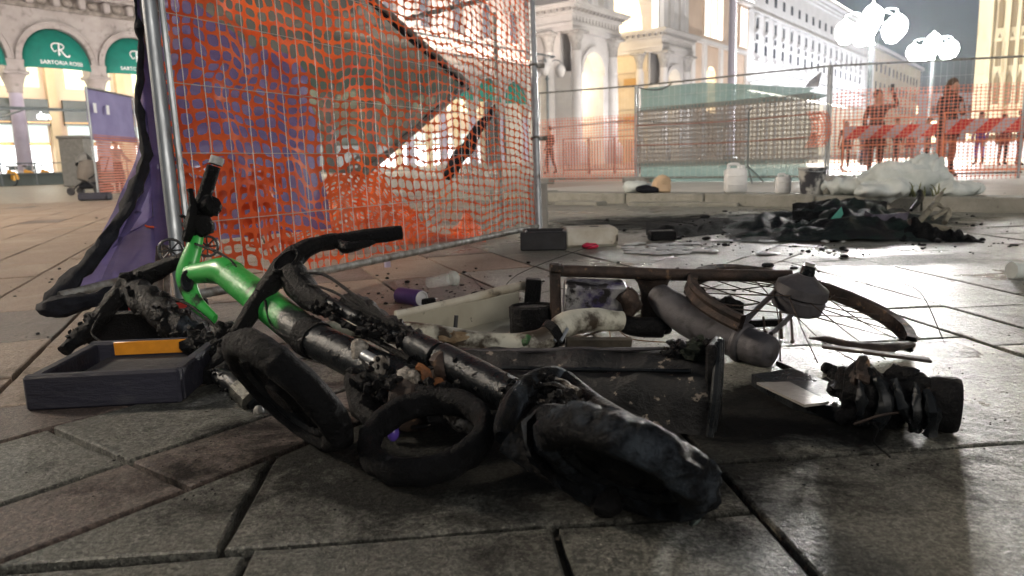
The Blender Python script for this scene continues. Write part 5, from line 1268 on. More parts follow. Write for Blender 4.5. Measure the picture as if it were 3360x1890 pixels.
b = MB(); b.tube([hub + wn * .05, hub + wn * .085], [.020, .017], 12); b.build('axle', M['char_gloss'], eb)
b = MB(); b.tube([hub + wn * .08, hub + wn * .093], .012, 12); b.build('axle_nut', M['steel_old'], eb)
rnd = random.Random(5); 
for k in range(30):
    a = 2 * math.pi * k / 30 + rnd.uniform(-.05, .05)
    if R(-36) > (a if a < math.pi * 1.25 else a - 2 * math.pi) or R(222) < a < R(324):
        if k % 2: continue
        e_ = rim_pt(a, -.03, RR * rnd.uniform(.7, 1.0)); e_.z = max(.006, e_.z - .05)
    else: e_ = rim_pt(a)
    tw = a + (.9 if k % 2 else -.9); s_ = hub + Fm.to_3x3() @ V((.06 * math.cos(tw), .06 * math.sin(tw), -.03 if k % 4 < 2 else .012))
    mid = (s_ + e_) / 2 + V((rnd.uniform(-.012, .012), rnd.uniform(-.012, .012), rnd.uniform(-.016, .006)))
    b = MB(); b.tube([s_, mid, e_], .0016, 5, sub=4); b.build('spoke', M['rust'], o_wh)
for k, (u_, v_, u2, v2) in enumerate(((2560, 1020, 2565, 1105), (2595, 1030, 2600, 1120), (2505, 1040, 2510, 1090))):
    b = MB(); b.tube([at(u_, v_, 1.88), at(u2, v2, 1.84)], .003, 6); b.blob(at(u2, v2, 1.84), .006, 8); b.build('valve_rod', M['rust'], eb)
b = MB(); b.tube([at(1808, 888, 2.06), at(2000, 893, 2.06), at(2160, 900, 2.05), at(2400, 903, 2.02), at(2598, 905, 2.0)], [.0165, .0165, .0175, .0165, .0155], 14, sub=4, rough=.0015, freq=40); b.build('chain_stay', M['rust'], eb)
b = MB(); b.box((0, 0, 0), (.020, .03, .155), frame(at(1822, 955, 2.05), V((0, 0, 1))), .003); b.build('end_bracket', M['rust'], eb)
b = MB(); b.box((0, 0, 0), (.05, .035, .02), frame(at(1826, 878, 2.05), V((.1, 0, 1))), .003); b.build('bracket_cap', M['rust'], eb)
M['battery'] = mat('scorched_battery_case', (.36, .36, .37), (.05, .04, .11), 9, .35, .6, metal=.4, thr=(.44, .56), c3=(.02, .018, .02), scale3=14, thr3=(.56, .62), bump=.3)
b = MB(); b.box((0, 0, 0), (.168, .06, .088), frame(at(1950, 975, 2.04), V((.05, -.25, 1)), V((1, 0, 0))), .006); b.build('battery', M['battery'], eb)
b = MB(); b.blob(at(2065, 990, 2.0), (.030, .03, .042), 14, .012, 35); b.build('battery_end', M['rust'], eb)
b = MB(); b.lathe([(.052, .0), (.042, -.012), (.034, -.04), (.033, -.10), (.036, -.13), (.042, -.14)], Matrix.Translation(at(2142, 912, 2.04)), 20, .002, 30); b.build('seat_lug', M['rust'], eb)
b = MB(); b.tube([at(2040, 1062, 2.0), at(2090, 1072, 1.98), at(2172, 1075, 1.97), at(2180, 1076, 1.968)], [.022, .027, .028, .018], 16, sub=3, rough=.002); b.build('shock', M['char'], eb)
b = MB(); b.tube([at(2155, 960, 2.02), at(2195, 1000, 1.98), at(2260, 1048, 1.92), at(2340, 1088, 1.86), at(2430, 1122, 1.80), at(2500, 1148, 1.75), at(2530, 1158, 1.73), at(2545, 1163, 1.722)], [.030, .043, .045, .044, .0425, .042, .036, .018], 26, sub=5, rough=.0012, freq=18); b.build('down_tube', M['ash'], eb)
b = MB(); c_ = at(2438, 1125, 1.797); b.torus(frame(c_, at(2500, 1148, 1.75) - at(2400, 1112, 1.82)), .0445, .006, 28, 8, flat=2.0); b.build('clamp_band', M['ash'], eb)
b = MB(); b.tube([at(2432, 1085, 1.80), at(2450, 1050, 1.83), at(2520, 980, 1.91), at(2596, 910, 1.985)], [.009, .007, .007, .010], 10, sub=4); b.build('torque_arm', M['ash'], eb)
b = MB(); b.tube([at(2530, 1095, 1.80), at(2570, 1060, 1.84), at(2625, 1005, 1.9)], .006, 8, sub=3); b.build('stay', M['ash'], eb)
b = MB(); b.tube([at(2260, 965, 2.06), at(2300, 985, 2.02), at(2360, 1010, 2.0), at(2440, 1015, 1.98)], [.01, .022, .032, .018], 12, sub=5, rough=.02, freq=45); b.build('charred_lump', M['char'], eb)
b = MB(); b.tube([at(2330, 1045, 1.95), at(2450, 1060, 1.94), at(2580, 1058, 1.93)], [.008, .011, .008], 8, sub=4, rough=.004); b.build('lower_stay', M['char'], eb)
b = MB(); b.tube([at(2255, 960, 2.12), at(2290, 920, 2.18), at(2370, 898, 2.22)], [.011, .014, .010], 8, sub=4); b.build('inner_tube_scrap', M['ash'], eb)
# copper wires hanging from the frame
def wire(label, pts, r_=.0014, m_=None, name='wire', parent=None):
    b_ = MB(); b_.tube(pts, r_, 5, sub=6); o_ = b_.build(name, m_ or M['char'], parent)
    if parent is None: props(o_, label, 'wire')
    return o_
cop = mat('scorched_copper', (.22, .12, .06), (.07, .045, .03), 30, .5, metal=.5)
wire(None, [at(1990, 1045, 2.0), at(2000, 1090, 1.96), at(2010, 1150, 1.9)], .0016, cop, 'copper_wire', eb)
wire(None, [at(2000, 1050, 2.0), at(2050, 1100, 1.95), at(2110, 1118, 1.92), at(2260, 1125, 1.88)], .0016, cop, 'copper_wire', eb)
wire(None, [at(2240, 1125, 1.86), at(2350, 1130, 1.84), at(2440, 1140, 1.8)], .0014, None, 'cable', eb)
wire('thin bent wire arching up at the right beyond the wheel', [gr(2960, 930), at(3020, 960, 2.1), at(3080, 1080, 1.95), at(3118, 1180, 1.85), gr(3122, 1240)], .0013)
wire('thin wire sticking up behind the bicycle frame', [gr(1640, 985), at(1700, 900, 2.7), at(1960, 800, 2.9)], .0011)
wire('long thin wire curving over the paving left of the bicycle', [gr(1540, 900), gr(1590, 950), gr(1700, 985), gr(1790, 1010)], .0013)
# --- pale scooter: white curved frame and open cover
ps = thing('pale_scooter', 'scorched white and green scooter frame lying behind the black deck', 'scooter', gr(1700, 1180))
M['white_green'] = mat('scorched_white_frame', (.40, .40, .33), (.52, .51, .44), 5, .4, .55, bump=.6, c3=(.035, .025, .015), scale3=9, thr3=(.47, .58))
b = MB(); b.tube([at(1040, 1078, 1.90), at(1200, 1085, 1.85), at(1370, 1100, 1.80), at(1500, 1122, 1.76), at(1650, 1135, 1.73), at(1760, 1125, 1.73), at(1805, 1098, 1.745)], [.020, .024, .032, .033, .030, .030, .026], 18, sub=6, rough=.003, freq=16); b.build('main_tube', M['white_green'], ps)
b = MB(); b.tube([at(1815, 1092, 1.75), at(1860, 1065, 1.78), at(1940, 1048, 1.83), at(2035, 1052, 1.87)], [.026, .031, .030, .024], 16, sub=5, rough=.004, freq=20); b.build('rear_tube', M['white_green'], ps)
b = MB(); b.tube([at(1800, 1105, 1.74), at(1822, 1090, 1.75)], .033, 16, rough=.006, freq=40); b.build('burnt_joint', M['char'], ps)
for k in (-8, 12): b = MB(); b.tube([at(1828 + k, 1120, 1.715), at(1850 + k, 1078, 1.74)], .0045, 8); b.build('clamp_bolt', M['steel'], ps)
lump(ps, 'green_patch', 1728, 1118, 1.708, (.014, .012, .012), mat('green_melt', (.03, .16, .03), (.015, .03, .014), 40, .5, bump=.6), .006, 12, 3)
lump(ps, 'melted_foam', 1490, 1112, 1.745, (.040, .022, .014), mat('brown_foam', (.16, .10, .05), (.32, .25, .16), 25, .8, bump=.8), .014, 18, 5)
b = MB(); b.box((0, 0, 0), (.16, .012, .09), frame(gr(1960, 1160, .04), V((.1, -.35, 1)), V((1, .1, 0))), .003); b.build('side_plate', mat('scorched_plate', (.12, .10, .07), (.03, .025, .02), 8, .7, bump=.5), ps)
wa, wb = gr(1345, 1150, .0), gr(1748, 1052, .0)
cv = thing('white_cover', 'open white plastic cover with scorched edge behind the pale frame', 'cover', (wa + wb) / 2)
ex = (wb - wa).normalized(); ey = V((-ex.y, ex.x, 0)); ll = (wb - wa).length
Mx = Matrix((ex, ey, V((0, 0, 1)))).transposed().to_4x4(); Mx.translation = (wa + wb) / 2
b = MB(); b.box((0, .06, .045), (ll, .014, .09), Mx, .005); b.build('wall', M['cream'], cv, angle=30)
b = MB(); b.tube([Mx @ V((-ll / 2, .058, .092)), Mx @ V((0, .058, .096)), Mx @ V((ll / 2, .058, .104)), Mx @ V((ll / 2 + .02, .03, .108))], [.011, .013, .015, .01], 12, sub=5, rough=.003, freq=30, flat=.7); b.build('rim', M['white_burnt'], cv)
b = MB(); b.box((.02, -.02, .006), (ll * .9, .16, .008), Mx, .002); b.build('base', M['cream'], cv)
b = MB(); b.tube([Mx @ V((-.10, -.02, .01)), Mx @ V((-.09, -.02, .075))], .006, 8); b.build('pin', M['black_plastic'], cv)
bx = thing('black_battery_tub', 'round-topped black tub between white cover and bicycle frame', 'tub', gr(1752, 1128))
q = gr(1752, 1128); b = MB(); b.lathe([(.001, .0), (.055, 0), (.058, .02), (.058, .085), (.052, .09), (.050, .083), (.035, .080), (.034, .086), (.001, .086)], Matrix.Translation(q + V((0, .06, 0))) @ Matrix.Diagonal((1.15, .8, 1.1, 1)), 26, .002, 30); b.build('tub', M['char'], bx)
b = MB(); b.box((0, 0, 0), (.04, .05, .10), frame(at(1748, 965, 2.35), V((.1, 0, 1))), .004); b.build('tab', M['char'], bx)

# --- burnt motor and plate on the right
bp = thing('burnt_plate', 'flat burnt plate with pale sheet lying left of the burnt motor', 'plate', gr(2700, 1360))
pts = [gr(2465, 1268), gr(2600, 1248), gr(2905, 1372), gr(2880, 1412), gr(2780, 1395), gr(2600, 1345)]
b = MB(); b.add([p + V((0, 0, .028)) for p in pts] + [p + V((0, 0, .002)) for p in pts], [tuple(range(6)), tuple(reversed(range(6, 12)))] + [(i, (i + 1) % 6, 6 + (i + 1) % 6, 6 + i) for i in range(6)]); b.build('plate', M['char_gloss'], bp, smooth=False)
pts = [gr(2483, 1254, .034), gr(2590, 1252, .034), gr(2720, 1318, .034), gr(2640, 1328, .034)]
b = MB(); b.add(pts + [p - V((0, 0, .005)) for p in pts], [(0, 1, 2, 3), (7, 6, 5, 4)] + [(i, (i + 1) % 4, 4 + (i + 1) % 4, 4 + i) for i in range(4)]); b.build('pale_sheet', mat('heat_bleached_sheet', (.42, .40, .37), (.30, .28, .26), 20, .3, metal=.3, bump=.3), bp, smooth=False)
bm_ = thing('burnt_motor', 'lump of burnt ribbed motor with round end cap at right', 'motor', gr(2950, 1370))
m0, m1 = gr(2765, 1280, .058), gr(3105, 1325, .05); ax_ = (m1 - m0).normalized()
b = MB(); b.tube([m0, m0 * .7 + m1 * .3, m0 * .4 + m1 * .6, m0 * .12 + m1 * .88], [.040, .050, .046, .036], 28, sub=10, rough=.022, freq=26); b.build('core', M['char'], bm_)
rnd = random.Random(8)
for k in range(9):
    f_ = rnd.random() * .85; q = m0 * (1 - f_) + m1 * f_ + V((0, rnd.uniform(-.045, .03), rnd.uniform(-.03, .04))); b = MB(); b.blob(q, (rnd.uniform(.014, .03), rnd.uniform(.014, .026), rnd.uniform(.02, .04)), 14, .014, 50, Matrix.Rotation(rnd.uniform(-.5, .5), 4, 'Y'), seed=k); b.build('burnt_winding', M['char'] if k % 3 else M['rust'], bm_)
for k in range(5):
    f_ = .12 + k * .17 + rnd.uniform(-.04, .04); q = m0 * (1 - f_) + m1 * f_; w_ = rnd.uniform(.006, .012)
    b = MB(); b.tube([q + V((rnd.uniform(-.03, .03), -.05, -.045)), q + V((rnd.uniform(-.02, .02), -.055, 0)), q + V((rnd.uniform(-.02, .02), -.035, rnd.uniform(.03, .05)))], [w_, w_ * 1.4, w_ * .6], 8, sub=5, rough=.007, freq=60, seed=k); b.build('fin', M['char_gloss'], bm_)
b = MB(); b.lathe([(.001, -.03), (.046, -.03), (.050, -.02), (.050, .012), (.046, .02), (.001, .02)], frame(m1, ax_), 26, .0015, 30); b.build('end_cap', M['char'], bm_)
b = MB(); b.tube([gr(2745, 1375, .012), gr(2820, 1352, .03), gr(2900, 1355, .03)], [.01, .02, .012], 10, sub=4, rough=.008, freq=50); b.build('side_lug', M['char'], bm_)
for k in range(6): lump(bm_, 'charred_flake', 2720 + 18 * (k % 3), 1215 + 16 * k, 1.66 - .02 * k, (.018, .014, .016), M['char'], .010, 10, k)
b = MB(); b.add([m0 + V((-.02, .03, .055)), m0 + V((.10, .03, .060)), m0 + V((.17, .035, .04)), m0 + V((.06, .06, .05))], [(0, 1, 2, 3), (3, 2, 1, 0)]); 
b = MB(); b.box((0, 0, 0), (.19, .05, .006), frame(m0 + V((.08, .045, .058)), V((.12, .1, 1)), ax_), .002); b.build('cover_plate', M['rust'], bm_)
for k in range(4): wire(None, [at(2548, 1188 + k * 3, 1.72), at(2610, 1215 + 8 * k, 1.66), at(2680, 1290 + 6 * k, 1.55), at(2760, 1345 + k * 4, 1.46), gr(2830 + 20 * k, 1390, .03)], .0022, M['char'], 'cable', bp)
wire(None, [gr(2800, 1392, .035), gr(2900, 1360, .05), gr(3000, 1350, .03), gr(3100, 1345, .02), gr(3130, 1375, .01)], .0022, M['rust'], 'wire', bm_)
wire('curl of wire hanging below the burnt plate onto the paving', [gr(2860, 1385, .03), gr(2880, 1410, .02), gr(2868, 1450, .004), gr(2920, 1500, .003)], .0018, M['char'])

# ================================================================== SMALL THINGS
def can(name, label, a, b_, r_, m_, cap_m):
    t = thing(name, label, 'can', (a + b_) / 2 * 1.0); d = (b_ - a).normalized(); L_ = (b_ - a).length; Fm_ = frame(a, d)
    x = MB(); x.lathe([(.001, .004), (r_ * .8, .004), (r_ * .95, 0), (r_, .006), (r_, L_ - .012), (r_ * .9, L_ - .003)], Fm_, 22); x.build('body', m_, t)
    x = MB(); x.lathe([(r_ * .9, L_ - .004), (r_ * .92, L_), (r_ * .8, L_ + .001), (r_ * .7, L_ - .006), (.001, L_ - .004)], Fm_, 22); x.build('lid', cap_m, t)
r_ = .030
can('drink_can', 'violet can lying on the brown paving', gr(1312, 968, r_), gr(1385, 980, r_), r_, mat('violet_can', (.11, .07, .26), (.09, .06, .2), 20, .35, metal=.4), mat('pale_lid', (.7, .7, .72), rough=.4, metal=.5))
t = thing('plastic_bottle', 'clear crumpled plastic bottle lying behind the violet can', 'bottle', gr(1450, 930))
M['clear'] = mat('clear_plastic', (.75, .78, .75), rough=.12, transp=.8, spec=.8)
a, b_ = gr(1408, 928, .028), gr(1482, 915, .028); d = (b_ - a).normalized(); L_ = (b_ - a).length
x = MB(); x.lathe([(.001, 0), (.022, 0), (.027, .01), (.022, L_ * .3), (.028, L_ * .5), (.027, L_ * .8), (.020, L_)], frame(a, d), 18, .004, 50); x.build('body', M['clear'], t)
x = MB(); x.lathe([(.024, L_ * .92), (.033, L_ * 1.0), (.034, L_ * 1.12), (.001, L_ * 1.14)], frame(a, d), 18, .003, 50); x.build('base', mat('milky_plastic', (.6, .66, .62), rough=.2, transp=.55), t)
x = MB(); q = gr(1272, 876); x.lathe([(.001, .03), (.014, .03), (.016, .024), (.016, 0)], Matrix.Translation(q), 16); props(x.build('bottle_cap', mat('lilac_cap', (.5, .46, .62), rough=.5), None), 'pale lilac bottle cap near the fence bottom rail', 'cap')
x = MB(); x.box((0, 0, .014), (.055, .02, .028), rect_frame(gr(1405, 1003), V((1, .5, 0))), .004); props(x.build('charred_stick', M['char'], None), 'short charred stick beside the violet can', 'stick')
t = thing('plastic_cup', 'crushed clear plastic cup at the right edge of the paving', 'cup', gr(3340, 893)); a = gr(3318, 888, .03)
x = MB(); x.lathe([(.001, 0), (.034, .0), (.036, .01), (.030, .05), (.024, .12)], frame(a, V((1, .1, 0))), 18, .006, 30); x.build('body', mat('milky_cup', (.7, .76, .74), rough=.25, transp=.25), t)
# charred crumbs scattered round the fire
rnd = random.Random(21); x = MB()
def crumb(p, s_):
    k = rnd.random() * 6.28; x.blob((p.x, p.y, s_ * .3), (s_ * rnd.uniform(.7, 1.6), s_ * rnd.uniform(.6, 1.0), s_ * .5), 6, s_ * .35, 3 / s_ * .12, Matrix.Rotation(k, 4, 'Z'), seed=k)
def sz(): return .0022 * math.exp(rnd.random() ** 2 * 1.7)
for k in range(260): crumb(gr(rnd.gauss(1430, 260), min(1150, max(850, rnd.gauss(990, 55)))), sz())
for cc in range(34):
    cu, cv_ = rnd.uniform(1950, 3300), 705 + abs(rnd.gauss(0, 120))
    for k in range(rnd.randrange(6, 26)): crumb(gr(rnd.gauss(cu, 60), min(1300, max(690, rnd.gauss(cv_, 12)))), sz() * rnd.choice((1, 1, 1.5, 2.6)))
for cc in range(12):
    cu, cv_ = rnd.uniform(0, 420), rnd.uniform(680, 1150)
    for k in range(5): crumb(gr(rnd.gauss(cu, 30), max(650, rnd.gauss(cv_, 10))), sz())
for k in range(420): crumb(gr(rnd.gauss(1000, 330), rnd.gauss(1500, 90)), .0013 * rnd.uniform(.6, 1.8))
for k in range(260): crumb(gr(rnd.uniform(2000, 3340), rnd.uniform(1080, 1600)), .0013 * rnd.uniform(.6, 2.0))
for k in range(80): crumb(gr(rnd.uniform(1650, 3360), rnd.uniform(600, 680)), rnd.uniform(.004, .012))
props(x.build('charred_crumbs', M['char'], None, fix=False), 'charred crumbs scattered over the paving', None, None, 'stuff')
# pale plastic drips left of the fire patch
x = MB()
for k in range(70):
    p = gr(rnd.gauss(2180, 60) if k < 45 else rnd.uniform(2350, 2800), rnd.gauss(815, 9) if k < 45 else rnd.gauss(778, 12)); s_ = rnd.uniform(.012, .05); x.blob((p.x, p.y, .004), (s_ * 1.5, s_, .007), 7, .008, 40)
props(x.build('melted_plastic_spatter', mat('white_melt', (.62, .64, .64), rough=.4), None, fix=False), 'white melted plastic spatter before the burnt tarpaulin', None, None, 'stuff')
x = MB(); x.box((0, 0, .03), (.16, .10, .06), rect_frame(gr(2172, 788), V((1, .1, 0))), .01); props(x.build('charred_box', M['char'], None), 'small charred box left of the burnt tarpaulin', 'box')

# --- burnt tarpaulin heap
tp = thing('burnt_tarpaulin', 'burnt dark green tarpaulin collapsed in a heap before the kerb', 'tarpaulin', gr(2750, 785))
def TP(s, t):
    u_ = 2380 + s * 720 + 14 * math.sin(t * 9); v_ = 795 - t * 85 + 9 * noise.noise(V((s * 7, 2, 1))) * (1 - t)
    q = gr(u_, v_)
    hgt = .155 * math.exp(-((s - .58) / .24) ** 2) + .05 * math.exp(-((s - .2) / .15) ** 2)
    z = hgt * math.sin(math.pi * min(1, t * .9 + .02)) ** .8
    z += (.05 * noise.noise(q * 4) + .05 * noise.noise(q * 9) + .025 * noise.noise(q * 22)) * min(1, 4 * t) * min(1, 5 * (1 - t)) * min(1, 5 * s) * min(1, 5 * (1 - s))
    q.z = max(.004, z); return q
M['tarp'] = mat('burnt_tarpaulin', (.006, .010, .009), (.009, .022, .018), 3.5, .6, .8, spec=.2, bump=.9, bscale=22, thr=(.42, .6), c3=(.006, .006, .008), scale3=6, thr3=(.48, .58))
x = MB(); x.sheet(TP, 70, 26); x.build('sheet', M['tarp'], tp, angle=70, fix=False)
def ribbon(pts, wv, w_):
    return lambda s, t: (lambda i, f: pts[i] * (1 - f) + pts[i + 1] * f)(min(len(pts) - 2, int(s * (len(pts) - 1))), s * (len(pts) - 1) - min(len(pts) - 2, int(s * (len(pts) - 1)))) + wv * (t - .5) * w_
x = MB(); x.sheet(ribbon([at(2835, 705, 4.55), at(2860, 718, 4.5), at(2910, 716, 4.55), at(2980, 708, 4.7)], V((.1, -.3, .9)), .055), 20, 4, .004); x.build('lilac_fold', mat('lilac_plastic', (.16, .15, .20), (.07, .065, .09), 12, .4, bump=.5), tp)
x = MB(); x.prism([(-.03, -.03), (.05, -.035), (.045, .045)], frame(at(2740, 702, 4.62), V((-.1, -.9, .45)), V((1, 0, 0))), .004); x.build('green_scrap', mat('teal_scrap', (.03, .25, .19), rough=.5), tp)
x = MB(); x.sheet(lambda s, t: at(2600 + s * 310, 672 - 16 * math.sin(s * 2.6) + t * 60, 5.3 - .5 * t) + V((0, 0, .02 * noise.noise(V((s * 9, t * 5, 3))))), 26, 8, .006); x.build('stiff_fold', M['char_matte'], tp)
x = MB(); x.sheet(lambda s, t: gr(2120 + s * 340, 770 - t * 40 + 10 * math.sin(s * 5)) + V((0, 0, .002 + .06 * abs(noise.noise(V((s * 8, t * 5, 1)))) * math.sin(math.pi * t) * min(1, 5 * s) * min(1, 5 * (1 - s)))), 40, 10, .004); x.build('charred_sheet', M['char_matte'], tp)
x = MB(); x.sheet(lambda s, t: gr(2950 + s * 280, 765 + s * 32 + (24 - 48 * t) * (1.05 - s) + 7 * noise.noise(V((s * 9, t * 2, 3)))) + V((0, 0, .002 + (.07 * (1 - s) + .06 * abs(noise.noise(V((s * 8, t * 5, 7))))) * math.sin(math.pi * t) * min(1, 6 * s + .2) * min(1, 5 * (1 - s)))), 34, 10, .004); x.build('charred_sheet', M['char_matte'], tp)
dw = thing('burnt_branches', 'pale scorched tangle of sticks at the right end of the burnt tarpaulin', 'debris', gr(3060, 760))
M['pale_wood'] = mat('scorched_wood', (.28, .26, .20), (.12, .11, .085), 15, .8, bump=.6)
for k, pts in enumerate(([at(3000, 745, 4.6), at(3040, 700, 4.7), at(3070, 670, 4.8), at(3105, 690, 4.8)], [at(3050, 690, 4.7), at(3075, 655, 4.9), at(3090, 630, 5.0)], [at(3060, 720, 4.6), at(3110, 690, 4.7), at(3100, 730, 4.6)], [at(3050, 740, 4.4), at(3120, 757, 4.35)], [at(2990, 690, 4.7), at(3020, 650, 4.9), at(3018, 628, 5.0)], [at(2985, 722, 4.5), at(3000, 760, 4.4), gr(3010, 775)])):
    x = MB(); x.tube(pts, [.012, .02, .014, .006][:len(pts)], 8, sub=4, rough=.008, freq=25); x.build('stick', M['pale_wood'] if k != 4 else M['char'], dw)

# --- things on the kerb
def kpt(u, off=.2):                       # a point on top of the kerb under pixel column u
    d = ray(u, 640).xy; n_ = kn; k0 = KA + kn * off
    s_ = (k0.dot(n_)) / d.dot(n_); return V((d.x * s_, d.y * s_, .118))
def jerry(label, u, h_, w_, off=.2):
    p = kpt(u, off); t = thing('jerrycan', label, 'jerrycan', p); Mx = rect_frame(p, V((1, -.15, 0)), p.z)
    x = MB(); x.box((0, 0, h_ * .43), (w_, w_ * .75, h_ * .86), Mx, w_ * .12); x.build('body', M['white_plastic'], t, angle=50)
    x = MB(); x.tube([Mx @ V((-w_ * .32, 0, h_ * .84)), Mx @ V((-w_ * .30, 0, h_ * .98)), Mx @ V((w_ * .10, 0, h_ * .98)), Mx @ V((w_ * .14, 0, h_ * .84))], w_ * .075, 8, sub=4); x.build('handle', M['white_plastic'], t)
    x = MB(); x.lathe([(w_ * .13, h_ * .84), (w_ * .13, h_ * .95), (.001, h_ * .95)], Mx @ Matrix.Translation((w_ * .32, 0, 0)), 14); x.build('cap', M['white_plastic'], t)
    for k in (.3, .6):
        x = MB(); x.box((0, -w_ * .376, h_ * k), (w_ * .7, .006, .012), Mx, .002); x.build('rib', M['white_plastic'], t)
jerry('tall white jerrycan standing on the kerb before the teal sheet', 2412, .295, .215)
jerry('small white jerrycan beside the stained bucket', 2568, .19, .14)
p = kpt(2662); t = thing('bucket', 'mortar-stained grey bucket on the kerb beside a small jerrycan', 'bucket', p)
x = MB(); x.lathe([(.001, 0), (.095, 0), (.098, .005), (.125, .235), (.131, .237), (.131, .25), (.122, .25), (.093, .012), (.001, .012)], Matrix.Translation(p), 28)
x.build('shell', mat('stained_bucket', (.045, .045, .055), (.50, .50, .48), 7, .6, thr=(.44, .54), bump=.3), t)
x = MB(); x.tube([p + V((-.128, 0, .235)), p + V((-.10, -.10, .22)), p + V((0, -.14, .21)), p + V((.10, -.10, .22)), p + V((.128, 0, .235))], .004, 6, sub=5); x.build('handle', M['steel'], t)
x = MB(); p = kpt(2725); x.box((p.x, p.y, p.z + .05), (.12, .1, .1), None, .012); props(x.build('stone_block', M['kerb'], None), 'small mossy stone block right of the bucket', 'block')
def bag(name, label, p, rad, m_, rough, sd, cat='bag', n=20, freq=7):
    x_ = MB(); x_.blob(p + V((0, 0, rad[2] * .8)), rad, n, rough, freq, seed=sd, flatz=p.z); return props(x_.build(name, m_, None, angle=70), label, cat)
bag('plastic_bag', 'flat white plastic bag left of the paper bag on the kerb', kpt(2088, .15), (.17, .12, .075), M['sack'], .03, 1)
bag('black_bag', 'low black bag wedged between the white and the tan bag', kpt(2130, .08), (.14, .09, .05), M['black_cloth'], .03, 2)
x = MB(); p = kpt(2172, .18); x.blob(p + V((0, 0, .075)), (.12, .09, .11), 14, .035, 7, seed=6, flatz=p.z); x.tube([p + V((0, 0, .14)), p + V((-.01, 0, .19))], [.05, .02], 8, rough=.01)
props(x.build('paper_bag', mat('tan_paper', (.55, .40, .26), (.48, .34, .22), 6, .8, bump=.4), None, angle=30), 'crumpled tan paper bag on the kerb', 'bag')
for k, (u_, lab, rad, of) in enumerate(((2800, 'white sack slumped right of the stone block', (.26, .16, .09), .3), (2955, 'large folded white sack on top of the pile', (.40, .22, .15), .35), (3010, 'white sack at the back of the pile, under the woman', (.24, .2, .20), .55), (3140, 'flat white sack at the right end of the pile', (.22, .13, .06), .25), (2905, 'long white sack sliding over the kerb towards the tarpaulin', (.34, .16, .075), .0))):
    p = kpt(u_, of); x = MB(); Mz = Matrix.Rotation(-.5 + .25 * k, 4, 'Z')
    x.blob(p + V((0, 0, rad[2] * .7)), rad, 64, .05, 4.5, Mz, seed=k * 2.3)
    fd = V((math.cos(.4 + k), math.sin(.4 + k), .5)); fz = p.z - .02 if of else .02
    for vv in x.v:
        w1 = nz(vv, 3.0, k); r1 = 1 - abs(math.sin((vv.dot(fd)) * 24 + 5 * w1)); vv.z += .035 * r1 * r1 - .014 * abs(nz(vv, 14, 3)) ; vv.y -= .02 * r1; vv.x += .02 * nz(vv, 12, 7)
        if vv.z < fz: vv.z = fz + .002 * nz(vv, 40)
    x =x; props(x.build('sack', M['sack'], None, angle=70), lab, 'sack', 'white sacks piled on the kerb')
x = MB(); p = gr(3132, 690); x.blob(p + V((0, 0, .03)), (.06, .04, .03), 10, .012, 20, flatz=0); props(x.build('crumpled_paper', M['white_plastic'], None), 'crumpled white paper ball in front of the kerb at right', 'paper')
pl = thing('weed_tuft', 'small scorched weed tuft in front of the white sacks', 'plant', kpt(3070, .05)); rnd = random.Random(4)
for k in range(14):
    p = kpt(3050 + rnd.uniform(-70, 40), .05); x = MB(); d = V((rnd.uniform(-.06, .06), rnd.uniform(-.05, .03), rnd.uniform(.06, .14))); x.tube([p - V((0, 0, .03)), p + d * .6, p + d + V((d.x * .4, 0, -.01))], [.006, .007, .001], 5, sub=3, flat=.4); x.build('leaf', mat('weed', (.10, .12, .04), (.2, .2, .1), 12, .8) if k == 0 else bpy.data.materials['weed'], pl)

# ================================================================== FAR FENCE LINE
def vpost(u, vtop, depth): 
    q = at(u, vtop, depth); return V((q.x, q.y, 0)), q
fp = [vpost(1768, 306, 16.6), vpost(2093, 281, 15.5), vpost(2731, 216, 13.0), vpost(3385, 183, 12.3)]
def far_panel(label, a, b, ta, tb, has_net, net_v, first_post=True):
    t = thing('mesh_fence_panel', label, 'fence', a)
    x = MB(); x.tube([a, ta], .022, 10); x.build('post', M['steel'], t)
    x = MB(); x.tube([b - (b - a).normalized() * .05, tb - (b - a).normalized() * .05], .022, 10); x.build('post', M['steel'], t)
    x = MB(); x.tube([ta, tb], .017, 8); x.build('top_rail', M['steel_old'], t)
    x = MB(); x.tube([a + V((0, 0, .1)), b + V((0, 0, .1))], .017, 8); x.build('bottom_rail', M['steel_old'], t)
    Q = lambda s, z: (a * (1 - s) + b * s) + V((0, 0, z * ((ta.z) * (1 - s) + tb.z * s) / 2.0))
    x = MB()
    for i in range(1, 32): x.tube([Q(i / 32, .1), Q(i / 32, 1.98)], .0018, 4, cap=False)
    for j in range(1, 8): x.tube([Q(0, .1 + j * .235), Q(1, .1 + j * .235)], .0018, 4, cap=False)
    x.build('wire_mesh', M['wire'], t)
    if has_net:
        z0, z1 = net_v; nrm = (b - a).cross(V((0, 0, 1))).normalized()
        x = MB(); x.net(lambda s, tt: Q(.01 + s * .98, z0 + (z1 - z0) * tt + .03 * noise.noise(V((s * 4, 2, z1))) * tt) + nrm * (.02 + .03 * noise.noise(V((s * 6, tt * 3, a.x)))), int((b - a).length / .066), int((z1 - z0) / .056), .455, .445)
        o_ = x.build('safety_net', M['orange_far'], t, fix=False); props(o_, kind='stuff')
    # feet
    x = MB(); 
    for p_ in (a,): x.box((p_.x, p_.y, .06), (.6, .22, .12), Matrix.Identity(4), .015)
    x.build('foot', M['concrete'], t)
    return t, Q
far_panel('far mesh fence panel with red-orange net, left of the teal sheeted panel', fp[0][0], fp[1][0], fp[0][1], fp[1][1], True, (.05, 1.42))
tQ, QB = far_panel('far mesh fence panel hung with teal and grey sheeting', fp[1][0], fp[2][0], fp[1][1], fp[2][1], False, None)
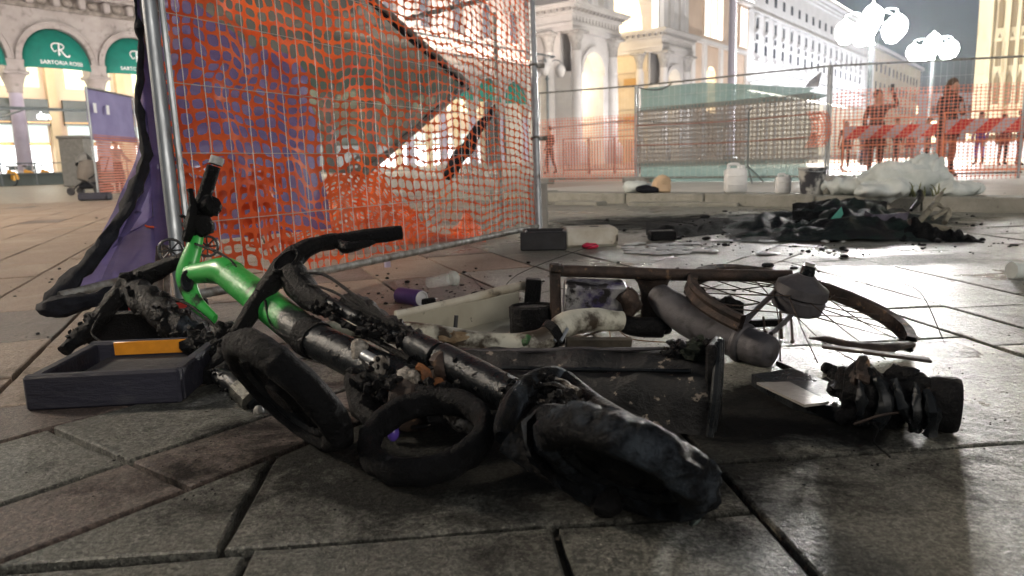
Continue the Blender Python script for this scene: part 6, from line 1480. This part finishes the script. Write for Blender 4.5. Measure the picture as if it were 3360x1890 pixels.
far_panel('far mesh fence panel with red-orange net at right, people behind it', fp[2][0], fp[3][0], fp[2][1], fp[3][1], True, (.0, 1.58))
nrm = (fp[2][0] - fp[1][0]).cross(V((0, 0, 1))).normalized()
def sheet_on(fn, nu, nv, name, m_):
    x = MB(); x.sheet(fn, nu, nv); return x.build(name, m_, tQ, fix=False)
sheet_on(lambda s, t: QB(.01 + s * (.93 + .04 * math.sin(t * 6)), 1.46 + t * (.48 - .30 * max(0, s - .40) * 1.6)) - nrm * (.05 + .03 * noise.noise(V((s * 6, t * 4, 0)))), 26, 8, 'teal_sheet', M['teal_net'])
sheet_on(lambda s, t: QB(.01 + s * (.92 + .04 * math.sin(t * 6)), .02 + t * .40) - nrm * (.05 + .03 * noise.noise(V((s * 6, t * 4, 3)))), 26, 6, 'teal_valance', M['teal_net'])
sheet_on(lambda s, t: QB(.005 + s * (.93 + .025 * math.sin(t * 5 + 1)), .36 + t * (1.14 + .08 * s)) + nrm * (.03 + .03 * noise.noise(V((s * 5, t * 3, 4)))), 26, 12, 'grey_net', M['grey_net'])
x = MB(); x.net(lambda s, t: QB(.005 + s * .95, .34 + t * 1.2) + nrm * (.06 + .02 * noise.noise(V((s * 5, t * 3, 9)))), 46, 14, .43, .42); o_ = x.build('mesh_net', mat('brown_net', (.20, .17, .15), rough=.7), tQ, fix=False); props(o_, kind='stuff')
for zz in (.78, 1.18):
    x = MB(); x.tube([QB(0, zz) + nrm * .07, QB(.5, zz - .02) + nrm * .07, QB(.97, zz + .03) + nrm * .07], .011, 6, sub=4); x.build('ribbon', mat('rust_ribbon', (.30, .12, .08), rough=.6) if zz < 1 else bpy.data.materials['rust_ribbon'], tQ)
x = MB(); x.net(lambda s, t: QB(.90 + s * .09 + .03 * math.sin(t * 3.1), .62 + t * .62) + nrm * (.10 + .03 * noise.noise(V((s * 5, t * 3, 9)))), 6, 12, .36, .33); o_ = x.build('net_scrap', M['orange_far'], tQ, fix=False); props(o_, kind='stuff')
x = MB(); x.tube([QB(.0, 1.97), QB(.06, 1.9), QB(.14, 1.88), QB(.2, 1.97)], .012, 6, sub=4); x.build('loose_cable', M['black_plastic'], tQ)
sp = QB(.66, 0) + nrm * .35
t = thing('prop_stand', 'thin dark prop stand before the teal sheeted fence panel', 'stand', sp)
x = MB(); x.tube([sp + V((0, 0, .28)), sp + V((0, 0, 1.25)), sp + V((.05, 0, 1.32))], .014, 8); x.build('pole', M['iron'], t)
for k in range(3):
    a_ = 2.1 * k + .5; x = MB(); x.tube([sp + V((0, 0, .3)), sp + V((math.cos(a_) * .4, math.sin(a_) * .3, .0))], .012, 6); x.build('leg', M['iron'], t)
q = at(2655, 262, 13.3); x = MB(); x.add([at(2698, 232, 13.2), at(2640, 285, 13.2), at(2685, 286, 13.15), at(2660, 262, 13.4)], [(0, 1, 2), (0, 3, 1), (0, 2, 3), (1, 3, 2)])
props(x.build('cloth_scrap', mat('grey_cloth', (.20, .21, .26), (.5, .52, .56), 5, .7), None, smooth=False), 'small grey cloth scrap caught on the far fence rail', 'cloth')

# ================================================================== PEOPLE
M['skin'] = mat('skin', (.45, .27, .19), rough=.5)
def cloth(name, c): return mat(name, c, tuple(x * 1.4 for x in c), 12, .85, bump=.3)
M['coat_black'] = cloth('black_coat', (.022, .018, .020)); M['coat_brown'] = cloth('dark_brown_coat', (.05, .028, .024)); M['jeans'] = cloth('dark_jeans', (.06, .065, .10))
M['hair'] = cloth('brown_hair', (.09, .05, .03)); M['shoe'] = mat('dark_shoe', (.02, .018, .017), rough=.5); M['coat_violet'] = cloth('violet_coat', (.14, .06, .30)); M['coat_grey'] = cloth('grey_coat', (.22, .19, .18)); M['coat_red'] = cloth('dark_red_coat', (.16, .035, .03))
def skin_body(J, E, mats, tag):
    names_ = list(J); me = bpy.data.meshes.new('body_skeleton'); me.from_pydata([J[k][0] for k in names_], [(names_.index(a), names_.index(b)) for a, b in E], [])
    ob = bpy.data.objects.new('body_tmp', me); col.objects.link(ob)
    md = ob.modifiers.new('skin', 'SKIN'); md.use_smooth_shade = True; md.branch_smoothing = .6
    for i, k in enumerate(names_):
        sv = me.skin_vertices[0].data[i]; sv.radius = J[k][1] if isinstance(J[k][1], tuple) else (J[k][1], J[k][1]); sv.use_root = (k == 'pelvis')
    sb = ob.modifiers.new('sub', 'SUBSURF'); sb.levels = 1; sb.render_levels = 1
    dg = bpy.context.evaluated_depsgraph_get(); m2 = bpy.data.meshes.new_from_object(ob.evaluated_get(dg))
    bpy.data.objects.remove(ob)
    m2.materials.clear()
    for m_ in mats: m2.materials.append(m_)
    P_ = [(V(J[k][0]), tag(k)) for k in names_]
    for p_ in m2.polygons:
        c = p_.center; p_.material_index = min(P_, key=lambda q_: (q_[0] - c).length_squared)[1]; p_.use_smooth = True
    return m2
def person(label, loc, rz, arms, legs=None, top=None, legm=None, hairm=None, coat_len=0, longhair=False, cap=None, h=1.72, lean=0.0, head=(0, 0)):
    top = top or M['coat_black']; legm = legm or M['jeans']; hairm = hairm or M['hair']
    k_ = h / 1.72; t = thing('person', label, 'person', loc, rz)
    L0 = legs or {}
    hx, hy = head
    J = {'pelvis': ((0, 0, .93), (.155, .11)), 'spine': ((0, -lean * .4, 1.14), (.14, .10)), 'chest': ((0, -lean * .8, 1.34), (.165, .115)), 'neck': ((0, -lean, 1.485), .056), 'jaw': ((hx * .6, -lean - .02 + hy * .6, 1.56), (.066, .074)), 'brow': ((hx, -lean - .015 + hy, 1.645), (.074, .088)), 'crown': ((hx, -lean + .005 + hy, 1.70), .058)}
    E = [('pelvis', 'spine'), ('spine', 'chest'), ('chest', 'neck'), ('neck', 'jaw'), ('jaw', 'brow'), ('brow', 'crown')]
    for sd, sx in (('l', -1), ('r', 1)):
        el, wr, ht = arms[sd]
        J['sh' + sd] = ((sx * .185, -lean * .9, 1.415), .066); J['el' + sd] = (el, .052); J['wr' + sd] = (wr, .036); J['ha' + sd] = (tuple(V(wr) * .45 + V(ht) * .55), .042); J['ti' + sd] = (ht, .022)
        E += [('chest', 'sh' + sd), ('sh' + sd, 'el' + sd), ('el' + sd, 'wr' + sd), ('wr' + sd, 'ha' + sd), ('ha' + sd, 'ti' + sd)]
        kn_, an_ = L0.get(sd, ((sx * .105, -.02, .50), (sx * .11, .03, .09)))
        J['hi' + sd] = ((sx * .095, 0, .86), .092); J['kn' + sd] = (kn_, .066); J['an' + sd] = (an_, .047); J['to' + sd] = ((an_[0] + sx * .02, an_[1] - .17, .035), .036); J['hl' + sd] = ((an_[0], an_[1] + .03, .04), .038)
        E += [('pelvis', 'hi' + sd), ('hi' + sd, 'kn' + sd), ('kn' + sd, 'an' + sd), ('an' + sd, 'to' + sd), ('an' + sd, 'hl' + sd)]
    J = {a: (tuple(V(b[0]) * k_), tuple(z * k_ for z in b[1]) if isinstance(b[1], tuple) else b[1] * k_) for a, b in J.items()}
    def tag(n_):
        if n_ in ('jaw', 'brow', 'crown', 'neck') or n_[:2] in ('ha', 'ti'): return 0
        if n_[:2] in ('kn', 'hi') or n_ == 'pelvis': return 2
        if n_[:2] in ('an', 'to', 'hl'): return 3
        return 1
    me = skin_body(J, E, [M['skin'], top, legm, M['shoe']], tag); link('body', me, t)
    wmx = wm(t)
    hb = wmx @ (V(J['brow'][0]) + V((0, .022, .015)) * k_)
    x = MB(); x.blob(hb, (.092 * k_, .10 * k_, .10 * k_), 14, .012, 18, Matrix.Rotation(rz, 4, 'Z'))
    if longhair:
        for sx in (-1, 1): x.tube([wmx @ (V(J['brow'][0]) + V((sx * .07, .02, .02))), wmx @ (V(J['neck'][0]) + V((sx * .09, .01, .04))), wmx @ (V(J['chest'][0]) + V((sx * .09, -.05, .04)))], [.04, .05, .03], 8, sub=4, rough=.01, freq=30)
        x.tube([wmx @ (V(J['crown'][0]) + V((0, .03, 0))), wmx @ (V(J['neck'][0]) + V((0, .08, .02))), wmx @ (V(J['chest'][0]) + V((0, .11, 0)))], [.07, .08, .05], 10, sub=4)
    # keep the face free
    nf = wmx @ (V(J['jaw'][0]) + V((0, -.5, .02)))
    o_ = x.build('hair', hairm, t)
    x = MB(); x.blob(wmx @ (V(J['jaw'][0]) * .45 + V(J['brow'][0]) * .55 + V((0, -.045, 0)) * k_), (.066 * k_, .055 * k_, .085 * k_), 12, 0, 1, Matrix.Rotation(rz, 4, 'Z')); x.tube([wmx @ (V(J['brow'][0]) + V((0, -.10, -.02))), wmx @ (V(J['brow'][0]) + V((0, -.118, -.05)))], [.008, .014], 6); x.build('face', M['skin'], t)
    if coat_len:
        z1 = .93 - coat_len
        x = MB(); x.lathe([(.150, 1.12), (.165, 1.0), (.185, .85), (.20 + coat_len * .06, z1 + .05), (.20 + coat_len * .06, z1), (.18, z1 + .01)], wmx @ Matrix.Translation((0, 0, 0)) @ Matrix.Scale(k_, 4) @ Matrix.Diagonal((1, .78, 1, 1)), 22, .015, 6); x.build('coat_skirt', top, t)
    return t
DN = lambda sx: ((sx * .24, .03, 1.14), (sx * .25, -.05, .90), (sx * .25, -.08, .75))
p1 = gr(2868, 577)
person('person in dark knee-length coat and boots, hand raised to the head, behind the fence', (p1.x, p1.y, 0), R(0), {'l': DN(-1), 'r': ((.40, -.03, 1.42), (.26, -.12, 1.66), (.17, -.10, 1.72))}, top=M['coat_brown'], legm=M['coat_brown'], hairm=cloth('dark_hair', (.03, .02, .018)), coat_len=.34, h=1.70, head=(0, .0))
pp = wm(bpy.data.objects['person']) @ V((.20, -.16, 1.75)); x = MB(); x.box(pp, (.08, .015, .15), Matrix.Identity(4), .006); props(x.build('phone', M['black_plastic'], None), 'phone held up beside the head by the person in the knee-length coat', 'phone')
p2 = at(3118, 300, 13.9); p2 = V((p2.x, p2.y, 0))
person('woman with long brown hair in a black coat looking down at her phone', p2, R(8), {'l': ((-.24, -.06, 1.12), (-.10, -.24, 1.16), (-.02, -.27, 1.20)), 'r': ((.24, -.05, 1.12), (.10, -.24, 1.17), (.03, -.27, 1.21))}, top=M['coat_black'], legm=mat('tan_trousers', (.30, .12, .08), rough=.8), longhair=True, coat_len=.22, h=1.72, head=(0, -.035), lean=.03)
pp = Matrix.Translation(p2) @ Matrix.Rotation(R(8), 4, 'Z') @ V((0, -.31, 1.24)); x = MB(); x.box(pp, (.075, .012, .14), Matrix.Identity(4), .005); props(x.build('phone', mat('phone_back', (.45, .42, .42), rough=.3), None), 'pale phone held in both hands by the long-haired woman', 'phone')
p3 = gr(1806, 571)
person('man in dark jacket and cap walking alone near the marble portal', (p3.x, p3.y, 0), R(-60), {'l': DN(-1), 'r': ((.22, .04, 1.14), (.20, -.10, .98), (.16, -.2, .98))}, legs={'l': ((-.10, -.10, .50), (-.11, -.02, .09)), 'r': ((.10, .06, .50), (.11, .22, .11))}, top=M['coat_black'], legm=M['coat_black'], h=1.72, hairm=M['coat_black'])
crowd = [(2775, 24, 'jacket', M['coat_brown'], 'person in dark brown jacket, leftmost of the crowd under the left striped board'), (2835, 26, '', M['coat_grey'], 'person in grey coat in the crowd left of the person with raised hand'), (2940, 25, '', M['coat_black'], 'person in black coat in the crowd right of the person with raised hand'), (2985, 27, '', M['coat_red'], 'person in dark red coat under the right end of the left striped board'),
         (3045, 24, '', M['coat_grey'], 'person in pale grey coat between the lamp and the long-haired woman'), (3215, 23, '', M['coat_violet'], 'person in violet trousers and coat under the right striped board'), (3290, 22, '', M['coat_red'], 'person in dark red coat under the right striped board'), (3345, 21, '', M['coat_black'], 'person in black coat at the right edge of the crowd')]
for k, (u_, d_, _, c_, lab) in enumerate(crowd):
    q = at(u_, 480, d_); person(lab, (q.x, q.y, 0), R(-40 + 67 * k), {'l': DN(-1), 'r': DN(1)}, top=c_, legm=c_ if k in (5,) else (M['jeans'] if k % 2 else M['coat_black']), coat_len=.2 if k % 3 == 0 else 0, h=1.42 + .06 * (k % 3))

# ================================================================== BARRIERS
def stripes(name):
    m = mat(name, (.8, .8, .82), rough=.4); n = m.node_tree.nodes; L = m.node_tree.links; bs = n['Principled BSDF']
    tc = n.new('ShaderNodeTexCoord'); sx = n.new('ShaderNodeSeparateXYZ'); L.new(tc.outputs['Object'], sx.inputs[0])
    su = n.new('ShaderNodeMath'); su.operation = 'SUBTRACT'; L.new(sx.outputs[0], su.inputs[0]); L.new(sx.outputs[2], su.inputs[1])
    mu = n.new('ShaderNodeMath'); mu.operation = 'MULTIPLY'; mu.inputs[1].default_value = 1 / .46; L.new(su.outputs[0], mu.inputs[0])
    fr = n.new('ShaderNodeMath'); fr.operation = 'FRACT'; L.new(mu.outputs[0], fr.inputs[0])
    gt = n.new('ShaderNodeMath'); gt.operation = 'GREATER_THAN'; gt.inputs[1].default_value = .5; L.new(fr.outputs[0], gt.inputs[0])
    mx = n.new('ShaderNodeMix'); mx.data_type = 'RGBA'; L.new(gt.outputs[0], mx.inputs[0]); mx.inputs[6].default_value = (.42, .40, .46, 1); mx.inputs[7].default_value = (.55, .012, .012, 1); L.new(mx.outputs[2], bs.inputs['Base Color'])
    return m
M['stripe'] = stripes('red_white_stripes'); M['orange_tube'] = mat('orange_tube', (.85, .28, .12), rough=.45)
def striped_barrier(label, a, b, zb, hb):
    c = (a + b) / 2; ex = (b - a).normalized(); L_ = (b - a).length
    t = thing('striped_barrier', label, 'barrier', (c.x, c.y, 0), math.atan2(ex.y, ex.x)); 
    x = MB(); x.box((0, -.03, zb), (L_, .03, hb), None, .004); x.build('striped_board', M['stripe'], t, world=False)
    x = MB(); x.tube([(-L_ / 2, 0, .05), (-L_ / 2, 0, zb + .15), (-L_ / 2 + .12, 0, zb + .25), (L_ / 2 - .12, 0, zb + .25), (L_ / 2, 0, zb + .15), (L_ / 2, 0, .05)], .015, 8, sub=3); x.build('frame', M['orange_tube'], t, world=False)
    x = MB(); x.tube([(-L_ / 2, 0, zb - .25), (L_ / 2, 0, zb - .25)], .014, 6); x.build('crossbar', M['orange_tube'], t, world=False)
    x = MB(); x.tube([(-L_ / 2, 0, .12), (L_ / 2, 0, .12)], .014, 6); x.build('crossbar', M['orange_tube'], t, world=False)
    for k in range(1, 8):
        x = MB(); xx = -L_ / 2 + L_ * k / 8; x.tube([(xx, 0, .12), (xx, 0, zb - .25)], .005, 5); x.build('bar', M['orange_tube'], t, world=False)
    for s_ in (-1, 1):
        x = MB(); x.tube([(s_ * L_ * .45, -.28, .015), (s_ * L_ * .45, .28, .015)], .02, 6); x.build('foot_bar', M['steel_old'], t, world=False)
q1, q2 = at(2768, 435, 15.4), at(3078, 425, 15.0); striped_barrier('barrier with red and white striped board before the person with raised hand', V((q1.x, q1.y, 0)), V((q2.x, q2.y, 0)), at(2900, 432, 15.2).z, .235)
q1, q2 = at(3100, 420, 13.6), at(3450, 405, 13.2); striped_barrier('barrier with red and white striped board at the right edge', V((q1.x, q1.y, 0)), V((q2.x, q2.y, 0)), at(3280, 412, 13.4).z, .25)
M['dark_bar'] = mat('dark_barrier_steel', (.14, .05, .05), rough=.5, metal=.3)
bm1 = MB().tube([(0, 0, .12), (0, 0, 1.05)], .016, 5).mesh('bar'); bm1.materials.append(M['dark_bar'])
for k, lab in enumerate(('dark barred crowd barrier nearest the walking man', 'dark barred crowd barrier in the middle of the row', 'dark barred crowd barrier at the teal sheeted end of the row')):
    q1, q2 = at(1850 + 85 * k, 560, 26.5 - k * .6), at(1930 + 85 * k, 560, 26.2 - k * .6); c = (q1 + q2) / 2; L_ = 1.0; 
    L_ = (q2 - q1).xy.length
    t = thing('crowd_barrier', lab, 'barrier', (c.x, c.y, 0), math.atan2(q2.y - q1.y, q2.x - q1.x), 'dark crowd barriers in a row')
    x = MB(); x.tube([(-L_ / 2, 0, 0), (-L_ / 2, 0, 1.22), (L_ / 2, 0, 1.22), (L_ / 2, 0, 0)], .024, 6); x.build('frame', M['dark_bar'], t, world=False)
    x = MB(); x.tube([(-L_ / 2, 0, .15), (L_ / 2, 0, .15)], .02, 6); x.build('lower_rail', M['dark_bar'], t, world=False)
    for i in range(1, 9): o_ = link('bar', bm1, t); o_.location = (-L_ / 2 + L_ * i / 9, 0, .06)
# flag pole that rises behind the teal panel
q = at(2400, 285, 30); t = thing('flag_pole', 'pale lilac pole rising behind the teal sheeted fence panel', 'pole', (q.x, q.y, 0)); x = MB(); x.lathe([(.16, 0), (.15, 5), (.11, 11), (.05, 13)], Matrix.Translation((q.x, q.y, 0)), 12); x.build('pole', mat('lilac_pole', (.55, .53, .66), rough=.4), t); x = MB(); x.lathe([(.3, 0), (.3, .4), (.2, .5)], Matrix.Translation((q.x, q.y, 0)), 12); x.build('base', M['iron'], t)

# ================================================================== LEFT BACKGROUND
a, b_ = gr(325, 655), gr(470, 640); ta_, tb_ = a + V((0, 0, 2.08)), b_ + V((0, 0, 2.1))
tL = thing('mesh_fence_panel', 'far left fence panel with violet sheet above orange net and two paper notices', 'fence', a)
QL = lambda s, z: a * (1 - s) + b_ * s + V((0, 0, z))
nl = (b_ - a).cross(V((0, 0, 1))).normalized()
for s_ in (0, 1):
    x = MB(); x.tube([QL(s_, 0), QL(s_, 2.1)], .022, 8); x.build('post', M['steel'], tL)
for z in (.1, 2.08):
    x = MB(); x.tube([QL(0, z), QL(1, z)], .017, 8); x.build('rail', M['steel_old'], tL)
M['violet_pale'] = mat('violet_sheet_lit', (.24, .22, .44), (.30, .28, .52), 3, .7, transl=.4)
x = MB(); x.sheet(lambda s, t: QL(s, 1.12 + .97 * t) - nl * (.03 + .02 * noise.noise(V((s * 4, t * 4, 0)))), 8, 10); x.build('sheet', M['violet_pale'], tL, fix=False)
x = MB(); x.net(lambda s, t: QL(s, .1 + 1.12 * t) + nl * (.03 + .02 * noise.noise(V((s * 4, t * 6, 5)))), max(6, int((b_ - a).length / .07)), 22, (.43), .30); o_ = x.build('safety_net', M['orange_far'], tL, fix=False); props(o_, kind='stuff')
for k, s_ in enumerate((.10, .36)):
    x = MB(); x.box((0, 0, 0), (.13, .004, .18), frame(QL(s_, 1.72) + nl * .03, V((0, 0, 1)), (b_ - a)), .001); x.build('notice', M['text_white'], tL)
x = MB(); x.box((0, 0, .07), (.55, .25, .14), rect_frame(a + V((.1, -.3, 0)), V((1, 0, 0))), .03); x.build('foot', M['block_rubber'], tL)
# stroller
sp = gr(300, 638); t = thing('stroller', 'grey pushchair with black frame beside the far left fence panel', 'stroller', sp); P = lambda x_, y_, z_: sp + V((x_, y_, z_)) * .86
x = MB(); x.lathe([(.02, -.28), (.20, -.27), (.26, -.1), (.27, .08), (.24, .22)], frame(P(0, 0, .66), V((.25, .3, 1))) @ Matrix.Diagonal((1, .85, 1, 1)), 18, .01, 6); x.build('seat_shell', mat('taupe_fabric', (.13, .115, .10), (.18, .16, .145), 6, .8, bump=.3), t)
x = MB(); x.lathe([(.27, 0), (.25, .12), (.18, .22), (.02, .27)], frame(P(-.02, .05, .84), V((-.2, .3, 1))), 18, arc=(0, 3.6)); x.build('canopy', mat('grey_canopy', (.20, .20, .195), (.15, .15, .145), 6, .8), t)
for s_ in (-1, 1):
    x = MB(); x.tube([P(-.42, s_ * .22, .10), P(-.1, s_ * .22, .35), P(.28, s_ * .22, .55), P(.48, s_ * .22, 1.0)], .018, 8, sub=4); x.build('frame_side', M['black_plastic'], t)
    x = MB(); x.tube([P(.36, s_ * .24, .14), P(.0, s_ * .22, .42), P(-.16, s_ * .22, .52)], .018, 8, sub=3); x.build('rear_leg', M['black_plastic'], t)
    for (xx, rr) in ((-.42, .10), (.36, .14)):
        x = MB(); x.torus(frame(P(xx, s_ * .24, rr), V((0, 1, 0))), rr - .022, .022, 20, 8); x.lathe([(.001, -.01), (rr * .7, -.01), (rr * .7, .01), (.001, .01)], frame(P(xx, s_ * .24, rr), V((0, 1, 0))), 14); x.build('wheel', M['black_plastic'], t)
x = MB(); x.tube([P(.48, -.24, 1.0), P(.52, 0, 1.02), P(.48, .24, 1.0)], .016, 8, sub=3); x.build('handle', M['black_plastic'], t)
x = MB(); x.box(P(.05, 0, .25), (.5, .34, .16), None, .05); x.build('basket', M['black_cloth'], t)
q = gr(325, 640); person('person in dark clothes pushing the stroller, half hidden by the far left panel', (q.x + .35, q.y + .3, 0), R(75), {'l': ((-.24, -.1, 1.14), (-.2, -.34, 1.02), (-.2, -.42, 1.0)), 'r': ((.24, -.1, 1.14), (.2, -.34, 1.02), (.2, -.42, 1.0))}, top=M['coat_grey'], legm=M['coat_black'], h=1.25)
q = at(262, 600, 31); x = MB(); t = thing('utility_cabinet', 'pale grey utility cabinet behind the stroller', 'cabinet', (q.x, q.y, 0)); x.box((q.x, q.y, .95), (1.0, .6, 1.9), Matrix.Identity(4), .03); x.build('case', M['concrete'], t); x = MB(); x.box((q.x, q.y - .01, 1.95), (1.12, .7, .12), Matrix.Identity(4), .03); x.build('lid', M['concrete'], t)
x = MB(); x.box((q.x - .2, q.y - .305, 1.2), (.3, .02, .5), Matrix.Identity(4), .01); x.build('door', M['concrete'], t)
# railing and the three yellow hire bicycles
ra, rb = F(-9, 2.4, 0), F(4.2, 2.4, 0); t = thing('low_railing', 'low dark railing before the arcade behind the yellow bicycles', 'railing', (ra + rb) / 2)
for z in (.55, 1.05):
    x = MB(); x.tube([ra + V((0, 0, z)), rb + V((0, 0, z))], .03, 6); x.build('rail', M['iron'], t)
for i in range(10):
    p = ra + (rb - ra) * i / 9; x = MB(); x.tube([p, p + V((0, 0, 1.12))], .035, 6); x.build('baluster', M['iron'], t)
x = MB(); x.box((0, 0, .3), ((rb - ra).length, .05, .6), rect_frame((ra + rb) / 2 - FN * .3, rb - ra), .01); x.build('kick_panel', mat('dark_panel', (.06, .075, .07), rough=.6), t)
M['yellow'] = mat('yellow_paint', (.85, .42, .03), rough=.4)
def bike(label, c, rz):
    t = thing('hire_bicycle', label, 'bicycle', c, rz, 'yellow hire bicycles at the railing')
    for (xx, nm) in ((-.52, 'rear_wheel'), (.52, 'front_wheel')):
        x = MB(); x.torus(frame(V((xx, 0, .33)), V((0, 1, 0))), .31, .025, 22, 6); x.build(nm, M['rubber'], t, world=False)
    x = MB(); x.tube([(-.52, 0, .33), (-.1, 0, .3), (-.22, 0, .85)], .022, 6); x.tube([(-.1, 0, .3), (.4, 0, .78)], .028, 6); x.tube([(-.2, 0, .62), (.38, 0, .72)], .024, 6); x.tube([(.52, 0, .33), (.4, 0, .78), (.36, 0, 1.0)], .022, 6); x.tube([(-.52, 0, .33), (-.2, 0, .66)], .016, 6); x.build('frame', M['facade_w'], t, world=False)
    x = MB(); x.lathe([(.34, -.06), (.38, 0), (.34, .06)], frame(V((-.52, 0, .33)), V((0, -1, 0)), V((1, 0, 0))), 16, arc=(-.3, 3.2)); x.build('mudguard', M['yellow'], t, world=False)
    x = MB(); x.prism([(-.62, .25), (-.2, .45), (-.24, .78), (-.62, .66)], Matrix.Rotation(math.pi / 2, 4, 'X'), .10); x.build('skirt_guard', M['yellow'], t, world=False)
    x = MB(); x.tube([(.30, -.26, 1.02), (.38, 0, 1.03), (.30, .26, 1.02)], .016, 6); x.build('handlebar', M['black_plastic'], t, world=False)
    x = MB(); x.blob((-.24, 0, .93), (.13, .08, .05), 10); x.build('saddle', M['black_plastic'], t, world=False)
    x = MB(); x.box((.56, 0, .86), (.28, .3, .22), None, .03); x.build('basket', M['iron'], t, world=False)
an = math.atan2(FN.y, FN.x)
for k, lab in enumerate(('leftmost of the three yellow hire bicycles at the railing', 'middle one of the three yellow hire bicycles at the railing', 'rightmost of the three yellow hire bicycles at the railing')):
    q = at(18 + 56 * k, 590, 36.0 + 1.0 * k); bike(lab, (q.x, q.y, 0), an + math.pi + R(15))
